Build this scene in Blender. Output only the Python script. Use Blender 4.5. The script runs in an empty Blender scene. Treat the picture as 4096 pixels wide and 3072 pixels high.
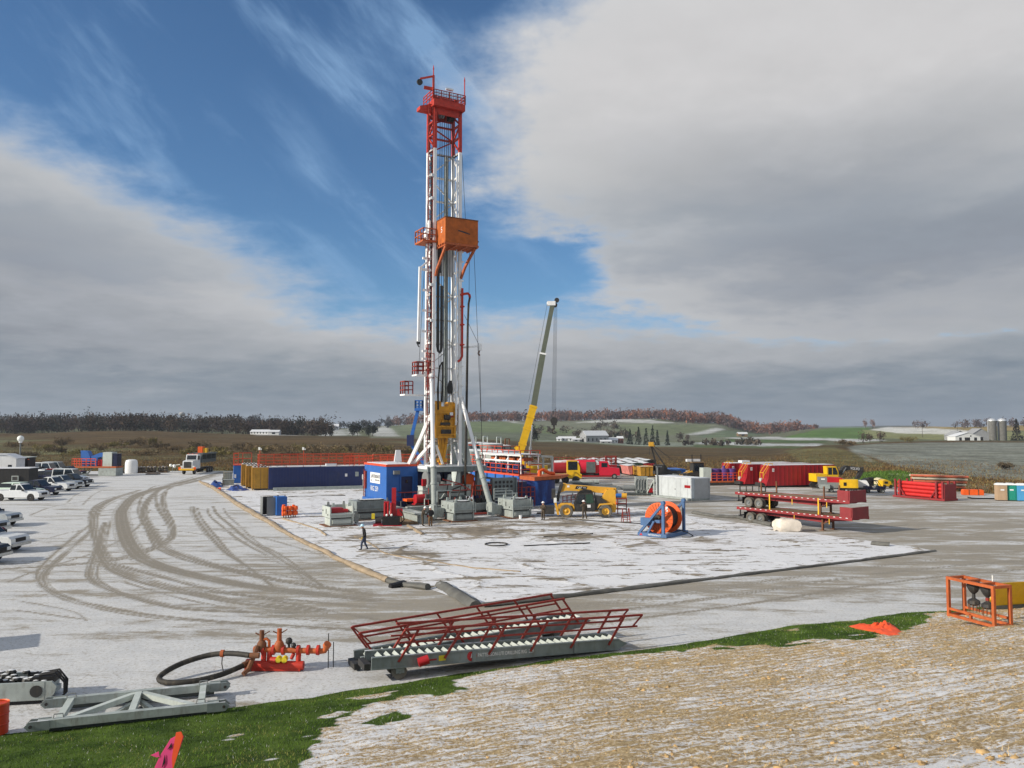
import bpy, math, random
import numpy as np
from mathutils import Vector, Matrix, Euler
SC=bpy.context.scene; COL=SC.collection
R=math.radians
# ---------------------------------------------------------------- camera
F=3186.;CX,CY=2048.,1536.;H=9.3;HZ=1716.          # focal length in photo pixels, eye height in metres
TH=math.atan((HZ-CY)/F);CT,ST=math.cos(TH),math.sin(TH)
cam=bpy.data.objects.new('camera',bpy.data.cameras.new('camera'));COL.objects.link(cam)
cam.location=(0,0,H);cam.rotation_euler=(R(90)+TH,0,0)
cam.data.sensor_width=36;cam.data.lens=36*F/4096;cam.data.clip_end=20000;cam.data.clip_start=.1
SC.camera=cam
SC.view_settings.view_transform='Standard';SC.view_settings.look='None'
SC.view_settings.exposure=0.0;SC.view_settings.gamma=1.0
SC.render.engine='CYCLES'
SC.cycles.use_denoising=True
SC.cycles.max_bounces=5;SC.cycles.diffuse_bounces=2;SC.cycles.glossy_bounces=2;SC.cycles.transmission_bounces=4
SC.cycles.volume_bounces=0
try: SC.cycles.denoiser='OPENIMAGEDENOISE'
except Exception: pass
def ray(px,py):
    u=(px-CX)/F;v=(CY-py)/F
    return u,CT-v*ST,ST+v*CT
def G(px,py,z=0.):                                 # photo pixel -> point on the level z
    a,b,c=ray(px,py);t=(z-H)/c
    return Vector((a*t,b*t,z))
def Q(px,py,Y):                                    # photo pixel -> point at the depth Y
    a,b,c=ray(px,py);t=Y/b
    return Vector((a*t,Y,H+c*t))
# ---------------------------------------------------------------- sun
SUN_AZ,SUN_EL=R(-113),R(25)
sd=Vector((math.sin(SUN_AZ)*math.cos(SUN_EL),math.cos(SUN_AZ)*math.cos(SUN_EL),math.sin(SUN_EL)))
sun=bpy.data.objects.new('sun',bpy.data.lights.new('sun','SUN'));COL.objects.link(sun)
sun.data.energy=5.0;sun.data.angle=R(.5);sun.data.color=(1,.91,.78)
sun.rotation_euler=(-sd).to_track_quat('-Z','Y').to_euler();sun.location=(-60,-20,80)
# ---------------------------------------------------------------- node helper
def lin(c):
    if isinstance(c,str):
        c=c.lstrip('#');c=tuple(int(c[i:i+2],16) for i in (0,2,4))
    return tuple((x/255/12.92 if x/255<=.04045 else ((x/255+.055)/1.055)**2.4) for x in c[:3])
class S:                                           # a socket with arithmetic
    def __init__(s,t,o): s.t=t;s.o=o
    def _m(s,op,b=None,c=None):
        n=s.t.nodes.new('ShaderNodeMath');n.operation=op
        for i,v in enumerate((s,b,c)):
            if v is None: continue
            if isinstance(v,S): s.t.links.new(v.o,n.inputs[i])
            else: n.inputs[i].default_value=v
        return S(s.t,n.outputs[0])
    def __add__(s,b): return s._m('ADD',b)
    def __radd__(s,b): return s._m('ADD',b)
    def __sub__(s,b): return s._m('SUBTRACT',b)
    def __rsub__(s,b): return (s*-1.)._m('ADD',b)
    def __mul__(s,b): return s._m('MULTIPLY',b)
    def __rmul__(s,b): return s._m('MULTIPLY',b)
    def __truediv__(s,b): return s._m('DIVIDE',b)
    def max(s,b): return s._m('MAXIMUM',b)
    def min(s,b): return s._m('MINIMUM',b)
    def abs(s): return s._m('ABSOLUTE')
    def pow(s,b): return s._m('POWER',b)
    def ss(s,lo,hi,a=0.,b=1.):
        n=s.t.nodes.new('ShaderNodeMapRange');n.interpolation_type='SMOOTHSTEP'
        s.t.links.new(s.o,n.inputs[0])
        for i,v in enumerate((lo,hi,a,b)): n.inputs[i+1].default_value=v
        return S(s.t,n.outputs[0])
class T:
    def __init__(s,tree): s.t=tree;s.n=tree.nodes;s.l=tree.links
    def node(s,kind,**kw):
        n=s.n.new(kind)
        for k,v in kw.items(): setattr(n,k,v)
        return n
    def put(s,v,inp):
        if isinstance(v,S): s.l.new(v.o,inp)
        elif hasattr(v,'is_output'): s.l.new(v,inp)
        else: inp.default_value=v if not isinstance(v,tuple) or len(v)!=3 or inp.type!='RGBA' else (*v,1)
    def xyz(s,a,b,c=0.):
        n=s.n.new('ShaderNodeCombineXYZ')
        for i,v in enumerate((a,b,c)): s.put(v,n.inputs[i])
        return S(s.t,n.outputs[0])
    def sep(s,v):
        n=s.n.new('ShaderNodeSeparateXYZ');s.put(v,n.inputs[0])
        return [S(s.t,o) for o in n.outputs]
    def noise(s,v,scale,detail=4,rough=.55,dist=0.):
        n=s.n.new('ShaderNodeTexNoise');s.put(v,n.inputs['Vector']) if v is not None else 0
        n.inputs['Scale'].default_value=scale;n.inputs['Detail'].default_value=detail
        n.inputs['Roughness'].default_value=rough;n.inputs['Distortion'].default_value=dist
        return S(s.t,n.outputs[0])
    def mix(s,f,a,b,blend='MIX'):
        n=s.n.new('ShaderNodeMix');n.data_type='RGBA';n.blend_type=blend
        s.put(f,n.inputs[0]);s.put(a,n.inputs[6]);s.put(b,n.inputs[7])
        return S(s.t,n.outputs[2])
    def ramp(s,f,stops):
        n=s.n.new('ShaderNodeValToRGB');e=n.color_ramp.elements
        while len(e)<len(stops): e.new(.5)
        for i,(p,c) in enumerate(stops): e[i].position=p;e[i].color=(*c,1)
        s.put(f,n.inputs[0]);return S(s.t,n.outputs[0])
    def mapping(s,v,rot=0.,scale=(1,1,1)):
        n=s.n.new('ShaderNodeMapping');s.put(v,n.inputs[0]);n.inputs['Rotation'].default_value=(0,0,rot)
        n.inputs['Scale'].default_value=scale;return S(s.t,n.outputs[0])
# ---------------------------------------------------------------- sky: clear sky + cloud cover by direction
W=bpy.data.worlds.new('World');SC.world=W;W.use_nodes=True
t=T(W.node_tree);t.n.clear()
tc=t.node('ShaderNodeTexCoord');x,y,z=t.sep(tc.outputs['Generated'])
az=x._m('ARCTAN2',y);el=z._m('ARCSINE')
def ae(px,py):
    d=Vector(ray(px,py)).normalized();return math.atan2(d.x,d.y),math.asin(d.z)
zz=z.max(0.)+.16
P=t.xyz(x/zz,y/zz,0.)
n1=t.noise(P,1.1,6,.55);n2=t.noise(t.xyz(y/zz,x/zz,3.7),1.1,6,.55);n3=t.noise(P,3.2,6,.6);n4=t.noise(P,7.5,6,.62)
aw=az+(n1-.5)*.13+(n3-.5)*.05;ew=el+(n2-.5)*.085+(n3-.5)*.04
def ell(px,py,rx,ry,ax=aw,ee=ew,tilt=0.):
    a,e=ae(px,py);dx=ax-a;dy=ee-e
    c,s_=math.cos(tilt),math.sin(tilt)
    p=(dx*c+dy*s_)*(F/rx);q=(dy*c-dx*s_)*(F/ry)
    return 1.-(p*p+q*q)._m('SQRT')
covA=ell(3250,480,1420,700,tilt=-.05)
covB=ell(-150,1230,1420,640,tilt=-.22)
covE=ell(3700,1020,1500,330)
covC=(.150-ew)*5.
# beyond the frame the same broken cover goes on
nb=t.noise(P,.55,5,.5)
side=((az.abs()-.62)*6.).max(((el-.52)*6.))
covD=(nb-.44)*3.*side.ss(0.,1.)-(1.-side.ss(0.,1.))
cov=covA.max(covB).max(covC).max(covD).max(covE)+(n3-.5)*.42+(n4-.5)*.30+(n1-.5)*.12
# the narrow clear gap over the low band
gap=ell(2150,1060,360,150)
cov=cov-gap.ss(-.2,.8)*.4
mask=cov.ss(-.12,.24)
# thin streaks in the blue
cr,sr=math.cos(.72),math.sin(.72)
wa=(az*cr-el*sr)*2.2;wb=(az*sr+el*cr)*7.5
wn=t.noise(t.xyz(wa+n1*.5,wb,1.3),1.7,6,.6,.2)
wisp=wn.ss(.50,.78)*.6+ell(1180,560,330,130,az,el,-.8).ss(0.,.9)*wn.ss(.3,.62)*.5+ell(1700,330,600,300,az,el).ss(0.,.7)*wn.ss(.35,.7)*.45
wisp=wisp.min(.62)
band=t.noise(t.xyz(az*1.6,ew*9.,.4),1.6,5,.55)
br=ew+(band-.5)*el.ss(.16,.3,.15,.06)+(n1-.5)*.05+(n3-.5)*.06
cloud=t.ramp(br.max(0.),[(0.,lin((124,137,149))),(.055,lin((142,151,159))),(.105,lin((166,170,174))),(.155,lin((184,186,188))),
   (.20,lin((166,171,177))),(.245,lin((163,169,175))),(.31,lin((190,191,191))),(.40,lin((207,206,205))),(1.,lin((204,204,203)))])
edge=cov.ss(.42,.0)
core=cov.ss(.26,.75)*el.ss(.40,.27)*el.ss(.02,.12)
kk=1.-core*.22+(n3-.5)*.2+(n4-.5)*.12
cloud=t.mix(1.,cloud,t.xyz(kk*(1.-core*.03),kk,kk*(1.02+core*.05)),'MULTIPLY')
cloud=t.mix(edge*.62*el.ss(.04,.16),cloud,lin((208,210,212)))
sky=t.node('ShaderNodeTexSky');sky.sky_type='NISHITA';sky.sun_disc=False
sky.sun_elevation=SUN_EL;sky.sun_rotation=SUN_AZ%(2*math.pi);sky.altitude=300;sky.air_density=1.0;sky.dust_density=.4;sky.ozone_density=3.0
blue=t.mix(1.,S(t.t,sky.outputs[0]),(.70,.95,1.12),'MULTIPLY')
bgb=t.node('ShaderNodeBackground');t.put(blue,bgb.inputs[0]);bgb.inputs[1].default_value=.1
bgw=t.node('ShaderNodeBackground');t.put(t.mix(mask,t.mix(.25,lin((120,170,220)),lin((200,212,222))),cloud),bgw.inputs[0]);bgw.inputs[1].default_value=1.
mx=t.node('ShaderNodeMixShader');t.put((mask+wisp*(1.-mask)).min(1.),mx.inputs[0])
t.l.new(bgb.outputs[0],mx.inputs[1]);t.l.new(bgw.outputs[0],mx.inputs[2])
wo=t.node('ShaderNodeOutputWorld');t.l.new(mx.outputs[0],wo.inputs[0])
W.cycles.sampling_method='MANUAL';W.cycles.sample_map_resolution=512
# ---------------------------------------------------------------- materials
MATS={}
def mat(name,col=None,rough=.55,metal=0.,var=.16,dirt=.25,snow=0.,scale=1.5,bump=0.,dcol=(96,84,66),spec=.4,build=None):
    if name in MATS: return MATS[name]
    m=bpy.data.materials.new(name);m.use_nodes=True;MATS[name]=m
    t=T(m.node_tree);b=m.node_tree.nodes['Principled BSDF']
    b.inputs['Roughness'].default_value=rough;b.inputs['Metallic'].default_value=metal
    b.inputs['Specular IOR Level'].default_value=spec
    if build: build(t,b);return m
    g=t.node('ShaderNodeNewGeometry');pos=S(t.t,g.outputs['Position'])
    c=lin(col)
    n=t.noise(pos,scale,5,.6)
    oi=t.node('ShaderNodeObjectInfo');rnd=S(t.t,oi.outputs['Random'])
    k=n.ss(.25,.75,1-var,1+var)*(rnd*.12+.94)
    cc=t.mix(1.,c,t.xyz(k,k,k),'MULTIPLY')
    if dirt>0:
        d=t.noise(t.mapping(pos,0.,(1,1,.28)),scale*2.6,7,.72).ss(.47,.72)*dirt
        cc=t.mix(d,cc,lin(dcol))
    if snow>0:
        _,_,nz=t.sep(S(t.t,g.outputs['Normal']))
        f=nz.ss(.6,.85)*(t.noise(pos,.9,5,.6)+(snow-.5)).ss(.42,.58)
        cc=t.mix(f,cc,(.58,.60,.62))
        t.put(f.ss(0.,1.,rough,.8),b.inputs['Roughness'])
    t.put(cc,b.inputs['Base Color'])
    if bump>0:
        bn=t.node('ShaderNodeBump');t.put(t.noise(pos,scale*9,4,.6),bn.inputs['Height']);bn.inputs['Strength'].default_value=bump
        t.l.new(bn.outputs[0],b.inputs['Normal'])
    return m
def M(n): return MATS[n]
mat('white_steel',(238,239,238),.45,var=.06,dirt=.12,snow=.25)
mat('white_paint',(224,226,227),.35,var=.04,dirt=.08,snow=.3)
mat('red_steel',(182,50,34),.55,var=.2,dirt=.3,scale=3.,dcol=(84,44,34))
mat('orange_steel',(176,90,46),.6,var=.2,dirt=.3,snow=.15,scale=3.,dcol=(92,60,40))
mat('orange_bright',(226,92,28),.5,var=.1,dirt=.08)
mat('rail_orange',(206,76,44),.5,var=.1,dirt=.1)
mat('rail_red',(142,50,40),.65,var=.25,dirt=.4,scale=4.,dcol=(80,52,42))
mat('rust_tarp',(176,92,34),.75,var=.3,dirt=.35,scale=1.2,dcol=(120,70,40))
mat('grey_steel',(122,131,131),.55,var=.16,dirt=.42,snow=.42,scale=2.2)
mat('grey_light',(152,160,157),.55,var=.16,dirt=.45,snow=.38,scale=2.2)
mat('grey_pale',(182,190,184),.5,var=.08,dirt=.22,snow=.4)
mat('grey_dark',(82,88,88),.55,var=.15,dirt=.3,snow=.2)
mat('grey_hub',(120,124,124),.5,var=.1,dirt=.2)
mat('machine_dark',(48,48,48),.6,var=.3,dirt=.35)
mat('black',(24,24,25),.6,var=.2,dirt=.15)
mat('black_snow',(34,36,36),.6,var=.2,dirt=.15,snow=.65)
mat('rubber',(42,41,40),.85,var=.2,dirt=.5,dcol=(92,86,76))
mat('tyre_dusty',(98,95,88),.9,var=.15,dirt=.4,dcol=(130,122,108))
mat('blue_box',(30,44,92),.5,var=.1,dirt=.12,snow=.5)
mat('blue_bright',(42,98,172),.45,var=.08,dirt=.1,snow=.2)
mat('blue_worn',(26,44,104),.5,var=.2,dirt=.85,scale=.3,dcol=(52,108,190))
mat('blue_navy',(28,42,84),.5,var=.12,dirt=.15,snow=.3)
mat('blue_frame',(70,104,146),.45,var=.1,dirt=.2)
mat('blue_tarp',(30,62,130),.5,var=.35,dirt=.2,snow=.35,scale=5)
mat('yellow_top',(206,146,34),.45,var=.2,dirt=.4,dcol=(70,54,26))
mat('yellow_box',(176,132,44),.55,var=.14,dirt=.25,snow=.45)
mat('yellow',(222,176,28),.42,var=.08,dirt=.1)
mat('yellow_cat',(212,160,52),.42,var=.08,dirt=.18)
mat('yellow_rail',(226,176,40),.5,var=.1,dirt=.1)
mat('red_tank',(150,26,34),.45,var=.08,dirt=.1,snow=.58)
mat('red_trailer',(134,42,46),.5,var=.12,dirt=.25,snow=.1)
mat('red_pipe',(192,42,40),.42,var=.1,dirt=.08,snow=.1)
mat('red_gear',(170,28,36),.4,var=.12,dirt=.15)
mat('green_box',(28,62,46),.55,var=.15,dirt=.2,snow=.6)
mat('black_box',(30,32,31),.55,var=.2,dirt=.2,snow=.6)
mat('pink_box',(200,120,112),.6,var=.25,dirt=.35,snow=.6,dcol=(225,222,218))
mat('silver',(170,174,176),.38,metal=.35,var=.08,dirt=.12,snow=.45)
mat('silver_wall',(190,196,198),.42,metal=.1,var=.06,dirt=.12)
mat('wood',(120,98,72),.8,var=.25,dirt=.3,snow=.2)
mat('wood_grey',(112,104,94),.85,var=.3,dirt=.3,snow=.45)
mat('barn_grey',(150,152,154),.75,var=.15,dirt=.2)
mat('roof_snow',(206,209,213),.7,var=.06,dirt=.06)
mat('house_white',(214,216,216),.6,var=.06,dirt=.08)
mat('brick',(110,66,56),.8,var=.2,dirt=.2)
mat('silo',(104,104,100),.8,var=.2,dirt=.3,scale=.6)
mat('silo_cap',(196,200,204),.4,metal=.4,var=.06,dirt=.1)
mat('glass_dark',(26,34,40),.1,var=.1,dirt=.05,spec=.6)
mat('glass_green',(30,62,48),.15,var=.15,dirt=.1,spec=.6)
mat('lamp_lens',(226,228,224),.2,var=.03,dirt=.02)
mat('lamp_amber',(226,96,36),.3,var=.03,dirt=.02)
mat('lamp_red',(150,20,24),.3,var=.03,dirt=.02)
mat('chrome',(190,194,196),.2,metal=.8,var=.05,dirt=.1)
mat('paint_white',(216,219,220),.25,var=.04,dirt=.12,snow=.12)
mat('paint_silver',(176,182,184),.25,metal=.3,var=.04,dirt=.12,snow=.12)
mat('paint_black',(26,28,34),.22,var=.05,dirt=.14)
mat('paint_navy',(36,42,66),.22,var=.05,dirt=.14)
mat('paint_red',(140,34,34),.25,var=.05,dirt=.12)
mat('paint_maroon',(92,28,34),.25,var=.05,dirt=.12)
mat('paint_mint',(196,214,200),.25,var=.04,dirt=.12)
mat('paint_redwhite',(168,46,52),.25,var=.04,dirt=.1)
mat('wrap_white',(214,204,190),.45,var=.1,dirt=.1,bump=.5)
mat('liner_tan',(150,134,112),.8,var=.22,dirt=.35,scale=1.1,bump=.4,dcol=(112,98,80),snow=.18)
mat('liner_grey',(96,96,92),.75,var=.25,dirt=.3,scale=1.5,bump=.5,snow=.25)
mat('cover_brown',(72,62,50),.85,var=.18,dirt=.2,scale=6)
mat('cover_tan',(108,80,52),.85,var=.18,dirt=.2,scale=6)
mat('cover_black',(34,34,36),.85,var=.2,dirt=.1,scale=6)
mat('jeans',(58,66,86),.85,var=.2,dirt=.1,scale=6)
mat('boot',(44,36,28),.8,var=.2,dirt=.2)
mat('skin',(180,130,105),.6,var=.05,dirt=0)
mat('helmet_white',(228,228,226),.3,var=.03,dirt=.04)
mat('helmet_blue',(170,208,226),.3,var=.03,dirt=.04)
mat('glove_yellow',(200,170,60),.8,var=.1,dirt=.1)
mat('tote_plastic',(206,196,160),.4,var=.08,dirt=.1)
mat('toilet_tan',(176,150,122),.5,var=.06,dirt=.08)
mat('toilet_green',(34,142,120),.5,var=.06,dirt=.06)
mat('toilet_blue',(76,150,196),.5,var=.06,dirt=.06)
mat('purple_tank',(84,58,128),.5,var=.15,dirt=.15)
mat('tanker_red',(196,28,54),.35,var=.06,dirt=.08)
mat('pipe_orange',(196,104,76),.6,var=.15,dirt=.2)
mat('pipe_cream',(196,186,164),.6,var=.12,dirt=.2)
mat('fence_mesh',(196,66,40),.7,var=.15,dirt=.05)
mat('hose',(44,42,38),.7,var=.2,dirt=.35,dcol=(120,110,92))
mat('cable',(40,40,42),.6,var=.1,dirt=.1)
mat('pink_cloth',(255,140,195),.7,var=.1,dirt=0)
def _cloth(t,b):
    d=t.node('ShaderNodeBsdfDiffuse');tr=t.node('ShaderNodeBsdfTranslucent');mx=t.node('ShaderNodeMixShader');mx.inputs[0].default_value=.5
    for n in (d,tr): n.inputs[0].default_value=(1.,.16,.42,1)
    t.l.new(d.outputs[0],mx.inputs[1]);t.l.new(tr.outputs[0],mx.inputs[2]);t.l.new(mx.outputs[0],t.n['Material Output'].inputs[0])
mat('pink_ribbon',build=_cloth)
mat('orange_cloth',(228,84,40),.7,var=.12,dirt=.05,snow=.2)
mat('drum_red',(190,60,34),.45,var=.1,dirt=.15)
mat('text_white',(228,228,228),.5,var=.02,dirt=.05)
mat('text_black',(24,24,26),.5,var=.02,dirt=.02)
mat('text_red',(180,30,34),.5,var=.02,dirt=.02)
mat('caution_yellow',(210,190,40),.5,var=.04,dirt=.05)
mat('olive_boom',(96,102,88),.45,var=.1,dirt=.15)
mat('rust',(112,72,48),.8,var=.3,dirt=.4)
mat('bark',(72,62,54),.9,var=.2,dirt=.2)
# ---------------------------------------------------------------- mesh helpers
class MB:
    def __init__(s): s.v=[];s.f=[];s.mi=[]
    def add(s,vs,fs,m=0):
        o=len(s.v);s.v+= [tuple(v) for v in vs];s.f+=[tuple(i+o for i in f) for f in fs];s.mi+=[m]*len(fs);return s
    def box(s,x0,x1,y0,y1,z0,z1,m=0):
        return s.add([(x0,y0,z0),(x1,y0,z0),(x1,y1,z0),(x0,y1,z0),(x0,y0,z1),(x1,y0,z1),(x1,y1,z1),(x0,y1,z1)],
          [(3,2,1,0),(4,5,6,7),(0,1,5,4),(1,2,6,5),(2,3,7,6),(3,0,4,7)],m)
    def bar(s,p,q,w,h=None,m=0,up=(0,0,1)):
        p=Vector(p);q=Vector(q);d=q-p
        if d.length<1e-6: return s
        d.normalize();u=Vector(up)
        if abs(d.dot(u))>.98: u=Vector((0,1,0))
        a=d.cross(u).normalized();b=a.cross(d);h=h or w;a=a*w/2;b=b*h/2
        vs=[c+i*a+j*b for c in (p,q) for i,j in ((-1,-1),(1,-1),(1,1),(-1,1))]
        return s.add(vs,[(0,1,2,3),(7,6,5,4),(0,4,5,1),(1,5,6,2),(2,6,7,3),(3,7,4,0)],m)
    def bars(s,pts,w,h=None,m=0):
        for a,b in zip(pts,pts[1:]): s.bar(a,b,w,h,m)
        return s
    def cyl(s,p,q,r,n=10,r2=None,caps=True,m=0):
        p=Vector(p);q=Vector(q);d=(q-p).normalized();u=Vector((0,0,1)) if abs(d.z)<.95 else Vector((1,0,0))
        a=d.cross(u).normalized();b=a.cross(d);r2=r if r2 is None else r2
        vs=[c+(a*math.cos(2*math.pi*i/n)+b*math.sin(2*math.pi*i/n))*rr for c,rr in ((p,r),(q,r2)) for i in range(n)]
        fs=[(i,i+n,(i+1)%n+n,(i+1)%n) for i in range(n)]
        if caps: fs+=[tuple(range(n)),tuple(range(2*n-1,n-1,-1))]
        return s.add(vs,fs,m)
    def tube(s,pts,r,n=7,m=0,caps=True):
        pts=[Vector(p) for p in pts];vs=[];u=None
        for i,p in enumerate(pts):
            d=(pts[min(i+1,len(pts)-1)]-pts[max(i-1,0)]).normalized()
            if u is None: u=Vector((0,0,1)) if abs(d.z)<.9 else Vector((1,0,0))
            a=d.cross(u).normalized();u=a.cross(d)
            rr=r[i] if isinstance(r,(list,tuple)) else r
            vs+=[p+(a*math.cos(2*math.pi*k/n)+u*math.sin(2*math.pi*k/n))*rr for k in range(n)]
        fs=[(i*n+k,(i+1)*n+k,(i+1)*n+(k+1)%n,i*n+(k+1)%n) for i in range(len(pts)-1) for k in range(n)]
        if caps: fs+=[tuple(range(n)),tuple(range(len(vs)-1,len(vs)-n-1,-1))]
        return s.add(vs,fs,m)
    def prism(s,poly,y0,y1,m=0,axis='y'):           # poly in (x,z) extruded in y (or (y,z) in x, (x,y) in z)
        f={'y':lambda a,b,c:(a,c,b),'x':lambda a,b,c:(c,a,b),'z':lambda a,b,c:(a,b,c)}[axis]
        n=len(poly);vs=[f(a,b,y0) for a,b in poly]+[f(a,b,y1) for a,b in poly]
        return s.add(vs,[tuple(range(n)),tuple(range(2*n-1,n-1,-1))]+[(i,i+n,(i+1)%n+n,(i+1)%n) for i in range(n)],m)
    def loft(s,rings,m=0,caps=True):
        n=len(rings[0]);vs=[p for r in rings for p in r]
        fs=[(i*n+k,(i+1)*n+k,(i+1)*n+(k+1)%n,i*n+(k+1)%n) for i in range(len(rings)-1) for k in range(n)]
        if caps: fs+=[tuple(range(n)),tuple(range(len(vs)-1,len(vs)-n-1,-1))]
        return s.add(vs,fs,m)
    def lathe(s,prof,n=16,c=(0,0,0),axis='z',m=0):
        vs=[];C=Vector(c)
        for r,h in prof:
            for k in range(n):
                a=2*math.pi*k/n;x,y=r*math.cos(a),r*math.sin(a)
                vs.append(C+Vector({'z':(x,y,h),'y':(x,h,y),'x':(h,x,y)}[axis]))
        fs=[(i*n+k,i*n+(k+1)%n,(i+1)*n+(k+1)%n,(i+1)*n+k) for i in range(len(prof)-1) for k in range(n)]
        return s.add(vs,fs,m)
    def ball(s,c,r,n=8,sq=(1,1,1),m=0):
        k=max(4,n//2);pr=[(math.sin(math.pi*i/k)*1.+1e-4,-math.cos(math.pi*i/k)) for i in range(k+1)]
        b=MB().lathe([(p*r,h*r) for p,h in pr],n)
        return s.add([(c[0]+v[0]*sq[0],c[1]+v[1]*sq[1],c[2]+v[2]*sq[2]) for v in b.v],b.f,m)
    def rail(s,pts,h=1.05,r=.035,step=1.6,mid=1,m=0):  # guard rail along pts
        pts=[Vector(p) for p in pts]
        for a,b in zip(pts,pts[1:]):
            for j in range(mid+1):
                o=Vector((0,0,h*(mid+1-j)/(mid+1)));s.bar(a+o,b+o,r*2,m=m)
            n=max(1,round((b-a).length/step))
            for i in range(n+1):
                p=a.lerp(b,i/n);s.bar(p,p+Vector((0,0,h)),r*2,m=m)
        return s
    def ladder(s,p,q,w,side,r=.03,step=.35,m=0):
        p=Vector(p);q=Vector(q);sd=Vector(side).normalized()*w/2
        s.bar(p-sd,q-sd,r*2,m=m);s.bar(p+sd,q+sd,r*2,m=m)
        n=int((q-p).length/step)
        for i in range(1,n): c=p.lerp(q,i/n);s.bar(c-sd,c+sd,r*1.4,m=m)
        return s
    def build(s,name,mt,parent=None,smooth=False,loc=None):
        me=bpy.data.meshes.new(name);me.from_pydata(s.v,[],s.f)
        for x in (mt if isinstance(mt,(list,tuple)) else [mt]): me.materials.append(MATS[x] if isinstance(x,str) else x)
        if any(s.mi): me.polygons.foreach_set('material_index',s.mi)
        me.update()
        import bmesh
        bm=bmesh.new();bm.from_mesh(me);bmesh.ops.recalc_face_normals(bm,faces=bm.faces);bm.to_mesh(me);bm.free()
        if smooth:
            me.polygons.foreach_set('use_smooth',[True]*len(me.polygons));me.set_sharp_from_angle(angle=R(40))
        return link(name,me,parent,loc)
def link(name,me,parent=None,loc=None):
    o=bpy.data.objects.new(name,me);COL.objects.link(o)
    if parent: o.parent=parent
    if loc: o.location=loc
    return o
def part(name,mt,parent,fn,smooth=False):
    b=MB();fn(b);return b.build(name,mt,parent,smooth)
def tag(o,label=None,cat=None,group=None,kind=None):
    for k,v in (('label',label),('category',cat),('group',group),('kind',kind)):
        if v: o[k]=v
    return o
def thing(name,label,cat,loc=(0,0,0),rz=0.,group=None,tilt=None):
    o=bpy.data.objects.new(name,None);COL.objects.link(o);o.location=loc
    o.rotation_euler=(tilt[0],tilt[1],rz) if tilt else (0,0,rz)
    o.empty_display_size=.3
    return tag(o,label,cat,group)
def copy_tree(o,parent=None,remat=None):
    c=o.copy();COL.objects.link(c);c.parent=parent
    for ch in list(o.children): copy_tree(ch,c)
    return c
def npmesh(name,v,f,mt,parent=None,smooth=False,attrs=None,cols=None):
    v=np.asarray(v,np.float32);f=np.asarray(f,np.int32);me=bpy.data.meshes.new(name);k=f.shape[1]
    me.vertices.add(len(v));me.vertices.foreach_set('co',v.ravel())
    me.loops.add(f.size);me.loops.foreach_set('vertex_index',f.ravel())
    me.polygons.add(len(f));me.polygons.foreach_set('loop_start',np.arange(0,f.size,k,dtype=np.int32))
    if smooth: me.polygons.foreach_set('use_smooth',np.ones(len(f),bool))
    me.materials.append(MATS[mt] if isinstance(mt,str) else mt)
    me.update(calc_edges=True);me.validate()
    for n,a in (attrs or {}).items():
        at=me.attributes.new(n,'FLOAT','POINT');at.data.foreach_set('value',np.asarray(a,np.float32))
    for n,a in (cols or {}).items():
        at=me.attributes.new(n,'FLOAT_COLOR','POINT');a=np.asarray(a,np.float32)
        at.data.foreach_set('color',np.concatenate([a,np.ones((len(a),1),np.float32)],1).ravel())
    return link(name,me,parent)
def text(body,size,mt,parent,loc,rot,name='lettering',w=None,ex=.004):
    cu=bpy.data.curves.new('txt','FONT');cu.body=body;cu.size=size;cu.align_x='CENTER';cu.align_y='CENTER';cu.extrude=ex;cu.resolution_u=2
    tmp=bpy.data.objects.new('txt',cu);COL.objects.link(tmp)
    me=bpy.data.meshes.new_from_object(tmp.evaluated_get(bpy.context.evaluated_depsgraph_get()))
    bpy.data.objects.remove(tmp);bpy.data.curves.remove(cu)
    me.materials.clear();me.materials.append(MATS[mt])
    o=link(name,me,parent);o.location=loc;o.rotation_euler=rot
    if w:
        xs=[v.co.x for v in me.vertices];k=w/max(1e-3,max(xs)-min(xs));o.scale=(k,1,1)
    return o
# ================================================================ SETTING
rng=np.random.default_rng(7);random.seed(11)
def vnoise(x,y,seed=0):
    x=np.asarray(x,float);y=np.asarray(y,float)
    ix=np.floor(x);iy=np.floor(y);fx=x-ix;fy=y-iy
    def h(a,b):
        v=np.sin(a*127.1+b*311.7+seed*74.7)*43758.5453;return v-np.floor(v)
    fx=fx*fx*(3-2*fx);fy=fy*fy*(3-2*fy)
    return (h(ix,iy)*(1-fx)+h(ix+1,iy)*fx)*(1-fy)+(h(ix,iy+1)*(1-fx)+h(ix+1,iy+1)*fx)*fy
def fbm(x,y,seed=0,o=4):
    s=0;a=.5;
    for i in range(o): s=s+a*vnoise(x*2**i,y*2**i,seed+i);a*=.5
    return s/(1-.5**o)
def inpoly(x,y,poly):
    r=np.zeros(x.shape,bool);n=len(poly)
    for i in range(n):
        x0,y0=poly[i];x1,y1=poly[(i+1)%n]
        if y0==y1: continue
        c=((y0>y)!=(y1>y))&(x<(x1-x0)*(y-y0)/(y1-y0)+x0);r^=c
    return r
def pix(X,Y,Z):                                   # world -> photo pixel
    f=Y*CT+(Z-H)*ST;u=X/f;v=((Z-H)*CT-Y*ST)/f
    return CX+u*F,CY-v*F
def grid(nx,ny):
    i=np.arange((ny-1)*nx).reshape(ny-1,nx)[:,:-1].ravel()
    return np.stack([i,i+1,i+nx+1,i+nx],1)
SPAN=R(29.);EX=Vector((math.cos(SPAN),math.sin(SPAN),0));EY=Vector((-math.sin(SPAN),math.cos(SPAN),0))
NC=G(1930,2425);NC.z=0                             # near corner of the liner
def L(a,b,z=0.): return NC+EX*a+EY*b+Vector((0,0,z))
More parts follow.
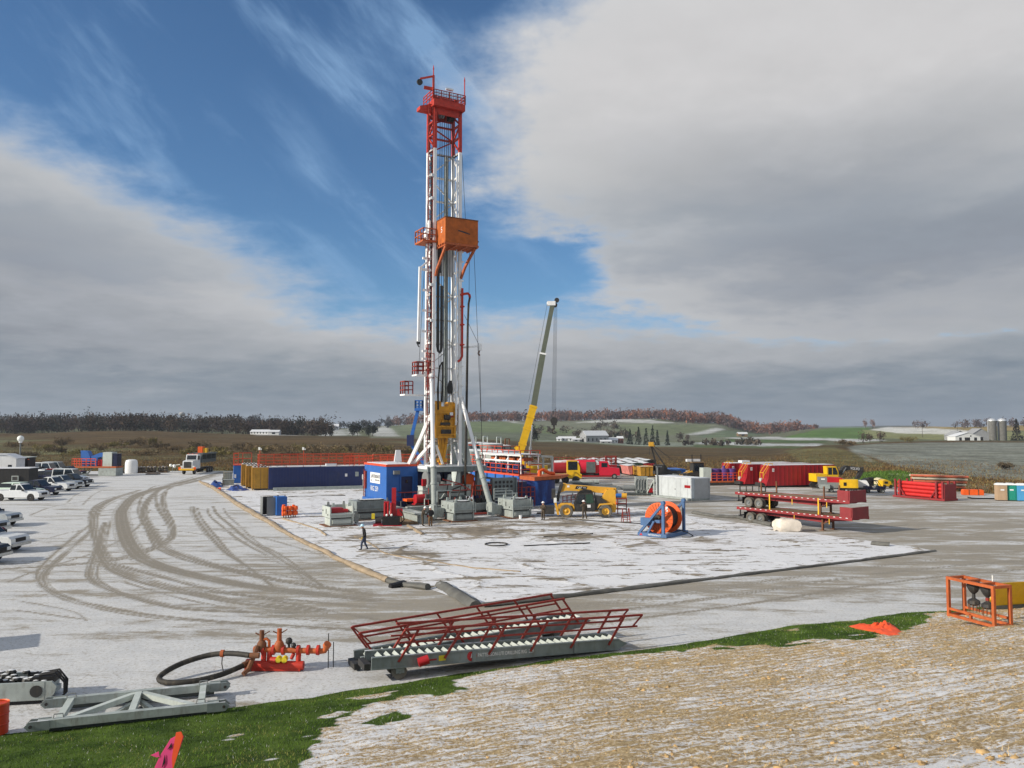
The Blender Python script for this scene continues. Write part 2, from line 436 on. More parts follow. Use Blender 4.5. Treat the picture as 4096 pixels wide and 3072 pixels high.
# ---- gravel pad -------------------------------------------------
EDGE_X=np.array([-800,0,1000,2150,2300,2600,2750,3200,3400,3600,3850,4096,4900.]);EDGE_Y=np.array([176,176,178,180,204,204,180,163,140,127,118,112,100.])
TRACKS=[ # (width m, strength, photo points)
(1.5,1.,[(900,1885),(733,1928),(631,1952),(529,1985),(500,2025),(484,2046),(486,2087),(500,2140),(523,2190),(564,2235),(647,2270),(764,2300),(941,2335),(1117,2359),(1294,2376),(1500,2400)]),
(.9,.9,[(860,1900),(733,1940),(651,1946),(598,1993),(578,2025),(570,2066),(602,2119),(635,2168),(659,2196),(773,2241),(1000,2300),(1300,2350),(1500,2380)]),
(.5,.8,[(700,1950),(659,1960),(647,1993),(655,2046),(683,2087),(696,2127),(692,2156),(667,2176),(590,2209),(488,2241),(300,2262),(0,2278)]),
(.9,.8,[(560,1960),(448,1997),(399,2025),(378,2058),(378,2099),(388,2159),(406,2218),(447,2276),(559,2318),(735,2365),(882,2394),(1000,2412),(1300,2440)]),
(.6,.8,[(380,2110),(300,2180),(230,2240),(185,2285),(171,2312),(188,2353),(253,2388),(353,2418),(500,2447),(647,2470),(882,2488),(1176,2506),(1800,2540)]),
(.6,.8,[(420,2090),(395,2180),(359,2270),(353,2312),(412,2353),(559,2400),(706,2435),(882,2447),(1294,2453)]),
(.35,.7,[(0,2259),(235,2241),(382,2220),(500,2206),(647,2182),(700,2147)]),
(.3,.6,[(0,2280),(350,2255),(560,2232),(760,2240),(1000,2275),(1290,2330)]),
(.45,.75,[(773,2025),(777,2058),(810,2107),(854,2160),(900,2209),(952,2241),(1029,2294),(1100,2350)]),
(.45,.75,[(854,2025),(862,2054),(923,2100),(988,2159),(1076,2206),(1146,2253),(1235,2306),(1294,2347)]),
(.3,.65,[(480,2097),(692,2101),(900,2123),(1050,2150),(1200,2190),(1300,2225)]),
(.3,.65,[(480,2113),(692,2118),(900,2152),(1050,2180),(1120,2215),(1200,2270),(1300,2350)]),
(.3,.6,[(122,2062),(183,2070),(325,2074),(468,2058),(651,2029),(780,2010)]),
(.3,.6,[(122,2060),(203,2025),(366,2001),(508,1980),(640,1955)]),
(.3,.6,[(228,2054),(285,2058),(407,2046),(529,2021),(610,1997),(660,1970)]),
(.3,.55,[(183,2156),(264,2131),(407,2107),(500,2090),(600,2050)]),
(.3,.5,[(59,2441),(206,2459),(329,2476)]),(.3,.5,[(88,2406),(253,2435),(317,2453),(347,2482)]),
(.35,.6,[(30,2330),(120,2290),(240,2255),(420,2200),(560,2110),(600,2040)]),
(.5,.6,[(800,2360),(1000,2380),(1200,2420),(1500,2480),(1700,2500)]),
(.4,.6,[(500,2330),(700,2390),(900,2430),(1200,2480),(1500,2500)]),
(.5,.55,[(430,2250),(640,2300),(900,2370),(1200,2400),(1500,2430)]),
(.35,.5,[(270,2010),(300,1980),(360,1955),(420,1930)]),(.35,.5,[(330,2020),(370,1980),(410,1960)]),
(.5,.6,[(2000,2450),(2400,2420),(2800,2370),(3300,2290),(3740,2240),(4300,2190)]),(.5,.6,[(2000,2490),(2500,2440),(3000,2370),(3500,2290),(4200,2230)]),
(.5,.6,[(2100,2520),(2600,2470),(3100,2400),(3600,2320),(4200,2270)]),(.5,.5,[(3300,2060),(3600,2090),(3900,2140),(4300,2200)]),(.5,.5,[(3200,2030),(3600,2050),(4200,2110)]),
]
BARE=np.array([(100,1950,.2),(400,1930,.2),(100,2150,.2),(400,2200,.42),(700,2060,.2),(900,2100,.16),(800,2330,.34),(1100,2400,.72),(1500,2440,.82),(1200,2320,.45),(600,2380,.36),(300,2500,.16),(100,2600,.14),
(700,2560,.17),(1100,2550,.35),(1500,2550,.42),(1250,2640,.08),(900,2720,.06),(300,2720,.06),(1900,2480,.82),(2300,2450,.76),(2700,2390,.68),(3100,2330,.68),(3500,2290,.72),(4000,2250,.66),(2100,2540,.55),
(2500,2510,.45),(2700,2540,.2),(3000,2500,.16),(3300,2440,.25),(3600,2400,.36),(3900,2330,.55),(3600,2100,.76),(3900,2100,.7),(3300,2020,.62),(3000,2000,.66),(2900,2100,.6),(2600,1930,.6),(2500,1900,.55),(3500,1980,.6),
(3800,2030,.66),(4096,2020,.5),(3100,1960,.45),(2300,1930,.5),(1500,2000,.3),(600,1900,.2),(-600,2200,.12),(4700,2200,.66),(-600,2700,.06)],float)
cols=np.arange(-1100,5200,7.);pyr=np.concatenate([np.arange(3000,2100,-4.),np.arange(2100,1884,-1.6)])
Ynear=np.array([H*ray(0,p)[1]/-ray(0,p)[2] for p in pyr])
tt=(Ynear-Ynear[0])/(Ynear[-1]-Ynear[0])
Ye=np.interp(cols,EDGE_X,EDGE_Y)
PY=Ynear[0]+tt[:,None]*(Ye[None,:]-Ynear[0])
def dyof(Y,Z=0.):                                   # for a ground row: X per unit u
    return Y*CT+(Z-H)*ST
PX=(cols[None,:]-CX)/F*dyof(PY)
PZ=np.zeros_like(PX)+(fbm(PX*.08,PY*.08,3)-.5)*.10*np.clip((176-PY)/40,0,1)
ppx,ppy=pix(PX,PY,0*PX)
w=1/(((ppx[...,None]-BARE[:,0])/1.)**2+((ppy[...,None]-BARE[:,1])*2.6)**2+4000)**1.4
bare=(w*BARE[:,2]).sum(-1)/w.sum(-1);del w
trk=np.zeros_like(PX)
_ex=[]
_r=random.Random(5)
for wd,st,pl in TRACKS:
    if wd<.45: continue
    for k in range(3 if wd>.8 else 2):
        dx,dy=_r.uniform(-34,34),_r.uniform(-7,7);_ex.append((_r.uniform(.3,.55),_r.uniform(.35,.8),[(a+dx*(1+.5*math.sin(i*.7+k)),b+dy*(1+.4*math.cos(i*.9+k))) for i,(a,b) in enumerate(pl)]))
TRACKS=TRACKS+_ex
for wd,st,pl in TRACKS:
    st=.4+.6*st;wd=max(wd,.42)
    P2=np.array([G(a,b)[:2] for a,b in pl])
    # smooth the polyline
    tpar=np.linspace(0,len(P2)-1,len(P2)*4-3);P2=np.stack([np.interp(tpar,range(len(P2)),P2[:,k]) for k in (0,1)],1)
    for _ in range(3): P2[1:-1]=(P2[:-2]+2*P2[1:-1]+P2[2:])/4
    best=np.full(PX.shape,9e9);bb=(P2.min(0)-4,P2.max(0)+4)
    sel=(PX>bb[0][0])&(PX<bb[1][0])&(PY>bb[0][1])&(PY<bb[1][1]);xs,ys=PX[sel],PY[sel];bd=np.full(xs.shape,9e9)
    for a,b in zip(P2,P2[1:]):
        d=b-a;q=np.clip(((xs-a[0])*d[0]+(ys-a[1])*d[1])/(d@d+1e-9),0,1)
        bd=np.minimum(bd,(xs-a[0]-q*d[0])**2+(ys-a[1]-q*d[1])**2)
    dd_=np.sqrt(bd);v=st*np.clip(1.25-dd_/(wd*.75),0,1)*(.82+.18*np.cos(2*np.pi*dd_/max(.22,wd*.3)))*np.clip(.55+.9*fbm(xs*.35,ys*.12,int(wd*100)+len(pl),4),0,1)
    trk[sel]=np.maximum(trk[sel],v)
def pad_shader(t,b):
    g=t.node('ShaderNodeNewGeometry');pos=S(t.t,g.outputs['Position'])
    at=lambda n:S(t.t,t.node('ShaderNodeAttribute',attribute_name=n).outputs['Fac'])
    fine=t.noise(pos,7.,7,.8);mid=t.noise(pos,.9,6,.65)
    st=t.noise(t.mapping(pos,R(-24),(.10,.42,1)),1.,7,.66,.5)
    st2=t.noise(t.mapping(pos,R(-27),(.55,1.8,1)),1.,6,.72,.3)
    f=at('bare')*.98-.03+(st-.5)*2.5+(mid-.5)*.6+(st2-.5)*1.0
    f=f.max(at('trk')*1.0+(fine-.5)*.6+(st2-.5)*.45+(mid-.5)*.4-.02)
    m=f.ss(.22,.72)
    m=(m*.95+.04+(fine-.52).max(0.)*6.+(fine-.5)*.5+(fine-.5)*m*1.2+(st2-.58).max(0.)*1.2+(mid-.6).max(0.)*1.).max(0.).min(1.)
    grain=t.noise(pos,26.,3,.6);gr=t.mix(fine.ss(.3,.7),(.145,.128,.10),(.33,.30,.245));gr=t.mix(grain.ss(.35,.65)*.4,gr,(.30,.275,.23))
    gr=t.mix(mid.ss(.3,.7)*.6,gr,(.31,.272,.205));gr=t.mix(at('trk').ss(.2,.9)*.5,gr,(.135,.118,.09));gr=t.mix(st.ss(.42,.6)*.35,gr,(.21,.188,.15))
    sn=t.mix(mid.ss(.3,.7),(.53,.545,.56),(.62,.63,.635))
    t.put(t.mix((m*.94+(grain-.55).max(0.)*1.4).min(1.),sn,gr),b.inputs['Base Color']);b.inputs['Roughness'].default_value=.85;b.inputs['Specular IOR Level'].default_value=.2
    bn=t.node('ShaderNodeBump');t.put(fine+m*-.5,bn.inputs['Height']);bn.inputs['Strength'].default_value=.5;bn.inputs['Distance'].default_value=.08
    t.l.new(bn.outputs[0],b.inputs['Normal'])
mat('gravel_snow',build=pad_shader)
pad=npmesh('gravel_pad',np.stack([PX,PY,PZ],-1).reshape(-1,3),grid(len(cols),len(pyr)),'gravel_snow',smooth=True,attrs={'bare':bare.ravel(),'trk':trk.ravel()})
tag(pad,kind='structure',label='gravel well pad dusted with snow and curved tyre tracks')
# ---- terrain beyond the pad -------------------------------------
PROF={-800:[(300,1820),(400,1775),(520,1745),(700,1735),(1200,1705),(2500,1712),(4500,1709),(6500,1709)],
0:[(260,1835),(400,1772),(520,1736),(700,1730),(1200,1703),(2500,1712),(4500,1709),(6500,1709)],
500:[(260,1832),(400,1766),(540,1724),(800,1726),(1200,1704),(2500,1712),(4500,1709),(6500,1709)],
1000:[(300,1812),(450,1762),(560,1737),(700,1735),(1200,1706),(2500,1712),(4500,1709),(6500,1709)],
1350:[(300,1808),(450,1760),(580,1745),(750,1746),(950,1722),(1150,1715),(1500,1716),(4500,1712),(6500,1712)],
1560:[(300,1812),(450,1765),(580,1747),(800,1747),(1100,1715),(1350,1702),(1700,1712),(4500,1712),(6500,1712)],
1800:[(300,1830),(500,1770),(620,1752),(850,1752),(1100,1710),(1350,1684),(1600,1690),(4500,1712),(6500,1712)],
2200:[(300,1835),(500,1780),(660,1764),(760,1764),(1000,1725),(1300,1692),(1450,1682),(1800,1695),(4500,1712),(6500,1712)],
2600:[(300,1842),(450,1802),(620,1786),(740,1778),(900,1745),(1200,1700),(1400,1674),(1700,1690),(4500,1712),(6500,1712)],
2850:[(300,1842),(450,1806),(620,1788),(800,1770),(1000,1745),(1250,1706),(1400,1690),(1700,1698),(4500,1712),(6500,1711)],
3050:[(300,1836),(450,1806),(600,1790),(900,1757),(1300,1738),(1600,1722),(2500,1716),(4500,1709),(6500,1706)],
3300:[(230,1862),(300,1815),(360,1782),(420,1783),(600,1783),(900,1755),(1100,1722),(1250,1712),(2000,1720),(4500,1710),(6500,1706)],
3600:[(150,1900),(172,1887),(250,1862),(380,1792),(430,1772),(600,1768),(800,1752),(1000,1730),(1300,1710),(2000,1714),(4500,1704),(6500,1702)],
3850:[(135,1945),(200,1905),(300,1838),(380,1795),(450,1768),(690,1760),(900,1735),(1200,1708),(2000,1714),(4500,1708),(6500,1708)],
4096:[(135,1955),(200,1915),(280,1865),(350,1812),(470,1770),(690,1762),(1000,1722),(1250,1700),(2000,1712),(4500,1708),(6500,1708)],
4900:[(135,1960),(200,1915),(280,1865),(350,1812),(470,1770),(690,1762),(1000,1722),(1250,1700),(2000,1712),(4500,1708),(6500,1708)]}
PK=sorted(PROF)
def tz(px,Y):
    px=np.asarray(px,float);Y=np.asarray(Y,float)
    zs=[]
    for k in PK:
        ye=float(np.interp(k,EDGE_X,EDGE_Y));pr=[(ye,None)]+PROF[k]
        ys=np.array([p[0] for p in pr],float);z=np.array([0. if p[1] is None else Q(CX,p[1],p[0]).z for p in pr])
        zs.append(np.interp(Y,ys,z))
    zs=np.array(zs);i=np.clip(np.searchsorted(PK,px)-1,0,len(PK)-2);pk=np.array(PK,float)
    f=np.clip((px-pk[i])/(pk[i+1]-pk[i]),0,1);f=f*f*(3-2*f)
    return np.take_along_axis(zs,i[None],0)[0]*(1-f)+np.take_along_axis(zs,(i+1)[None],0)[0]*f
def TP(px,Y):                                      # a point on the terrain
    px=float(px);z=float(tz(np.array([px]),np.array([Y]))[0])
    return Vector(((px-CX)/F*(Y*CT+(z-H)*ST),Y,z))
tcols=np.arange(-1000,5100,9.);nr=300
tr=np.linspace(0,1,nr);TYe=np.interp(tcols,EDGE_X,EDGE_Y)
TY=TYe[None,:]*(6500/TYe[None,:])**tr[:,None]
TPX=np.repeat(tcols[None,:],nr,0);TZ=tz(TPX.ravel(),TY.ravel()).reshape(TY.shape)
for _ in range(2): TZ[1:-1]=(TZ[:-2]+2*TZ[1:-1]+TZ[2:])/4
TZ[0]=0;TX=(TPX-CX)/F*dyof(TY,TZ)
amp=np.clip((TY-TYe[None])/60,0,1)*np.clip(TY/900,.25,1)
TZ=TZ+amp*(fbm(TX*.02,TY*.02,5)-.5)*1.6
tpx,tpy=pix(TX,TY,TZ)
brown=lin((98,78,50));dkb=lin((72,62,42));olive=lin((96,96,66))
n_=fbm(TX*.012,TY*.03,8,5)[...,None];n2_=fbm(TX*.05,TY*.05,18,4)[...,None]
tcol=np.array(brown)*(1-n_)+np.array(dkb)*n_
# mottled grey-green grass in the brown field
m_=(np.clip((fbm(TX*.01,TY*.02,31,5)-.47)*7,0,1)*np.clip((TY-230)/60,0,1)*np.clip((480-TY)/60,0,1)*(tpx<1800))[...,None]
tcol=tcol*(1-m_)+np.array(lin((108,110,80)))*m_
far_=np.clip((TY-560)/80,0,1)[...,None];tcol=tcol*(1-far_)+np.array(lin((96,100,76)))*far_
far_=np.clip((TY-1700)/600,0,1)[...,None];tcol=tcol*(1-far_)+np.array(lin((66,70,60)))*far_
POLYS=[((118,122,104),.8,0,9e9,[(1480,1700),(2300,1676),(2900,1690),(2900,1760),(2500,1765),(2300,1760),(1480,1752)]),
((100,116,76),.85,900,9e9,[(1830,1694),(1960,1682),(2150,1702),(2300,1722),(2280,1745),(1840,1728)]),
((92,100,82),.8,700,9e9,[(1780,1730),(2150,1728),(2300,1748),(2200,1768),(1780,1768)]),
((196,198,196),.9,900,9e9,[(1980,1679),(2040,1683),(2110,1699),(2040,1688)]),
((198,200,198),.9,900,9e9,[(2300,1690),(2380,1683),(2480,1676),(2600,1678),(2700,1693),(2560,1690),(2400,1690)]),
((190,192,190),.8,900,9e9,[(2400,1694),(2450,1697),(2460,1705),(2420,1702)]),
((108,118,84),.85,800,9e9,[(2440,1700),(2560,1692),(2840,1702),(2830,1728),(2740,1738),(2500,1740)]),
((186,188,188),.9,800,9e9,[(2740,1740),(2790,1728),(2860,1711),(2905,1717),(2850,1728),(2790,1741)]),
((98,114,88),.9,700,9e9,[(2780,1748),(2905,1720),(3060,1738),(2960,1750)]),
((190,192,192),.9,600,9e9,[(2890,1753),(3080,1747),(3300,1749),(3480,1755),(3550,1762),(3400,1768),(3300,1761),(3080,1757)]),
((64,92,46),.9,500,9e9,[(2860,1765),(2910,1757),(3080,1759),(3310,1764),(3300,1770),(3000,1771)]),
((182,186,188),.9,450,9e9,[(2770,1774),(2850,1765),(3010,1772),(3290,1774),(3280,1785),(3000,1784)]),
((76,96,58),.8,450,9e9,[(2760,1780),(3000,1785),(3280,1788),(3240,1795),(2780,1790)]),
((80,112,48),.95,700,9e9,[(3130,1750),(3260,1722),(3350,1706),(3480,1708),(3480,1758),(3200,1752)]),
((136,138,92),.85,500,9e9,[(3450,1718),(3480,1752),(3850,1760),(4096,1762),(4096,1725),(3600,1728)]),
((214,214,208),.95,700,9e9,[(3480,1718),(3550,1708),(3750,1714),(3890,1724),(3860,1735),(3700,1736),(3580,1732)]),
((164,142,92),.85,900,9e9,[(3550,1709),(3700,1705),(4096,1694),(4300,1694),(4300,1720),(3900,1724),(3740,1713)]),
((134,140,132),.85,0,470,[(3380,1788),(3500,1776),(3700,1770),(4400,1768),(4400,1935),(3950,1915),(3760,1890),(3600,1868),(3500,1832)]),
((104,104,68),.6,0,470,[(3140,1800),(3330,1785),(3480,1830),(3560,1868),(3400,1880),(3200,1850)]),
((150,158,152),.5,0,470,[(3400,1800),(3440,1800),(3500,1850),(3470,1846)]),
((82,112,46),1.,0,260,[(3400,1925),(3440,1893),(3500,1884),(3600,1884),(3700,1905),(3760,1935),(3560,1945)]),
((150,156,120),.7,0,260,[(3540,1893),(3600,1893),(3680,1908),(3600,1902)]),
((182,184,182),.9,650,9e9,[(1280,1745),(1300,1725),(1370,1717),(1395,1745)]),
((176,178,176),.85,650,9e9,[(1380,1718),(1420,1708),(1440,1740),(1400,1742)]),
((186,188,186),.9,650,9e9,[(1490,1746),(1505,1712),(1545,1702),(1605,1746)]),
((108,118,92),.9,650,9e9,[(1545,1702),(1680,1698),(1700,1748),(1605,1747)]),
((196,198,198),.7,500,700,[(1020,1736),(1270,1733),(1290,1742),(1020,1742)]),
((150,160,150),.6,640,800,[(2150,1760),(2800,1770),(2760,1788),(2150,1778)]),
((120,126,92),.7,0,215,[(-900,1884),(2300,1884),(2300,1868),(-900,1868)]),
((132,126,104),.8,0,150,[(3560,1960),(3720,1930),(4400,1945),(4400,2000),(3700,2000)]),
]
jx=tpx+(fbm(TX*.03,TY*.03,41,4)-.5)*26;jy=tpy+(fbm(TX*.03,TY*.03,43,4)-.5)*7
for c,a,y0,y1,pl in POLYS:
    s_=(inpoly(jx,jy,pl)&(TY>y0)&(TY<y1))[...,None]*a*(.72+.45*n2_)
    tcol=tcol*(1-s_)+np.array(lin(c))*s_
for _ in range(2):
    tcol[1:-1,1:-1]=(tcol[1:-1,1:-1]*4+tcol[:-2,1:-1]+tcol[2:,1:-1]+tcol[1:-1,:-2]+tcol[1:-1,2:])/8
def terr_shader(t,b):
    g=t.node('ShaderNodeNewGeometry');pos=S(t.t,g.outputs['Position'])
    c=S(t.t,t.node('ShaderNodeAttribute',attribute_name='col').outputs['Color'])
    a=t.noise(pos,.5,6,.7);m=t.noise(t.mapping(pos,R(12),(.03,.12,1)),1.,6,.65)
    big=t.noise(t.mapping(pos,R(8),(.02,.05,1)),1.,7,.7,.4);k=a.ss(.2,.8,.5,1.5)*m.ss(.2,.8,.6,1.4)*big.ss(.3,.7,.72,1.2)
    c=t.mix(1.,c,t.xyz(k,k,k),'MULTIPLY')
    c=t.mix(t.noise(pos,.21,6,.75).ss(.54,.74)*.34,c,(.30,.32,.29));c=t.mix(t.noise(t.mapping(pos,R(-6),(.012,.05,1)),1.,6,.7).ss(.5,.64)*.4,c,(.10,.105,.065))
    t.put(c,b.inputs['Base Color']);b.inputs['Roughness'].default_value=.95;b.inputs['Specular IOR Level'].default_value=.1
    bn=t.node('ShaderNodeBump');t.put(a,bn.inputs['Height']);bn.inputs['Strength'].default_value=.8;bn.inputs['Distance'].default_value=.8
    t.l.new(bn.outputs[0],b.inputs['Normal'])
mat('farmland',build=terr_shader)
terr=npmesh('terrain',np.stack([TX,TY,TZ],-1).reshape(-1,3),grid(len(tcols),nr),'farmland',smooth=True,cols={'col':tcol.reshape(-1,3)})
tag(terr,kind='structure',label='rolling brown and green farmland with snowy strips up to the far hills')
# ---- stubble field and grass bank in front ----------------------
_e=[G(*p) for p in [(0,2938),(130,2927),(500,2884),(895,2838),(1250,2790),(1450,2756),(1600,2734),(1770,2707),(2005,2673),(2240,2636),(2476,2611),(2760,2573),(3017,2530),(3188,2500),(3403,2483),(3618,2452),(3790,2444)]]
BX=np.array([-60]+[p.x for p in _e]+[60.]);BY=np.array([5.]+[p.y for p in _e]+[57.])
def bank_s(X,Y): return (np.interp(X,BX,BY)-Y)*.917
def bankz(X,Y):
    s=bank_s(X,Y)
    return np.where(s<0,s*.2,.14*s+.0043*s*s)-.02-np.clip(s-26,0,None)*.35
def BP(px,py):                                     # photo pixel -> point on the bank
    a,b,c=ray(px,py);lo,hi=2.,80.
    for _ in range(50):
        m=(lo+hi)/2
        if H+c/b*m>bankz(a/b*m,m): lo=m
        else: hi=m
    return Vector((a/b*lo,lo,float(bankz(a/b*lo,lo))))
gx=np.arange(-34,38,.13);gy=np.arange(2.5,52,.11)
FX,FY=np.meshgrid(gx,gy);FZ=bankz(FX,FY);fpx,fpy=pix(FX,FY,FZ)
GRASS=[(-900,3600),(-900,2600),(2400,2500),(3100,2520),(3680,2420),(3720,2470),(3640,2530),(3330,2565),(2900,2592),(2600,2602),(2300,2625),(2100,2655),(1900,2692),(1780,2722),(1850,2752),(1700,2790),(1600,2800),(1480,2830),(1640,2850),(1580,2900),(1300,2900),(1230,3000),(1240,3200),(1000,3600)]
wx=fpx+(fbm(FX*1.3,FY*1.3,51,4)-.5)*170;wy=fpy+(fbm(FX*1.3,FY*1.3,57,4)-.5)*70
strip=bank_s(FX,FY)<.35+1.5*np.clip(fbm(FX*.35,FY*.35,59,3)-.3,0,1)
gmask=(strip|inpoly(wx,wy,GRASS)&((fbm(FX*.9,FY*.9,53,4)<np.interp(fpx,[700,1400,1900,2600],[.92,.62,.62,.74]))|(bank_s(FX,FY)<1.3))).astype(float)
for _ in range(2): gmask[1:-1,1:-1]=(gmask[1:-1,1:-1]*2+gmask[:-2,1:-1]+gmask[2:,1:-1]+gmask[1:-1,:-2]+gmask[1:-1,2:])/6
fs=FX*math.sin(R(-21))+FY*math.cos(R(-21))          # across the furrows
fs=FY*math.cos(R(21))-FX*math.sin(R(21));fl=FY*math.sin(R(21))+FX*math.cos(R(21))
fur=.5+.5*np.sin(2*np.pi*(fs+(fbm(fl*.12,fs*.3,61,3)-.5)*.5)/.62)
FZ=FZ+(1-gmask)*(.045*fur+.12*(fbm(FX*2.2,FY*2.2,63,4)-.5)+.05*(fbm(FX*6,FY*6,64,3)-.5))+gmask*.05*fbm(FX,FY,66,3)
FZ=np.where(bank_s(FX,FY)<-.4,-.6,FZ)
def field_shader(t,b):
    g=t.node('ShaderNodeNewGeometry');pos=S(t.t,g.outputs['Position'])
    at=lambda n:S(t.t,t.node('ShaderNodeAttribute',attribute_name=n).outputs['Fac'])
    a=t.noise(pos,11.,7,.8);m=t.noise(pos,.7,5,.6);st=t.noise(t.mapping(pos,R(-21),(1.2,8.,1)),1.4,6,.75)
    big=t.noise(pos,.16,3,.5)
    straw=t.mix(a.ss(.3,.7),lin((118,100,74)),lin((206,184,142)));straw=t.mix(st.ss(.45,.7)*.6,straw,lin((160,134,98)))
    f=((.5-at('fur'))*.16+(a-.5)*1.3+(m-.5)*.35+(st-.5)*1.0+(big-.5)*.6+.5+at('near')).ss(.40,.60)
    c=t.mix(f,straw,(.66,.67,.69))
    gr=t.mix(m.ss(.3,.7),lin((46,66,24)),lin((82,102,42)));gr=t.mix(a.ss(.6,.76)*.6,gr,(.45,.5,.45))
    c=t.mix(at('grass').ss(.3,.7),c,gr)
    t.put(c,b.inputs['Base Color']);b.inputs['Roughness'].default_value=.95;b.inputs['Specular IOR Level'].default_value=.1
    bn=t.node('ShaderNodeBump');t.put(a,bn.inputs['Height']);bn.inputs['Strength'].default_value=.7;bn.inputs['Distance'].default_value=.06
    t.l.new(bn.outputs[0],b.inputs['Normal'])
mat('stubble',build=field_shader)
near=np.interp(fpx,[1000,1900,2600,3300,4096],[.05,.03,-.05,-.08,-.05])
fld=npmesh('stubble_field',np.stack([FX,FY,FZ],-1).reshape(-1,3),grid(len(gx),len(gy)),'stubble',smooth=True,attrs={'grass':gmask.ravel(),'fur':fur.ravel(),'near':near.ravel()})
tag(fld,kind='structure',label='snow dusted stubble field sloping down to a green grass bank')
def leafmat(name,c,var=.4):
    def bld(t,b):
        at=S(t.t,t.node('ShaderNodeAttribute',attribute_name='tint').outputs['Color'])
        t.put(at,b.inputs['Base Color']);b.inputs['Roughness'].default_value=.95;b.inputs['Specular IOR Level'].default_value=.05
    mat(name,build=bld)
leafmat('twigs',None)
# scatter helpers for stuff
def field_pts(n,want,row=False):
    out=[]
    i=rng.integers(0,gmask.shape[0]-1,n*6);j=rng.integers(0,gmask.shape[1]-1,n*6)
    p=fpx[i,j];q=fpy[i,j];s=bank_s(FX[i,j],FY[i,j])
    ok=(p>-500)&(p<4600)&(q<3400)&(s>.02)&(FY[i,j]>5)
    g=gmask[i,j];ok&=(g>.5) if want else (g<.35)
    if row: ok&=rng.random(len(i))<np.clip(fur[i,j]*1.6-.55,.03,1)
    i,j=i[ok][:n],j[ok][:n];n=len(i)
    return np.stack([FX[i,j]+rng.uniform(-.08,.08,n),FY[i,j]+rng.uniform(-.08,.08,n),FZ[i,j]],1)
def blades(p,h,w,lean,lie=False):
    n=len(p);a=rng.uniform(0,2*np.pi,n);hh=h*rng.uniform(.5,1.4,n);d=np.stack([np.cos(a),np.sin(a),0*a],1)
    b=rng.uniform(0,2*np.pi,n);l=np.stack([np.cos(b),np.sin(b),0*b],1)*(lean*hh)[:,None]
    up=np.stack([0*a,0*a,hh],1)
    base=p-np.array([0,0,.015])
    v=np.stack([base-d*w/2,base+d*w/2,base+l+up],1).reshape(-1,3)
    return v,np.arange(3*n).reshape(-1,3)
mat('grass_blade',(84,108,42),.8,var=.5,dirt=.22,scale=2.4,dcol=(150,165,140))
mat('straw_blade',(200,176,132),.85,var=.3,dirt=.15,scale=3.)
v,f=blades(field_pts(150000,True),.065,.016,.6);gp_=v.reshape(-1,3,3)[:,0];gn=fbm(gp_[:,0]*.8,gp_[:,1]*.8,91,4);gk=rng.random(len(gp_));gc=np.where((gn+gk*.3>.86)[:,None],np.array(lin((134,136,76))),np.where((gn+gk*.25<.50)[:,None],np.array(lin((52,70,30))),np.array(lin((88,116,40)))))*rng.uniform(.65,1.35,(len(gp_),1));gc=np.where((gk>.965)[:,None],.5,gc)
tag(npmesh('grass',v,f,'twigs',cols={'tint':np.repeat(gc,3,0)}),kind='stuff',label='short green grass on the bank')
v,f=blades(field_pts(110000,False,True),.034,.013,1.5);tag(npmesh('stubble',v,f,'straw_blade'),kind='stuff',label='cut straw stubble on the field')
# straw clods
cp=field_pts(9000,False,True);
base=[];bb=MB().ball((0,0,0),1.,6,);bv=np.array(bb.v);bf=[]
for q in bb.f: bf+= [(q[0],q[1],q[2]),(q[0],q[2],q[3])] if len(q)==4 else []
bf=np.array(bf);n=len(cp);sz=.012+.04*rng.random(n)**4;sz*=np.interp(pix(cp[:,0],cp[:,1],cp[:,2])[0],[1200,2300,3300],[.55,.8,1.1]);sz*=np.clip(1.2-fbm(cp[:,0]*.5,cp[:,1]*.5,71),.2,1.2)
vv=bv[None]*(1+1.2*(rng.random((n,len(bv),1))-.5))*np.stack([sz*rng.uniform(.8,2.2,n),sz*rng.uniform(.8,1.6,n),sz*.8],1)[:,None]+cp[:,None]
ff=(bf[None]+(np.arange(n)*len(bv))[:,None,None]).reshape(-1,3)
mat('straw_clod',(186,156,110),.9,var=.35,dirt=.35,scale=5.,dcol=(116,88,58),snow=.15)
hc=np.repeat(field_pts(5200,False,True),16,0);hc=hc+rng.normal(size=hc.shape)*np.array([.07,.04,.015]);v,f=blades(hc,.042,.013,1.6);tag(npmesh('straw_tufts',v,f,'straw_blade'),kind='stuff',label='loose tufts of straw scattered over the field')
tag(npmesh('straw_clods',vv.reshape(-1,3),ff,'straw_clod'),kind='stuff',label='tufts and clods of straw among the stubble')
# ---- liner ------------------------------------------------------
LA,LB=38.7,114.
la=np.linspace(0,LA,190);lb=np.concatenate([np.linspace(0,45,240),np.linspace(45.3,LB,160)])
A_,B_=np.meshgrid(la,lb)
_le=[(G(*p)-NC) for p in [(1930,2428),(1900,2424),(1765,2347),(1715,2356),(1620,2345),(1555,2328),(1440,2282),(1330,2228),(1230,2180),(1130,2125),(1030,2068),(950,2018),(870,1965),(800,1928)]]
_lb=np.array([p.dot(EY) for p in _le]);_la=np.array([p.dot(EX) for p in _le]);_o=np.argsort(_lb)
_aL=np.interp(B_,_lb[_o],_la[_o]);A_=_aL+(LA-_aL)*(A_/LA);X_=NC.x+EX.x*A_+EY.x*B_;Y_=NC.y+EX.y*A_+EY.y*B_
def ridge(u,v,seed,k): 
    n=fbm(u,v,seed,4);return np.clip(1-np.abs(n-.5)*k,0,1)
th=R(18)
U=X_*math.cos(th)+Y_*math.sin(th);V=-X_*math.sin(th)+Y_*math.cos(th)
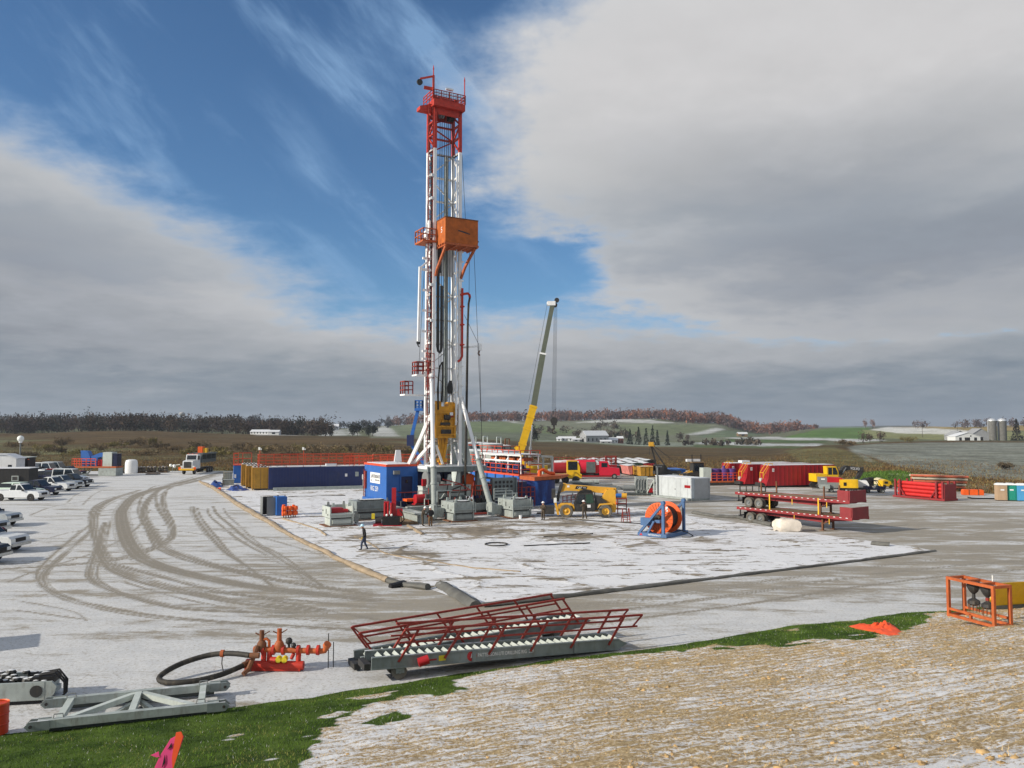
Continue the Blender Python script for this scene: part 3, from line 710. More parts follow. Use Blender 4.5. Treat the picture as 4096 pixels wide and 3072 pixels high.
f1=ridge(U*.05,V*.20,81,13);f2=ridge(X_*.16+Y_*.06,Y_*.10,83,22)*(fbm(X_*.1,Y_*.1,84)>.47);f3=ridge(U*.16,V*.55,85,16)
fold=np.maximum(f1**2,np.maximum(f2**2*.9,f3**2*.55*(fbm(X_*.2,Y_*.2,87)>.42)))
lpx,lpy=pix(X_,Y_,0*X_)
def blob(px,py,rx,ry): return np.clip(1.15-np.sqrt(((lpx-px)/rx)**2+((lpy-py)/ry)**2),0,1)
dirt=np.zeros_like(X_)
for a in [(1850,2085,420,40,.75),(1640,2215,190,28,.8),(1900,2125,260,34,.9),(2200,2105,260,26,.6),(2300,2150,150,24,.6),(2820,2165,130,18,.8),(2650,2190,150,22,.5),(2130,2240,200,24,.55),(1750,2260,120,16,.5),(1600,2110,150,22,.6),(1430,2150,110,16,.5),(1880,2320,150,12,.4),(2500,2130,150,20,.4),(2450,2060,200,16,.4),(1100,2060,90,16,.35),(2400,2250,160,14,.5),(2900,2250,160,12,.3)]:
    dirt=np.maximum(dirt,a[4]*blob(*a[:4]))
LZ=.02+.09*fold*np.minimum(1,np.minimum(A_,B_)/1.5)+.05*fbm(X_*.4,Y_*.4,88,3)
def liner_shader(t,b):
    g=t.node('ShaderNodeNewGeometry');pos=S(t.t,g.outputs['Position'])
    at=lambda n:S(t.t,t.node('ShaderNodeAttribute',attribute_name=n).outputs['Fac'])
    a=t.noise(pos,5.,6,.75);m=t.noise(pos,.8,5,.6)
    st=t.noise(t.mapping(pos,R(-18),(.22,.9,1)),1.,7,.68,.6);s2=t.noise(t.mapping(pos,R(-50),(.3,1.2,1)),1.,7,.68,.8);s3=t.noise(t.mapping(pos,R(-10),(1.1,3.2,1)),1.,6,.65,1.2)
    f=(at('fold')*(m*.9+.1)+at('dirt')*.72+(a-.5)*.35+(m-.5)*.2+(st-.54).max(0.)*6.+(s2-.545).max(0.)*6.+(s3-.56).max(0.)*6.)
    f=f.ss(.34,.62)
    c=t.mix(m.ss(.3,.7),lin((104,96,84)),lin((146,136,120)));c=t.mix((s2-.60).max(0.)*7.+(s3-.60).max(0.)*6.,c,(.07,.065,.06))
    c=t.mix(at('dirt').ss(.5,1.)*a.ss(.35,.65)*.5,c,(.12,.10,.08))
    t.put(t.mix(f,(.66,.67,.69),c),b.inputs['Base Color']);b.inputs['Roughness'].default_value=.8
    bn=t.node('ShaderNodeBump');t.put(a*.4+st,bn.inputs['Height']);bn.inputs['Strength'].default_value=.6;bn.inputs['Distance'].default_value=.12
    t.l.new(bn.outputs[0],b.inputs['Normal'])
mat('liner_snow',build=liner_shader)
lin_o=npmesh('pad_liner',np.stack([X_,Y_,LZ],-1).reshape(-1,3),grid(len(la),len(lb)),'liner_snow',smooth=True,attrs={'fold':fold.ravel(),'dirt':dirt.ravel()})
tag(lin_o,kind='structure',label='wrinkled snow dusted pad liner around the drilling rig')
def roll(name,label,pts,r,mt,cat='berm',jit=.12,flat=.75,group=None,seg=.6,seed=1):
    rr=random.Random(seed);P=[];pts=[Vector(p) for p in pts]
    for a,b in zip(pts,pts[1:]):
        n=max(1,int((b-a).length/seg))
        P+=[a.lerp(b,i/n) for i in range(n)]
    P.append(pts[-1]);rs=[];k=1.;wob=0.
    for i,p in enumerate(P):
        k+=rr.uniform(-jit,jit);k=min(1.25,max(.72,k));rs.append(r*k)
        wob=wob*.85+rr.uniform(-.05,.05);P[i]=Vector((p.x+wob,p.y+wob*.6,p.z+r*k*flat*.8))
    b=MB().tube(P,rs,9);b.v=[(v[0]+rr.uniform(-.03,.03),v[1]+rr.uniform(-.03,.03),max(0.005,v[2]*flat+rr.uniform(-.02,.02))) for v in b.v]
    return tag(b.build(name,mt,smooth=True),label,cat,group)
roll('liner_berm','long tan fabric berm rolled along the left edge of the liner',[G(*p) for p in [(800,1928),(870,1965),(950,2018),(1030,2068),(1130,2125),(1230,2180),(1330,2228),(1440,2282),(1555,2328)]],.27,'liner_tan',seed=3)
roll('liner_berm','grey uncovered stretch of berm beside the folded mat',[G(*p) for p in [(1560,2330),(1620,2345),(1715,2358)]],.3,'liner_grey',seed=4,jit=.2)
roll('liner_berm','low dark berm along the front edge of the liner',[G(*p) for p in [(1930,2428),(2250,2392),(2420,2372),(2700,2338),(3000,2300),(3300,2262),(3740,2207)]],.17,'liner_grey',seed=5,jit=.16)
roll('liner_berm','dark rolled berm ends lying behind the orange cable reel',[G(*p) for p in [(2775,2056),(2860,2070),(2950,2074),(3090,2108)]],.3,'liner_grey',seed=6)
roll('liner_fold','dark crumpled corner of the liner beside the trailers',[G(*p) for p in [(3490,2180),(3530,2184),(3560,2186)]],.3,'liner_grey','liner',seed=7,jit=.3)
roll('liner_fold','tan ridge of raised liner beside the walking worker',[G(*p) for p in [(1130,2078),(1210,2100),(1280,2125),(1300,2145)]],.16,'liner_tan','liner',seed=8)
roll('liner_fold','long tan ridge of raised liner crossing the open liner floor',[G(*p) for p in [(1420,2150),(1490,2180),(1515,2205),(1570,2225),(1700,2245),(1900,2275),(2080,2290)]],.13,'liner_tan','liner',seed=9)
roll('liner_fold','short tan ridge of liner in front of the two talking workers',[G(*p) for p in [(1632,2105),(1660,2122),(1690,2142)]],.16,'liner_tan','liner',seed=10)
roll('liner_fold','black torn flap of liner beside the grey berm',[G(*p) for p in [(1560,2352),(1590,2348),(1615,2340)]],.2,'black','liner',seed=11,jit=.3)
# flattened grey mat at the near corner
def mat_slab(b):
    a=G(1765,2345);c=G(1905,2428);d=(c-a).normalized();s=Vector((d.y,-d.x,0))
    r=[]
    for i in range(9):
        p=a.lerp(c,i/8);k=.95+.12*math.sin(i*2.1)
        r.append([p-s*.46*k+Vector((0,0,.03)),p-s*.3*k+Vector((0,0,.24+.03*math.sin(i*3))),p+s*.05+Vector((0,0,.33)),p+s*.3*k+Vector((0,0,.22+.04*math.cos(i*2.3))),p+s*.48*k+Vector((0,0,.03))])
    b.loft(r)
tag(part('folded_mat','liner_grey',None,mat_slab,True),'wide grey folded mat lying at the near corner of the liner','mat')
# ---- vegetation: far woods, trees, shrubs, tufts ----------------
def crown_tris(c,r,h,n,size,kind='round'):
    """n small triangles spread through a crown centred at c (x,y,zbase)"""
    u=rng.normal(size=(n,3));u/=np.linalg.norm(u,axis=1)[:,None];k=rng.random(n)**.4
    if kind=='cone':
        hz=rng.random(n)**1.5;a=rng.random(n)*2*np.pi;rad=r*(1-hz)*(.55+.45*rng.random(n))+.05
        p=np.stack([np.cos(a)*rad,np.sin(a)*rad,hz*h],1)
    else:
        nl=14 if kind=='shrub' else 9;lob=rng.normal(size=(nl,3))*(np.array([.62,.62,.2]) if kind=='shrub' else .31);li=rng.integers(0,nl,n)
        p=(u*k[:,None]*(.42 if kind=='shrub' else .62)+lob[li]);p=p*np.array([r,r,h*.5]);p[:,2]=np.maximum(p[:,2]+h*(.36 if kind=='shrub' else .55),.02*h)
    p=p+np.array(c)
    d=rng.normal(size=(n,3,3))*size;d[:,:,2]*=1.25
    return (p[:,None]+d).reshape(-1,3)
def wood(name,label,trees,tints,ntri,size):
    V=[];C=[]
    for (x,y,z,r,h) in trees:
        v=crown_tris((x,y,z),r,h,ntri,size);t_=np.array(lin(tints[rng.integers(0,len(tints))]))*rng.uniform(.75,1.25)
        V.append(v);C.append(np.repeat((t_[None]*rng.uniform(.7,1.3,(len(v)//3,1))),3,0))
        w=.07*size*3;q=np.array([(x-w,y,z-1),(x+w,y,z-1),(x,y,z+h*.8)]);V.append(q);C.append(np.repeat(t_[None]*.8,3,0))
    v=np.concatenate(V);o=npmesh(name,v,np.arange(len(v)).reshape(-1,3),'twigs',cols={'tint':np.concatenate(C)})
    return tag(o,kind='stuff',label=label)
def trees_along(segs):
    out=[]
    for px0,px1,Y0,Y1,n,r,h in segs:
        for i in range(n):
            px=rng.uniform(px0,px1);Y=rng.uniform(Y0,Y1);p=TP(px,Y);k=rng.uniform(.75,1.2)
            out.append((p.x,p.y,p.z-.5,r*k*rng.uniform(.8,1.3),h*k))
    return out
DK=[(72,64,58),(62,58,56),(80,68,58),(56,60,56),(70,62,62)]
wood('woodland','dark bare woodland along the ridge behind the pickups',trees_along([(-700,1320,575,680,420,5.4,12.6),(-700,900,690,800,220,5.8,13.4),(1000,1260,590,680,40,5,9)]),DK,170,.5)
wood('woodland','blue grey treetops on the higher ridge beyond the dark woodland',trees_along([(-700,1050,1150,1300,200,7,17),(900,1560,1150,1300,60,6,12)]),[(70,70,74),(62,66,70)],45,1.3)
wood('woodland','brown and rust autumn woodland on the middle hilltop',trees_along([(1560,2300,1380,1540,200,6,16),(2200,2760,1420,1560,240,6.5,17),(2660,2960,1330,1500,180,6.5,17),(2880,3200,1300,1600,150,6.5,15),(3130,3270,1450,1650,30,6,9)]),[(102,80,76),(112,84,72),(92,78,78),(126,82,62),(96,84,84),(118,92,84)],50,1.35)
wood('woodland','thin bare hedgerow trees behind the silos',trees_along([(3820,4300,1100,1260,46,6,12),(3660,3700,1200,1260,4,6,12)]),[(98,90,92),(90,84,88)],45,1.1)
wood('hedgerow','scrubby hedgerow along the foot of the middle hill',trees_along([(2280,2500,800,900,14,4.5,10),(2360,2480,1050,1120,10,5,9),(2440,2560,820,880,10,4,9),(2150,2280,900,1000,8,4,8),(2740,3050,640,720,18,2.6,5)]),[(72,66,60),(84,76,66)],60,.8)
def tree(name,label,px,Y,r,h,tint,kind='round',n=420,size=.32,group=None,trunk=.12,cat='tree'):
    p=TP(px,Y);o=thing(name,label,cat,p,rng.uniform(0,6),group)
    b=MB();b.cyl((0,0,-.6),(0,0,h*.62),trunk*2.2,6,trunk*.6)
    if kind!='cone':
        for i in range(7):
            a=rng.uniform(0,6.28);z0=h*rng.uniform(.18,.55);q=(math.cos(a)*r*.65,math.sin(a)*r*.65,z0+h*.3);b.cyl((0,0,z0),q,trunk*.7,4,trunk*.2)
    b.build('trunk','bark',o)
    v=crown_tris((0,0,.0 if kind=='cone' else h*.08),r,h*(1. if kind=='cone' else .95),n,size,kind)
    t_=np.array(lin(tint));c=np.repeat(t_[None]*rng.uniform(.6,1.4,(n,1)),3,0)
    npmesh('crown',v,np.arange(len(v)).reshape(-1,3),'twigs',o,cols={'tint':c});return o
EVG=(36,46,38)
for px,Y,r,h in [(2520,700,3.,13.),(2555,690,3.4,15.),(2585,700,3.2,14.5),(2610,695,3.,16.5)]:
    tree('conifer_tree',{13.:'shortest',15.:'second tallest',14.5:'third tallest',16.5:'tallest'}[h]+' dark spruce in the tight clump near the grey barn',px,Y,r,h,EVG,'cone',420,.42,'spruces beside the barn')
for px,Y,r,h in [(2630,690,2.2,13.),(2670,690,2.2,12.5)]:
    tree('conifer_tree','slim dark spruce standing apart from the spruce clump',px,Y,r,h,EVG,'cone',360,.4,'slim spruces')
tree('conifer_tree','tall dark fir standing beside the twin silos',4068,660,5.,17.5,(44,44,42),'cone',620,.5)
tree('conifer_tree','dark pine behind the yellow crane boom',2135,560,3.4,12.,(42,48,40),'round',420,.45)
tree('conifer_tree','dark cedar behind the grey barn gable',2465,760,2.6,9.,(40,46,40),'round',300,.42)
for px,Y,r,h in [(1410,600,3.5,9.5),(1430,606,4.,10.5),(1475,604,3.6,10.),(1490,600,3.2,8.5),(1320,596,2.4,7.)]:
    tree('pine_tree',{9.5:'middling',10.5:'tallest',10.:'second tallest',8.5:'shorter',7.:'smallest lone'}[h]+' dark pine in the row before the snowy fields',px,Y,r,h,(44,50,44),'round',420,.45,'pines before the snowy fields')
for px,Y,r,h in [(3455,520,3.4,8.5),(3520,520,3.2,8.),(3480,530,2.2,6.)]:
    tree('bare_tree',{8.5:'largest',8.:'second',6.:'smallest'}[h]+' bare spreading tree on the knoll before the green hill',px,Y,r,h,(84,74,66),'round',260,.3,'bare trees on the knoll')
for px,Y,r,h in [(3462,1210,4.4,15.),(3490,1215,4.4,14.)]:
    tree('bare_tree','pale pinkish bare tree on the skyline above the green hill',px,Y,r,h,(128,108,104),'round',260,.6,'skyline trees')
tree('bare_tree','bare grey tree at the corner of the snowy strip',2720,780,4.2,12.5,(78,72,66),'round',320,.45)
tree('bare_tree','slender bare tree beside the corner tree',2750,790,2.4,8.,(88,80,74),'round',220,.4)
for px,Y,r,h in [(1552,1330,4.,17.),(1285,1000,5.,17.)]:
    tree('bare_tree','lone bare tree rising above the left ridge line',px,Y,r,h,(84,76,76),'round',260,.7,'lone ridge trees')
SHR=[(60,330,3.4,4.6),(180,300,3.8,4.2),(240,345,2.,4.5),(262,360,2.6,6.),(330,262,4.,4.),(235,285,3.,4.),(400,300,3.2,4.4),(455,330,3.,3.8),(520,335,3.6,5.2),(560,345,2.8,5.6),(610,350,2.,5.4),(640,320,2.6,3.6),(690,300,2.6,3.4),(760,262,3.,4.),(795,300,4.2,6.2),(830,290,2.6,3.4),(880,285,2.6,4.),(960,300,3.,5.4),(990,295,3.4,5.),(1045,290,2.6,3.8),(1090,310,2.8,3.6),(1130,270,4.,5.2),(1215,290,3.4,4.4),(1265,270,3.2,4.),(1310,262,4.6,5.2),(1350,275,3.,3.8),(1420,300,3.2,4.6),(1470,280,3.8,5.8),(1500,285,3.4,5.),(1545,290,3.,4.),(1600,280,3.,4.),(1640,290,2.8,3.6),(2140,265,3.,3.8),(2235,240,3.,2.6),(2290,236,3.,2.4),(3370,395,2.8,4.2),(3410,396,2.2,3.4),(3630,440,3.4,5.),(4010,250,2.,2.8),(2950,230,2.6,1.5),(3080,225,3.,1.5),(100,270,4.,2.6),(560,275,4.,2.6),(900,265,4.,2.6),(1180,255,4.,2.4),(1560,255,4.,2.6)]
for i,(px,Y,r,h) in enumerate(SHR):
    lb,tn=[('bare grey brown',(96,84,64)),('olive leafy',(92,86,54)),('dark twiggy',(78,70,56))][i%3]
    lb=('tall ' if h>4.5 else 'low ' if h<3.6 else '')+lb+' shrub in the rough field '+next(w for q,w in ((150,'behind the black cabin'),(330,'behind the parked vans'),(480,'behind the orange railed skid'),(700,'behind the sack pallets'),(880,'behind the white bed truck'),(1050,'behind the yellow containers'),(1250,'behind the blue house'),(1450,'beyond the blue house roof'),(1900,'behind the doghouse'),(2260,'behind the crane'),(2700,'behind the snow covered bins'),(3200,'behind the red tanks'),(3450,'on the knoll before the green hill'),(9999,'on the snowy hillside by the toilets')) if px<q)
    tree('field_shrub',lb,px,Y,r,h,tuple(min(255,int(c*1.22)) for c in tn),'shrub',1100,.16,'shrubs on the rough field',trunk=.05,cat='shrub')
# tall dry grass fringe and tufts on the nearer field
n=60000;px=rng.uniform(-300,4500,n);ye=np.interp(px,EDGE_X,EDGE_Y);Y=ye+1+rng.random(n)**1.6*170
z=tz(px,Y);X=(px-CX)/F*(Y*CT+(z-H)*ST);p=np.stack([X,Y,z],1)
v,f=blades(p,.42,.16,.7);c=np.array([lin((118,92,56)),lin((98,76,48)),lin((128,118,78)),lin((104,84,60))])[rng.integers(0,4,n)]*rng.uniform(.7,1.25,(n,1))
gb=(inpoly(*pix(X,Y,z),[(3400,1930),(3440,1890),(3600,1882),(3740,1915),(3770,1940)]));c[gb]=np.array(lin((80,106,44)))*rng.uniform(.7,1.3,(int(gb.sum()),1))
tag(npmesh('dry_grass',v,f,'twigs',cols={'tint':np.repeat(c,3,0)}),kind='stuff',label='dry brown grass tufts over the near field')
# ================================================================ THE RIG
C0=Vector((-7.8,90.,0));YAW=SPAN
def loc_of(p,c=C0,rz=YAW):
    d=Vector(p)-c;c_,s_=math.cos(rz),math.sin(rz)
    return Vector((d.x*c_+d.y*s_,-d.x*s_+d.y*c_,d.z))
def RG(px,py,z=0.): return loc_of(G(px,py,z))
def RQ(px,py,Y): return loc_of(Q(px,py,Y))
def Zp(py): return Q(1772,py,90.).z
rig=thing('drilling_mast','tall red and white lattice drilling mast with an orange racking box','drilling rig',C0,YAW)
zf=Zp(1862);zt=Zp(450);zr=Zp(612);WX,WY=1.55,.95
def legx(z,sx): return sx*(WX+.12*max(0,(zt-z)/(zt-zf)))
def legp(sx,sy,z): return Vector((legx(z,sx),sy*WY,z))
for sx in (-1,1):
    for sy in (-1,1):
        part('leg','white_steel',rig,lambda b:b.bar(legp(sx,sy,zf),legp(sx,sy,zr),.36,.3))
        part('upper_leg','red_steel',rig,lambda b:b.bar(legp(sx,sy,zr+.002),legp(sx,sy,zt),.36,.3))
# lattice: sides (left, right) and back, open front
zs=[zf+(zr-zf)*i/13 for i in range(14)]
def lattice(b,levels,w):
    for i,z in enumerate(levels):
        for sx in (-1,1): b.bar(legp(sx,-1,z),legp(sx,1,z),w)
        b.bar(legp(-1,1,z),legp(1,1,z),w)
        if i+1<len(levels):
            z2=levels[i+1];f=(-1)**i
            for sx in (-1,1): b.bar(legp(sx,-f,z),legp(sx,f,z2),w*.8)
            b.bar(legp(-f,1,z),legp(f,1,z2),w*.7)
part('lattice_brace','white_steel',rig,lambda b:lattice(b,zs,.2))
zu=[zr,Zp(550),Zp(500),zt]
part('lattice_brace','red_steel',rig,lambda b:lattice(b,zu,.2))
# side brackets sticking out left of the ladder
for py in (1045,1090,1170,1250,1332,1410,1440,1495):
    z=Zp(py);part('bracket','white_steel',rig,lambda b:b.box(-2.75,-1.5,-.55,-.3,z-.12,z+.12))
for py in (945,960,990,1010):
    z=Zp(py);part('bracket','white_steel',rig,lambda b:b.box(-2.3,-1.5,-.6,-.2,z-.1,z+.1))
part('ladder','rail_red',rig,lambda b:(b.ladder((-2.05,-.9,zf+.4),(-2.05,-.9,Zp(425)),.5,(1,0,0),.035,.5)))
part('ladder','rail_red',rig,lambda b:(b.ladder((-1.85,.3,Zp(1560)),(-1.85,.3,Zp(1380)),.7,(0,1,0),.04,.45)))
part('ladder_cage','rail_red',rig,lambda b:[b.bars([(-2.35,-.9,z),(-2.35,-1.5,z),(-1.75,-1.5,z),(-1.75,-.9,z)],.05) for z in [Zp(1580)+i*.9 for i in range(6)]]+[b.bar((x,-1.5,Zp(1580)),(x,-1.5,Zp(1580)+4.5),.05) for x in (-2.35,-1.75)])
part('guide_rail','grey_pale',rig,lambda b:b.bar((.55,.62,zf+.3),(.55,.62,Zp(620)),.34,.22))
part('guide_rail','white_steel',rig,lambda b:b.bar((1.15,-1.0,Zp(1700)),(1.15,-1.0,Zp(640)),.14))
def windwall(b):
    z0,z1=Zp(1100),Zp(985)
    b.box(-.6,1.45,.72,.78,z0,z1)
    for i in range(6): b.box(-.55+i*.36,-.48+i*.36,.66,.719,z0+.02,z1-.02)
part('wind_wall','white_steel',rig,windwall)
part('wind_wall','white_steel',rig,lambda b:b.box(-1.62,-1.55,-.7,.6,Zp(1065),Zp(985)))
# crown
def crown(b):
    b.box(-1.95,1.95,-1.5,1.35,zt,zt+.75);b.box(-1.7,1.75,-1.25,1.1,zt+.75,zt+.9)
    b.prism([(-1.8,zt),(1.8,zt),(1.3,zt-.8),(-1.2,zt-.8)],-1.1,-1.0);b.prism([(-1.8,zt),(1.8,zt),(1.3,zt-.8),(-1.2,zt-.8)],.9,1.0)
cr=part('crown_block','red_steel',rig,crown)
for i,(xx,rr) in enumerate([(-.75,.5),(-.45,.45),(.45,.5),(.62,.5),(.79,.5),(.96,.5)]):
    part('sheave','machine_dark' if i>1 else 'grey_hub',rig,lambda b:b.cyl((xx-.06,-.6 if i<2 else -.2,zt-.55),(xx+.06,-.6 if i<2 else -.2,zt-.55),rr,16),True)
part('crown_rail','red_steel',rig,lambda b:b.rail([(-2.05,1.3,zt+.75),(-2.05,-1.5,zt+.75),(1.95,-1.5,zt+.75),(1.95,1.3,zt+.75)],1.05,.04,.9,2))
def mesh(b):
    for i in range(13): b.bar((-1.95+i*.3,-1.53,zt+.85),(-1.95+i*.3,-1.53,zt+1.8),.03)
    for i in range(6): b.bar((-1.95,-1.53,zt+.9+i*.17),(1.9,-1.53,zt+.9+i*.17),.03)
part('crown_screen','machine_dark',rig,mesh)
part('crown_machinery','red_steel',rig,lambda b:(b.cyl((-.9,0,zt+1.2),(.9,0,zt+1.2),.5,12),b.box(-1.5,-1.1,-.4,.4,zt+.9,zt+1.7),b.box(1.05,1.5,-.5,.5,zt+.9,zt+1.6)))
part('crown_davit','red_steel',rig,lambda b:(b.bar((-1.9,-1.2,zt+.75),(-1.9,-1.2,zt+3.5),.2),b.bar((-1.9,-1.2,zt+3.4),(-3.4,-.9,zt+2.9),.18),b.bar((-1.9,-1.1,zt+1.95),(-2.9,-.8,zt+2.05),.3)))
part('davit_sheave','machine_dark',rig,lambda b:b.cyl((-3.45,-1.,zt+2.5),(-3.45,-.8,zt+2.5),.34,12))
for x_,y_,h_ in ((-1.9,-1.2,4.2),(1.95,-1.3,3.6)):
    part('antenna_pole','red_steel',rig,lambda b:(b.cyl((x_,y_,zt+.75),(x_,y_,zt+h_),.06,6),b.cyl((x_,y_,zt+h_),(x_,y_,zt+h_+.5),.09,6,.02)))
part('crown_light','white_steel',rig,lambda b:(b.bar((.15,-1.2,zt+1.2),(.15,-1.2,zt+2.2),.06),b.box(-.35,.5,-1.4,-1.1,zt+2.15,zt+2.35)))
part('crown_outrigger','red_steel',rig,lambda b:b.prism([(-1.9,zt+.4),(-1.9,zt-.5),(-3.3,zt-.5),(-3.3,zt-.1)],-.7,.3))
# racking board box
bx0,bx1,by0,by1=-1.35,2.65,-3.45,-.75;bz0,bz1=Q(1785,972,87).z,Q(1785,872,87).z
def rbox(b):
    t_=.06
    for x0,x1,y0,y1 in ((bx0,bx1,by0,by0+t_),(bx0,bx1,by1-t_,by1),(bx0,bx0+t_,by0+t_,by1-t_),(bx1-t_,bx1,by0+t_,by1-t_)): b.box(x0,x1,y0,y1,bz0,bz1)
rb=part('racking_board','rust_tarp',rig,rbox)
part('board_floor','orange_steel',rb,lambda b:[b.box(bx0-.1,bx1+.1,by0+i*.62,by0+i*.62+.22,bz0-.22,bz0-.02) for i in range(5)]+[b.box(bx0+i*1.28,bx0+i*1.28+.16,by0,by1,bz0-.36,bz0-.22) for i in range(4)])
part('board_rim','rust',rb,lambda b:b.bars([(bx0,by0,bz1),(bx1,by0,bz1),(bx1,by1,bz1),(bx0,by1,bz1),(bx0,by0,bz1)],.1))
[part('torn_flap','machine_dark',rb,lambda b:b.prism([(bx1+.02,bz0+z),(bx1+.22,bz0+z-.2),(bx1+.02,bz0+z-.45)],by0+.2+i*.3,by0+.24+i*.3)) for i,z in enumerate((.7,1.5,2.2,2.6,1.1))]
text('5',.9,'text_white',rb,(bx0-.012,by0+1.0,bz0+1.5),(R(90),0,R(-90)),ex=.004)
part('tear','machine_dark',rb,lambda b:b.prism([(.2,bz0+1.35),(1.6,bz0+1.1),(1.7,bz0+1.2),(.9,bz0+1.4),(.2,bz0+1.5)],by0-.012,by0-.004))
for pts in ([(-1.15,-3.2,bz0-.3),(-1.5,-1.6,Zp(1090)),(-1.5,-1.2,Zp(1115))],[(2.4,-3.2,bz0-.3),(1.85,-1.9,Zp(1070)),(1.65,-1.1,Zp(1115))]):
    part('board_strut','orange_steel',rig,lambda b:b.bars(pts,.24))
part('side_platform','orange_steel',rig,lambda b:(b.box(-3.1,-1.4,-1.3,1.1,Zp(985),Zp(978)),b.rail([(-1.5,1.1,Zp(978)),(-3.05,1.1,Zp(978)),(-3.05,-1.25,Zp(978)),(-1.5,-1.25,Zp(978))],1.3,.05,.8,1)))
part('platform_gear','white_steel',rig,lambda b:(b.box(-2.4,-1.7,-.5,.4,Zp(960),Zp(935)),b.cyl((-2.2,-.9,Zp(955)),(-2.2,-.9,Zp(900)),.18,8)))
# left white arm with hook, lower landings
part('side_pole','white_steel',rig,lambda b:(b.bar((-3.05,-.4,Zp(1080)),(-3.2,-.4,Zp(1375)),.26),b.bar((-3.05,-.4,Zp(1085)),(-1.6,-.4,Zp(1040)),.18),b.bar((-3.05,-.4,Zp(1088)),(-1.5,-.4,Zp(1088)),.2)))
part('side_hook','machine_dark',rig,lambda b:(b.cyl((-3.2,-.5,Zp(1378)),(-3.2,-.3,Zp(1378)),.22,8),b.bar((-3.3,-.4,Zp(1385)),(-3.1,-.4,Zp(1395)),.1)))
for py,x0,pw in ((1502,-3.5,1.9),(1580,-4.9,1.3)):
    z=Zp(py);pl=part('landing','white_steel',rig,lambda b:(b.box(x0,x0+pw,-.7,.7,z-.16,z),b.bar((x0+pw-.1,0,z-.1),(-1.6,0,z-.1),.2)))
    part('landing_cage','rail_red',pl,lambda b:b.rail([(x0+pw*.75,-.65,z),(x0+.05,-.65,z),(x0+.05,.65,z),(x0+pw*.75,.65,z)],1.4,.05,.65,2))
part('service_loop','machine_dark',rig,lambda b:(b.bar((-.95,-.95,Zp(960)),(-.95,-.95,Zp(1100)),.34,.2),b.bar((-1.1,-.95,Zp(1100)),(-1.1,-.95,Zp(1395)),.3,.22),b.bar((-.65,-.95,Zp(1150)),(-.65,-.95,Zp(1395)),.28,.22),b.tube([(-1.1,-.95,Zp(1393)),(-1.05,-.95,Zp(1408)),(-.87,-.95,Zp(1414)),(-.7,-.95,Zp(1408)),(-.65,-.95,Zp(1393))],.16)))
part('standpipe','red_steel',rig,lambda b:(b.tube([(1.75,-1.3,Zp(1155)),(1.75,-1.3,Zp(1425)),(1.6,-1.2,Zp(1440)),(1.3,-1.1,Zp(1448))],.13),b.tube([(1.75,-1.3,Zp(1178)),(2.4,-1.4,Zp(1174)),(2.6,-1.4,Zp(1180)),(2.65,-1.4,Zp(1190))],.15),[b.box(1.55,1.95,-1.5,-1.1,Zp(p)-.08,Zp(p)+.08) for p in (1180,1228,1300,1380)]),True)
part('mud_hose','hose',rig,lambda b:b.tube([(2.65,-1.4,Zp(1190)),(2.45,-1.5,Zp(1215)),(2.3,-1.6,Zp(1300)),(2.2,-1.6,Zp(1500)),(2.1,-1.7,Zp(1680)),(1.95,-1.9,Zp(1800)),(1.75,-2.2,Zp(1930)),(1.7,-2.4,2.)],.12),True)
part('winch_arm','white_steel',rig,lambda b:(b.bar((1.5,-1.,Zp(1392)),(3.9,-1.4,Zp(1382)),.2),b.box(3.75,4.1,-1.6,-1.2,Zp(1400),Zp(1372))))
part('hook_tackle','rust',rig,lambda b:b.bars([(3.9,-1.4,Zp(1400)),(3.7,-1.4,Zp(1412)),(3.95,-1.4,Zp(1420))],.12))
part('drill_line','cable',rig,lambda b:[b.bar((x_,-.5,zt-.5),(x_,-.5,Zp(1605)),.05) for x_ in (-.75,-.5,-.2,.1,.3,.85)]+[b.bar((x_,.3,zt-.5),(x_,.3,zf),.05) for x_ in (.45,.9)])
part('guy_line','cable',rig,lambda b:[b.bar(p,q,.035) for p,q in (((2.6,-1.4,Zp(980)),(2.3,-1.5,Zp(1860))),((3.0,-1.6,Zp(960)),(3.6,-3.,Zp(1880))),((3.9,-1.4,Zp(1390)),(4.,-2.,Zp(1860))),((2.,-1.3,Zp(1260)),(3.9,-1.4,Zp(1382))),((-1.7,0,Zp(640)),(-3.,0,Zp(1500))),((1.8,-1.,Zp(620)),(2.3,-1.2,Zp(960))))])
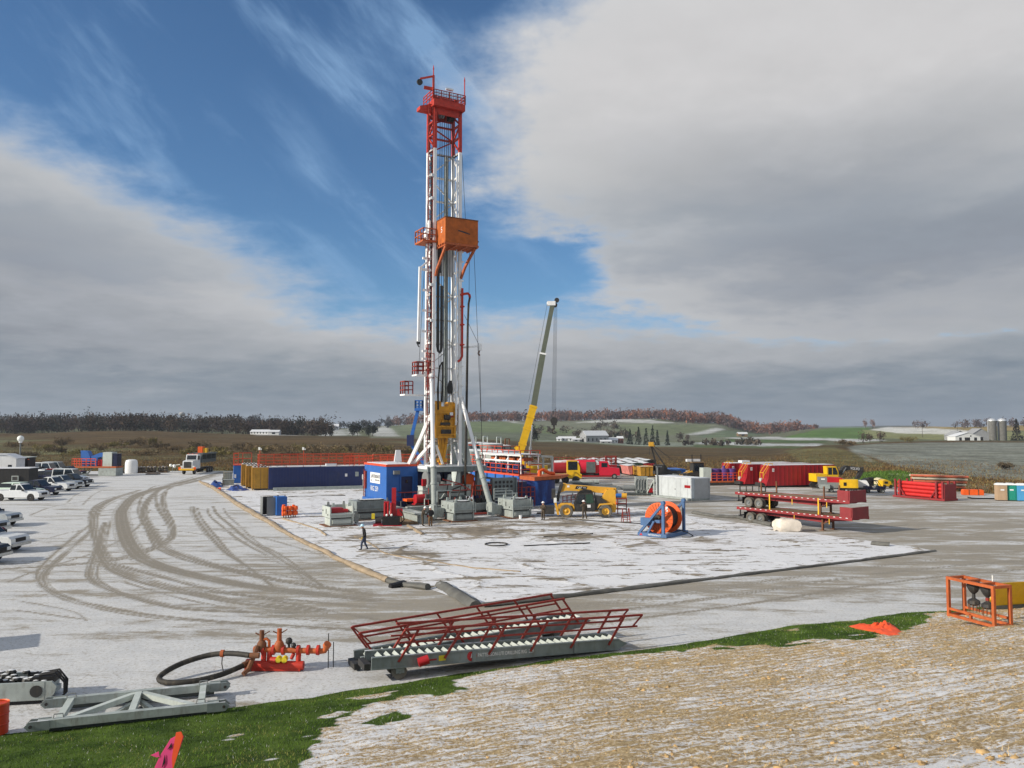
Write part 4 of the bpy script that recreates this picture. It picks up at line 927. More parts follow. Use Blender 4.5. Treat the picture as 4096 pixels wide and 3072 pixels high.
# A-frame legs and raising cylinders
part('a_frame_leg','white_steel',rig,lambda b:(b.bar((-1.6,-.8,Zp(1650)),(-3.45,1.5,5.4),.34),b.bar((-1.6,-.8,Zp(1770)),(-2.95,1.5,5.4),.32)))
part('a_frame_leg','grey_pale',rig,lambda b:(b.prism([(1.6,Zp(1650)),(2.0,Zp(1650)),(3.4,Zp(1890)),(2.6,Zp(1890)),(1.6,Zp(1760))],-.9,-.6),b.prism([(1.5,Zp(1740)),(1.9,Zp(1740)),(2.4,zf),(1.7,zf)],.5,.8)))
part('a_frame_leg','white_steel',rig,lambda b:(b.bar((-1.6,.9,Zp(1690)),(-2.9,2.6,5.4),.26),b.bar((-1.2,-.9,Zp(1780)),(-.4,-.9,zf+.2),.2)))
def cylinder(top,foot,k,r):
    t_,f_=Vector(top),Vector(foot);m_=f_.lerp(t_,k)
    c=part('raising_cylinder','grey_light',rig,lambda b:(b.cyl(f_,m_,r,12),b.cyl(f_.lerp(m_,.58),f_.lerp(m_,.63),r*1.18,12),b.cyl(f_.lerp(m_,.97),m_,r*1.2,12),b.box(f_.x-.35,f_.x+.35,f_.y-.3,f_.y+.3,f_.z-.5,f_.z+.2)),True)
    part('piston_rod','white_paint',c,lambda b:(b.cyl(m_+(t_-m_)*.001,t_,r*.68,12),b.ball(t_,r*1.1,8)),True)
cylinder((-1.95,-1.2,Zp(1510)),RQ(1738,2040,84.),.31,.33)
cylinder((1.75,-1.1,Zp(1590)),RQ(1962,2022,86.5),.42,.31)
cylinder((1.7,.6,Zp(1655)),RQ(1878,1962,93.),.42,.24)
# worker's tarp / dark bundle hanging on the floor level
part('hung_tarp','machine_dark',rig,lambda b:b.loft([[(.75+.32*math.cos(a)*k,-.3+.3*math.sin(a)*k,z) for a in [i*1.047 for i in range(6)]] for z,k in ((Zp(1575),.9),(Zp(1555),1.1),(Zp(1535),.9),(Zp(1522),.4))]),True)
# top drive hangs in the mast: its own thing
td=thing('top_drive','dirty yellow top drive hanging low inside the mast','top drive',C0+Vector((0,0,0)),YAW)
def tdbody(b):
    z0,z1=Zp(1752),Zp(1605)
    b.prism([(-1.3,z1),(-.55,z1),(-.5,z1-.6),(.35,z1-.6),(.4,z1-.1),(1.05,z1-.1),(1.25,z1-1.),(1.2,z0+1.9),(1.15,z0),(-1.2,z0),(-1.3,z0+2.)],-.7,.35)
part('body','yellow_top',td,tdbody)
def tdframe(b):
    z0,z1=Zp(1752),Zp(1605)
    for z in (z0+.35,z0+1.2,z0+2.1,z0+2.75): b.box(-1.25,1.2,-.86,-.701,z,z+.16)
    b.bar((-.5,-.8,z0+1.3),(-.2,-.8,z0+2.7),.16);b.bar((.6,-.8,z0+1.3),(.25,-.8,z0+2.7),.16)
    for x_ in (-1.2,1.1): b.bar((x_,-.8,z0),(x_,-.8,z1-.2),.2)
part('frame','yellow_top',td,tdframe)
part('motor','machine_dark',td,lambda b:(b.box(-.6,.6,-.96,-.861,Zp(1735),Zp(1718)),b.box(-.7,.5,-.96,-.861,Zp(1700),Zp(1690)),b.cyl((-.3,-.98,Zp(1670)),(.4,-.98,Zp(1670)),.3,10)))
part('link','yellow_top',td,lambda b:(b.bar((-.55,-.2,Zp(1752)),(-.35,-.2,Zp(1835)),.3),b.bar((.35,-.2,Zp(1752)),(.0,-.2,Zp(1835)),.3),b.bar((-.1,-.1,Zp(1752)),(-.1,-.1,Zp(1850)),.34)))
part('elevator','yellow_top',td,lambda b:(b.box(-.65,.3,-.5,.3,Zp(1848),Zp(1832)),b.cyl((-.15,-.1,Zp(1858)),(-.15,-.1,Zp(1846)),.3,10)))
part('hose_bundle','hose',td,lambda b:b.tube([(-.9,-.7,Zp(1640)),(-1.05,-.9,Zp(1560)),(-.85,-.9,Zp(1470)),(-.5,-.9,Zp(1450)),(-.45,-.9,Zp(1500)),(-.5,-.8,Zp(1610))],.1))
part('label_plate','text_white',td,lambda b:b.box(.45,.85,-.89,-.861,Zp(1662),Zp(1650)))
part('label_plate','lamp_red',td,lambda b:b.box(.45,.9,-.89,-.861,Zp(1668),Zp(1664)))
# ---------------------------------------------------------------- substructure
sub=thing('rig_substructure','grey steel drill floor substructure with white deck under the mast','substructure',C0,YAW)
part('deck','white_steel',sub,lambda b:b.box(-2.6,4.6,-1.6,3.4,zf-.3,zf))
part('deck_beam','grey_steel',sub,lambda b:(b.box(-2.6,4.6,-1.9,-1.6,zf-.62,zf-.06),b.box(-2.6,4.6,3.4,3.7,zf-.62,zf-.06),b.box(-2.6,-2.3,-1.6,3.4,zf-.62,zf-.31)))
part('floor_rail','rail_orange',sub,lambda b:b.rail([(-2.5,3.3,zf),(4.5,3.3,zf),(4.5,-1.4,zf)],1.1,.04,.9,1))
for (x_,y_) in ((-1.6,3.),(3.9,-1.2),(3.9,3.)):
    part('column','grey_steel',sub,lambda b:b.box(x_-.3,x_+.3,y_-.3,y_+.3,.45,zf-.3))
part('base_beam','grey_light',sub,lambda b:(b.box(-6.6,-5.9,-9.5,8,.05,.9),b.box(-6.9,-5.6,-9.6,8.1,.9,1.0)))
part('base_beam','grey_light',sub,lambda b:(b.box(4.2,4.9,-6,8,.05,.9),b.box(3.9,5.2,-6.1,8.1,.9,1.)))
part('spreader_beam','grey_light',sub,lambda b:(b.box(-5.9,4.2,-4.3,-3.7,.5,1.2),b.box(-5.9,4.2,1.,1.6,.4,1.1),b.box(-5.9,4.2,5.,5.5,.4,1.)))
part('spreader_box','grey_pale',sub,lambda b:(b.box(-3.2,2.6,-1.9,-.6,1.8,3.),b.box(-3.25,2.65,-1.95,-.55,3.0,3.08)))
part('side_panel','grey_dark',sub,lambda b:(b.box(-3.1,2.4,-.5,3.,1.1,1.8),b.box(-2.,1.5,-2.6,-1.95,1.2,1.9)))
part('winch_drum','grey_hub',sub,lambda b:(b.cyl((-2.6,-1.5,3.75),(-1.2,-1.5,3.75),.75,14),b.cyl((-2.75,-1.5,3.75),(-2.6,-1.5,3.75),.95,14),b.prism([(-2.9,3.08),(-2.3,3.08),(-2.5,4.1)],-1.7,-1.3)),True)
part('wellhead_stack','grey_hub',sub,lambda b:(b.cyl((.2,0,.3),(.2,0,3.4),.45,12),b.cyl((.2,0,2.2),(.2,0,2.45),.75,12),b.cyl((.2,0,3.2),(.2,0,3.45),.8,12)),True)
part('stay','grey_pale',sub,lambda b:(b.prism([(-.4,3.08),(.5,3.08),(.2,4.3),(-.1,4.3)],-1.8,-1.6),b.prism([(.9,3.08),(1.5,3.08),(1.5,4.8),(1.2,4.8)],-1.5,-1.3)))
part('brace','blue_navy',sub,lambda b:(b.bar((-.9,1.,1.),(.3,1.,zf-.4),.4),b.bar((1.4,1.,1.),(.6,1.,zf-.4),.4)))
part('guard','orange_bright',sub,lambda b:b.prism([(2.3,1.9),(3.5,1.9),(3.5,4.1),(2.9,4.3),(2.3,4.)],-.9,-.2))
part('drip_tray','orange_bright',sub,lambda b:b.box(-4.9,-3.8,-1.6,-.4,1.5,1.75))
part('pump_motor','red_gear',sub,lambda b:(b.cyl((-4.2,-2.2,1.75),(-2.9,-2.2,1.75),.55,12),b.box(-4.4,-2.8,-2.7,-1.8,1.,1.3)),True)
part('valve_bank','red_gear',sub,lambda b:[b.cyl((2.9+i*.4,.3,1.2),(2.9+i*.4,.3,3.4),.12,8) for i in range(6)]+[b.box(2.7,5.2,.1,.5,2.2,2.35),b.box(2.7,5.2,.1,.5,3.2,3.35)])
part('control_panel','grey_steel',sub,lambda b:(b.box(5.6,8.6,-1.3,-1.0,1.6,3.7),b.box(5.5,5.62,-1.6,-1.0,.3,3.7),b.box(8.6,8.72,-1.6,-1.0,.3,3.7)))
[part('gauge','machine_dark',sub,lambda b:b.cyl((6.1+i*.5,-1.36,2.2+j*.5),(6.1+i*.5,-1.301,2.2+j*.5),.16,10)) for i in range(5) for j in range(3)]
part('panel_pipes','grey_pale',sub,lambda b:[b.cyl((5.5,-2.,1.2+.35*i),(8.5,-2.,1.2+.35*i),.09,8) for i in range(3)]+[b.bar((5.2,-2.6,0.1),(5.2,-2.6,2.3),.14),b.bar((5.2,-2.6,2.3),(7.5,-2.6,2.3),.14),b.bar((7.5,-2.6,.1),(7.5,-2.6,2.3),.14)])
part('accumulator','machine_dark',sub,lambda b:[b.cyl((3.2+.62*i,-2.5,.3),(3.2+.62*i,-2.5,1.6),.26,8) for i in range(4)]+[b.box(-5.,-3.4,-3.4,-2.,.3,1.2),b.box(-2.6,2.4,-3.2,-2.4,.2,1.1)])
part('lower_pipes','rail_red',sub,lambda b:[b.cyl((-5.5,-5.2-.5*i,.25),(4.,-5.2-.5*i,.25),.1,8) for i in range(2)]+[b.bar((3.6,-1.6,2.9),(5.4,-1.6,2.9),.1),b.bar((3.6,-1.6,2.3),(5.4,-1.6,2.3),.1)])
# the grey feet boxes
def foot_box(label,corner,w,d,h=1.95,open_=False,lit=True,mt='grey_light',lug=True):
    o=thing('skid_box',label,'steel box',Vector((corner.x,corner.y,0)),YAW,'grey skid boxes')
    hl=h*.4
    part('base',mt,o,lambda b:(b.box(.12,w-.1,.1,d*.8,.12,hl),b.box(.3,w-.3,-.02,.1,.3,hl-.12)))
    part('pad','rust',o,lambda b:b.box(-.35,w+.25,-.35,d*.9,.025,.12))
    if open_:
        part('upper_box',mt,o,lambda b:(b.box(0,.1,0,d,hl+.1,h),b.box(w-.1,w,.0,d,hl+.1,h),b.box(.1,w-.1,d-.1,d,hl+.1,h),b.box(.1,w-.1,0,.1,hl+.1,hl+.55),b.box(.1,w-.1,.1,d-.1,hl+.1,hl+.2)))
        part('inner_gear','red_gear',o,lambda b:(b.box(.3,w*.6,.4,1.2,hl+.2,h-.15),b.cyl((w*.5,1.4,hl+.5),(w*.9,1.4,hl+.5),.3,10)))
        part('arm','grey_steel',o,lambda b:(b.prism([(w,h*.75),(w+.45,h*.7),(w+.55,.35),(w+.3,.15),(w+.1,.5),(w,.9)],.3,.6),))
    else:
        part('upper_box',mt,o,lambda b:(b.box(0,w,0,d,hl+.12,h),b.box(w,w+.12,-.1,d,hl+.1,h-.05)))
        part('top_hatch','black_snow',o,lambda b:(b.box(.5,w-.4,.25,1.2,h,h+.12),b.box(.8,w-.8,.1,.249,h+.002,h+.1)))
    part('ledge',mt,o,lambda b:(b.box(-.04,w,-.16,0,hl+.38,hl+.5),b.box(0,.12,-.1,0,.15,h),b.box(w-.2,w-.08,-.1,0,.15,h+.25)))
    part('recess','black',o,lambda b:(b.box(.15,w-.25,.02,.09,hl+.0,hl+.119),))
    part('side_pin','machine_dark',o,lambda b:[b.cyl((-.06,d*k,z),(.01,d*k,z),.07,8) for k,z in ((.2,h*.6),(.85,h*.75))]+[b.box(-.03,0,d*.42,d*.46,h*.62,h*.86)])
    if lug:
        [part('lifting_lug','grey_pale',o,lambda b:b.prism([(x_-.16,h),(x_+.16,h),(x_+.1,h+.35),(x_-.1,h+.35)],d*y_,d*y_+.08)) for x_ in (.45,w-.4) for y_ in (.12,.8)]
    if lug and not open_: part('guard_rail',mt,o,lambda b:(b.bars([(-.3,d+.3,h-.2),(-.3,d+.3,h+.95),(w*.6,d+.3,h+.95)],.1),b.bar((w*.5,d+.3,h),(w*.5,d+.3,h+.95),.08)))
    if lug and not open_: part('coupling',mt,o,lambda b:(b.box(-1.,-.05,d-.9,d-.2,.35,1.25),b.box(-1.3,-.95,d-1.1,d,.2,1.6)))
    return o
foot_box('pale grey skid box on rusty pad below the left raising cylinder',G(1815,2090),2.3,3.1)
foot_box('pale grey skid box at the foot of the right raising cylinder',G(2050,2076),2.3,3.2)
foot_box('open topped pale grey skid box with red gear inside',G(1318,2110),2.4,2.6,1.9,True,mt='grey_pale')
foot_box('long dark sided grey skid box behind the red power unit',G(1425,2086),3.4,2.6,2.,mt='grey_steel',lug=False)
# doghouse
dg=thing('doghouse','blue doghouse with white company sign and rig number','cabin',Q(1545,2000,88.),YAW);dg.location.z=1.4
dgh=3.75
part('wall','blue_bright',dg,lambda b:b.box(0,3.7,0,7.4,.0,dgh))
part('roof_beam','rail_orange',dg,lambda b:(b.box(-.08,3.78,-.08,7.48,dgh,dgh+.22),))
part('roof_snow','roof_snow',dg,lambda b:b.box(.2,3.5,.3,7.2,dgh+.22,dgh+.27))
part('skid','blue_bright',dg,lambda b:(b.box(-.3,.3,-1.0,7.3,-.32,0),b.box(3.3,3.9,-1.2,7.,-.32,0),b.box(.3,3.3,-1.0,-.6,-.5,-.02)))
part('skid_foot','grey_dark',dg,lambda b:(b.box(-1.1,.2,-1.1,.1,-1.38,-.32),b.box(-1.,.2,5.4,7.6,-1.38,-.32)))
d_=part('door','blue_navy',dg,lambda b:(b.box(1.7,3.,-.06,0,.3,2.6),))
part('door_frame','blue_bright',d_,lambda b:b.bars([(1.62,-.08,.2),(1.62,-.08,2.7),(3.1,-.08,2.7),(3.1,-.08,.2)],.12))
part('door_window','glass_dark',d_,lambda b:b.box(2.2,2.5,-.08,-.061,1.9,2.25))
part('flood_lamp','grey_hub',dg,lambda b:(b.box(.75,1.45,-.35,0,2.9,3.3),b.box(.8,1.4,-.37,-.351,2.95,3.25)))
part('porch','blue_navy',dg,lambda b:b.box(.2,4.1,-1.7,-.0,-.32,-.02) and b.box(.2,4.3,-1.72,-1.6,-1.0,0.02))
part('porch_rail','blue_navy',dg,lambda b:b.rail([(.25,-1.65,0),(4.1,-1.65,0)],1.1,.035,1.2,1))
part('porch_rail_bar','rail_red',dg,lambda b:b.bar((.8,-1.72,1.0),(4.1,-1.72,1.0),.08))
part('side_rack','rail_red',dg,lambda b:(b.ladder((-.1,7.2,-.2),(-.1,7.2,3.2),.5,(0,1,0)),b.box(-.2,0,6.6,7.0,1.,3.)))
sg=part('sign','text_white',dg,lambda b:b.box(-.035,0,2.0,5.3,1.75,2.95))
def logo(b):
    b.prism([(4.95,2.25),(4.8,2.75),(4.65,2.25),(4.8,2.45)],-.05,-.036,axis='x');b.prism([(4.95,2.1),(4.65,2.1),(4.8,1.9)],-.05,-.036,axis='x')
part('sign_logo','text_black',sg,logo)
text('PATTERSON-UTI',.55,'text_black',sg,(-.045,3.35,2.5),(R(90),0,R(-90)),w=2.5)
text('DRILLING',.24,'text_black',sg,(-.045,2.9,2.1),(R(90),0,R(-90)),w=1.5)
text('RIG 259',.8,'text_white',dg,(-.02,3.9,1.1),(R(90),0,R(-90)),w=2.5)
text('RIG 259',.2,'text_white',dg,(3.2,-1.73,-.5),(R(90),0,0),w=.9)
part('roof_lamp','white_paint',dg,lambda b:(b.bar((2.4,3.,dgh+.2),(2.4,3.,dgh+1.),.06),b.loft([[(2.0,2.9,dgh+.4),(2.9,2.9,dgh+.4),(2.9,3.1,dgh+.4),(2.0,3.1,dgh+.4)],[(2.2,2.92,dgh+1.75),(2.75,2.92,dgh+1.75),(2.75,3.08,dgh+1.75),(2.2,3.08,dgh+1.75)]])))
# blue house right behind the doghouse
bh=thing('control_house','dark blue control house between the doghouse and the mast','cabin',C0+EX*-2.5+EY*3.9,YAW)
part('wall','blue_box',bh,lambda b:b.box(0,4.2,-2.6,1.6,1.4,zf-.32))
part('skid','blue_navy',bh,lambda b:b.box(-.1,4.3,-2.7,1.7,1.05,1.4))
part('roof_trim','white_steel',bh,lambda b:b.box(-.04,4.24,-2.64,1.64,zf-.32,zf-.305))
part('support','grey_dark',bh,lambda b:[b.box(x_,x_+.4,-1.4,1.4,0,1.05) for x_ in (.2,2.,3.8)])

# ---- pipes, hoses and boxes crowding the base of the rig
rj=random.Random(21)
for i in range(12):
    x0,y0=rj.uniform(-4.,3.5),rj.uniform(-4.6,-2.);x1,y1=x0+rj.uniform(-2.5,2.5),y0+rj.uniform(-1.2,1.6);z0=rj.uniform(.9,3.6)
    part('draped_hose',['hose','cable','rail_red','hose'][i%4],sub,lambda b:b.tube([(x0,y0,z0),(x0*.8+x1*.2,y0-.1,z0*.6),((x0+x1)/2,(y0+y1)/2,max(.15,z0*.3)),(x1*.85+x0*.15,y1,.5),(x1,y1,rj.uniform(.8,1.8))],rj.uniform(.04,.08),6))
for i in range(14):
    x0,y0,z0=rj.uniform(-4.4,4.2),rj.uniform(-4.2,-1.0),rj.choice((.3,1.2,1.9,3.1));w_,h_=rj.uniform(.2,.6),rj.uniform(.25,.8)
    part('junction_box',['grey_light','grey_dark','machine_dark','red_gear','grey_pale','blue_navy'][i%6],sub,lambda b:b.box(x0,x0+w_,y0,y0+.35,z0,z0+h_))
for i in range(9):
    z0=rj.uniform(.4,3.3);x0=rj.uniform(-4.5,0);y0=rj.uniform(-3.6,-1.2)
    part('pipe_run',['grey_pale','machine_dark','rail_red'][i%3],sub,lambda b:b.tube([(x0,y0,.3),(x0,y0,z0),(x0+rj.uniform(1.5,4.),y0,z0),(x0+rj.uniform(1.5,4.),y0+.2,z0+.6)],.07,7),True)
part('stair_rail','rail_orange',sub,lambda b:b.rail([(3.,-2.2,1.9),(5.,-2.2,1.9),(5.,1.,1.9)],1.1,.035,.7,1))
part('side_rail','rail_red',sub,lambda b:b.rail([(8.8,-1.4,.3),(11.2,-1.4,.3)],2.2,.035,.6,3))
part('lower_tank','blue_box',sub,lambda b:b.box(5.6,10.6,-.6,2.2,.3,3.1))
part('tank_ladder','rail_red',sub,lambda b:b.ladder((9.6,-.75,.3),(9.6,-.75,3.4),.5,(1,0,0),.035,.35))
parts_=[part('mast_stub','white_steel',rig,lambda b:b.box(1.5,1.95,-1.2,-.9,Zp(p)-.08,Zp(p)+.08)) for p in range(1010,1560,38)]
part('hydraulic_line','cable',rig,lambda b:[b.bar((-1.75,-.6+.15*i,zf+1.),(-1.72,-.6+.15*i,Zp(640)),.045) for i in range(4)]+[b.box(-1.8,-1.68,-.65,-.1,Zp(1300),Zp(1296))])
part('light_fixture','white_paint',rig,lambda b:[b.box(-2.05,-1.7,-1.15,-.95,Zp(p)-.15,Zp(p)+.15) for p in (720,810,1150,1290)]+[b.bar((-1.75,-1.05,Zp(1290)),(-1.75,-1.05,Zp(720)),.05)])
# ================================================================ TANKS, HOUSES AND BINS AROUND THE RIG
def box_at(px,py,z=0.): 
    p=G(px,py,z);return Vector((p.x,p.y,z))
def parts(name,mt,parent,fns,smooth=False):
    return [part(name,mt,parent,f,smooth) for f in fns]
def ribs(b,x0,x1,y,z0,z1,n,d=.05,sgn=-1):
    for i in range(n):
        x=x0+(x1-x0)*(i+.5)/n;b.box(x-.06,x+.06,min(y,y+sgn*d),max(y,y+sgn*d),z0,z1)
# ---- mud tank with pumps and canopy
mt_=thing('mud_tank','long blue mud tank with orange walkway, blue pumps and white canopy','tank',Q(2080,1938,100.),YAW);mt_.location.z=0
ML=18.;dz=Q(2080,1903,100.).z
part('tank_wall','blue_bright',mt_,lambda b:(b.box(0,2.6,0,ML,.3,dz-.9),))
part('recess_band','black',mt_,lambda b:b.box(.1,2.5,.1,ML-.1,dz-.9,dz-.55))
part('deck_beam','blue_bright',mt_,lambda b:b.box(-.35,2.9,-.3,ML,dz-.55,dz-.02))
part('walkway','rail_orange',mt_,lambda b:b.box(-.4,2.95,-.35,ML,dz-.02,dz+.2))
parts('beam_stiffener','blue_navy',mt_,[lambda b,i=i:b.box(-.42,-.35,1.+i*2.4,1.2+i*2.4,dz-.55,dz-.02) for i in range(7)])
part('walkway_rail','rail_orange',mt_,lambda b:b.rail([(-.35,ML,dz+.2),(-.35,-.3,dz+.2),(2.9,-.3,dz+.2)],1.15,.04,1.5,1))
for i in range(5):
    y0=.6+i*2.1
    p=part('pump','blue_navy',mt_,lambda b:(b.cyl((.5,y0,dz+.95),(.5,y0+1.0,dz+.95),.42,12),b.cyl((.5,y0-.1,dz+.95),(.5,y0,dz+.95),.5,12),b.box(.1,.9,y0,y0+1.1,dz+.2,dz+.55)),True)
    part('flange','blue_bright',p,lambda b:b.cyl((.5,y0+1.01,dz+.95),(.5,y0+1.12,dz+.95),.5,12))
part('header_pipe','blue_navy',mt_,lambda b:(b.cyl((1.3,0,dz+.7),(1.3,ML-4,dz+.7),.2,10),b.cyl((-.1,0,dz+.45),(-.1,ML-4,dz+.45),.16,10)),True)
part('canopy_frame','white_steel',mt_,lambda b:[b.bar((x_,y_,dz+.2),(x_,y_,dz+2.5),.14) for x_ in (.1,2.6) for y_ in (-.1,3.2,6.5,9.8)]+[b.bar((x_,-.1,dz+z),(x_,10.5,dz+z),.16) for x_ in (.1,2.6) for z in (1.75,2.5)]+[b.bar((.1,y_,dz+2.2),(.1,y_+.6,dz+1.75),.1) for y_ in (0,3.2,6.5)])
part('canopy_roof','roof_snow',mt_,lambda b:b.box(-.1,2.9,-.3,10.6,dz+2.58,dz+2.68))
part('canopy_rail','rail_orange',mt_,lambda b:b.rail([(-.05,10.5,dz+2.68),(-.05,-.2,dz+2.68),(2.8,-.2,dz+2.68)],.45,.04,1.6,0))
parts('shaker','orange_steel',mt_,[lambda b,i=i:(b.box(.8,2.2,.5+i*2.4,2.2+i*2.4,dz+1.8,dz+2.2),) for i in range(4)])
part('end_gantry','grey_pale',mt_,lambda b:(b.bars([(4.6,-.2,dz-2.),(4.6,-.2,dz+2.3),(2.9,-.2,dz+2.4)],.26),b.bars([(4.6,2.,dz-2.),(4.6,2.,dz+2.3),(2.9,2.,dz+2.4)],.22),b.bar((4.6,-.2,dz+2.3),(4.6,2.,dz+2.3),.2),b.bar((.6,-.1,dz+1.6),(4.5,-.1,dz+1.4),.16)))
part('stair','blue_navy',mt_,lambda b:(b.bar((-.4,-.4,dz),(-.2,-3.,1.),.12),b.bar((.6,-.4,dz),(.8,-3.,1.),.12)))
# upper rear tank row with grey catch tanks
ub=thing('settling_tank','white topped rear tank with orange handrail behind the pumps','tank',Q(2010,1850,112.),YAW);ub.location.z=0
zu_=Q(2000,1808,112.).z
part('tank_wall','grey_light',ub,lambda b:b.box(0,2.6,0,13,.3,zu_));part('top','roof_snow',ub,lambda b:b.box(-.2,2.8,-.2,13.2,zu_,zu_+.12))
part('handrail','rail_orange',ub,lambda b:b.rail([(-.1,13,zu_+.1),(-.1,0,zu_+.1),(2.7,0,zu_+.1)],.7,.04,2.,0))
for lb,px,Y,r,py in (('grey upright tank with top bracket, nearest the mast',1862,128,2.,1774),('tall grey upright tank between its two neighbours',1908,131,2.1,1772),('wide grey upright tank with snowy lid above the canopy',1962,128,2.,1776),('grey upright tank at the far end with rusty bracket',1996,132,2.,1782)):
    p=Q(px,py,Y);o=thing('storage_tank',lb,'tank',(p.x,p.y,0),YAW,'grey upright tanks')
    part('shell','grey_light',o,lambda b:b.lathe([(.01,.0),(r,.0),(r,p.z-.15),(r*1.02,p.z-.1),(r*1.02,p.z)],22),True)
    part('lid','roof_snow',o,lambda b:b.lathe([(r*1.02,p.z+.01),(r*.6,p.z+.16),(.01,p.z+.2)],22),True)
    part('seam','grey_dark',o,lambda b:(b.box(-.08,.08,-r-.05,-r+.02,.3,p.z-.2),b.box(r*.7-.04,r*.7+.06,-r*.74-.05,-r*.72,.3,p.z-.2)))
    part('bracket','rust' if 'rusty' in lb else 'grey_pale',o,lambda b:b.bars([(.4,-r*.7,p.z),(.4,-r*.7,p.z+1.1),(1.5,-r*.4,p.z+1.1),(1.5,-r*.4,p.z)],.14))
for px,Y in ((1838,116.),(1880,113.)):
    p=Q(px,1806,Y);o=thing('storage_tank',('pale grey upright tank directly behind the mast leg' if px<1850 else 'pale grey upright tank between the mast leg and the pump canopy'),'tank',(p.x,p.y,0),YAW,'pale tanks behind the mast')
    part('shell','grey_pale',o,lambda b:b.lathe([(.01,0),(1.35,0),(1.35,p.z),(.01,p.z+.15)],18),True)
    part('pipe','white_steel',o,lambda b:b.bar((.5,-1.5,.4),(.5,-1.5,p.z),.12))
# round blue tank with orange trough
rt=thing('round_tank','scuffed blue round fronted tank with orange trough on top','tank',Q(2142,2022,98.),YAW);rt.location.z=0
hz=Q(2142,1915,96.).z
part('shell','blue_worn',rt,lambda b:b.loft([[(2.55*math.cos(a),-1.9*max(math.sin(a),-1)-.0,z) for a in [math.pi*i/14 for i in range(15)]]+[(-2.55,3.4,z),(2.55,3.4,z)] for z in (.35,hz-.25)]),True)
part('skid','blue_bright',rt,lambda b:(b.box(-2.6,2.6,-1.6,3.4,.05,.3),b.box(-2.9,-2.6,-2.2,3.4,.05,.4)))
part('ladder','rail_red',rt,lambda b:b.ladder((2.75,.3,.2),(2.75,.3,hz),.5,(0,1,0),.04,.4))
part('trough','orange_steel',rt,lambda b:(b.loft([[(-1.2,-1.8,hz-.25),(-1.2,1.8,hz-.25),(-1.2,1.8,hz+.2),(-1.2,-1.8,hz+.2)],[(2.6,-1.7,hz-.1),(2.6,1.7,hz-.1),(2.6,1.7,hz+.3),(2.6,-1.7,hz+.3)],[(4.6,-.4,hz+.1),(4.6,.5,hz+.1),(4.6,.5,hz+.3),(4.6,-.4,hz+.3)]])))
part('elbow','orange_bright',rt,lambda b:b.tube([(.2,-.6,hz+.2),(.2,-.6,hz+.8),(.7,-.6,hz+1.0),(1.5,-.6,hz+.6),(2.4,-.5,hz+.45)],.22),True)
part('front_rail','rail_red',rt,lambda b:b.rail([(2.3,-2.6,.1),(5.6,-1.2,.1)],1.1,.04,1.,1))
part('front_gate','rail_red',rt,lambda b:b.rail([(-3.4,-2.,1.2),(-2.2,-2.6,1.2)],1.3,.04,.4,1))
# ---- grey truss catwalk and red tanker beyond
cw=thing('truss_walkway','grey steel truss walkway section lying behind the telehandler','truss',Q(2290,1962,108.),R(-3));cw.location.z=0
def truss(b):
    Lx=6.0
    for y_ in (0,1.3):
        b.bar((0,y_,1.7),(Lx,y_,1.5),.2);b.bar((0,y_,.15),(Lx,y_,.12),.14)
        for i in range(5): b.bar((i*1.5,y_,.15),(i*1.5,y_,1.7-.05*i),.12);(b.bar((i*1.5,y_,.15 if i%2 else 1.65),(min(Lx,i*1.5+1.5),y_,1.6 if i%2 else .15),.1) if i<4 else 0)
part('truss_frame','grey_steel',cw,truss);part('deck','grey_dark',cw,lambda b:b.box(0,5.4,.0,1.3,1.81,1.9))
part('pipe_bundle','grey_light',cw,lambda b:(b.cyl((-.3,.6,2.1),(2.8,.7,2.15),.2,10),b.cyl((2.9,.7,2.15),(3.6,.75,2.15),.28,10)),True)
tk=thing('tanker_truck','red vacuum tanker truck parked behind the mud tanks','truck',Q(2380,1905,150.),R(-6));tk.location.z=0
part('barrel','tanker_red',tk,lambda b:b.lathe([(.01,-6.2),(.9,-6.15),(1.25,-5.9),(1.28,0.),(.9,.25),(.01,.3)],18,(0,0,2.3),'x'),True)
part('cab','tanker_red',tk,lambda b:(b.prism([(.8,.9),(.8,3.2),(1.0,3.3),(2.4,3.25),(2.75,2.2),(4.5,2.0),(4.6,1.0),(4.6,.7),(.8,.7)],-1.15,1.15)))
part('cab_window','glass_dark',tk,lambda b:(b.box(1.2,2.3,-1.17,-1.151,2.2,3.),))
part('chassis','black',tk,lambda b:b.box(-6.2,4.4,-.5,.5,.65,1.))
part('bumper','chrome',tk,lambda b:b.box(4.6,4.8,-1.1,1.1,.5,.9))
part('rear_panel','grey_dark',tk,lambda b:b.box(-1.6,.1,-1.35,-1.281,1.2,3.2))
for x_ in (-5.2,-3.9,3.6):
    for s_ in (-1,1):
        w=part('wheel','rubber',tk,lambda b:b.cyl((x_,s_*1.15,.52),(x_,s_*.85,.52),.52,14),True);part('rim','grey_hub',w,lambda b:b.cyl((x_,s_*1.16,.52),(x_,s_*1.12,.52),.27,10))
bl=thing('bulk_tank','dark red tank trailer behind the crane carrier','tank',Q(2265,1900,150.),0.);bl.location.z=0
part('barrel','red_tank',bl,lambda b:b.lathe([(.01,-2.5),(1.2,-2.3),(1.3,0),(1.2,2.3),(.01,2.5)],16,(0,0,2.2),'x'),True);part('skid','black',bl,lambda b:b.box(-2.4,2.4,-.8,.8,.0,.95))
fr=thing('walkway_railing','long red guard railing seen above the roll off bins','railing',Q(2350,1858,156.),R(4));
part('rail','rail_red',fr,lambda b:b.rail([(-6.5,0,0),(5.5,0,0)],1.4,.05,.8,2));part('end_cage','rail_red',fr,lambda b:b.rail([(3.6,-.8,0),(5.6,-.8,0),(5.6,.8,0),(3.6,.8,0),(3.6,-.8,0)],1.6,.06,1.,1));fr.location.z=0
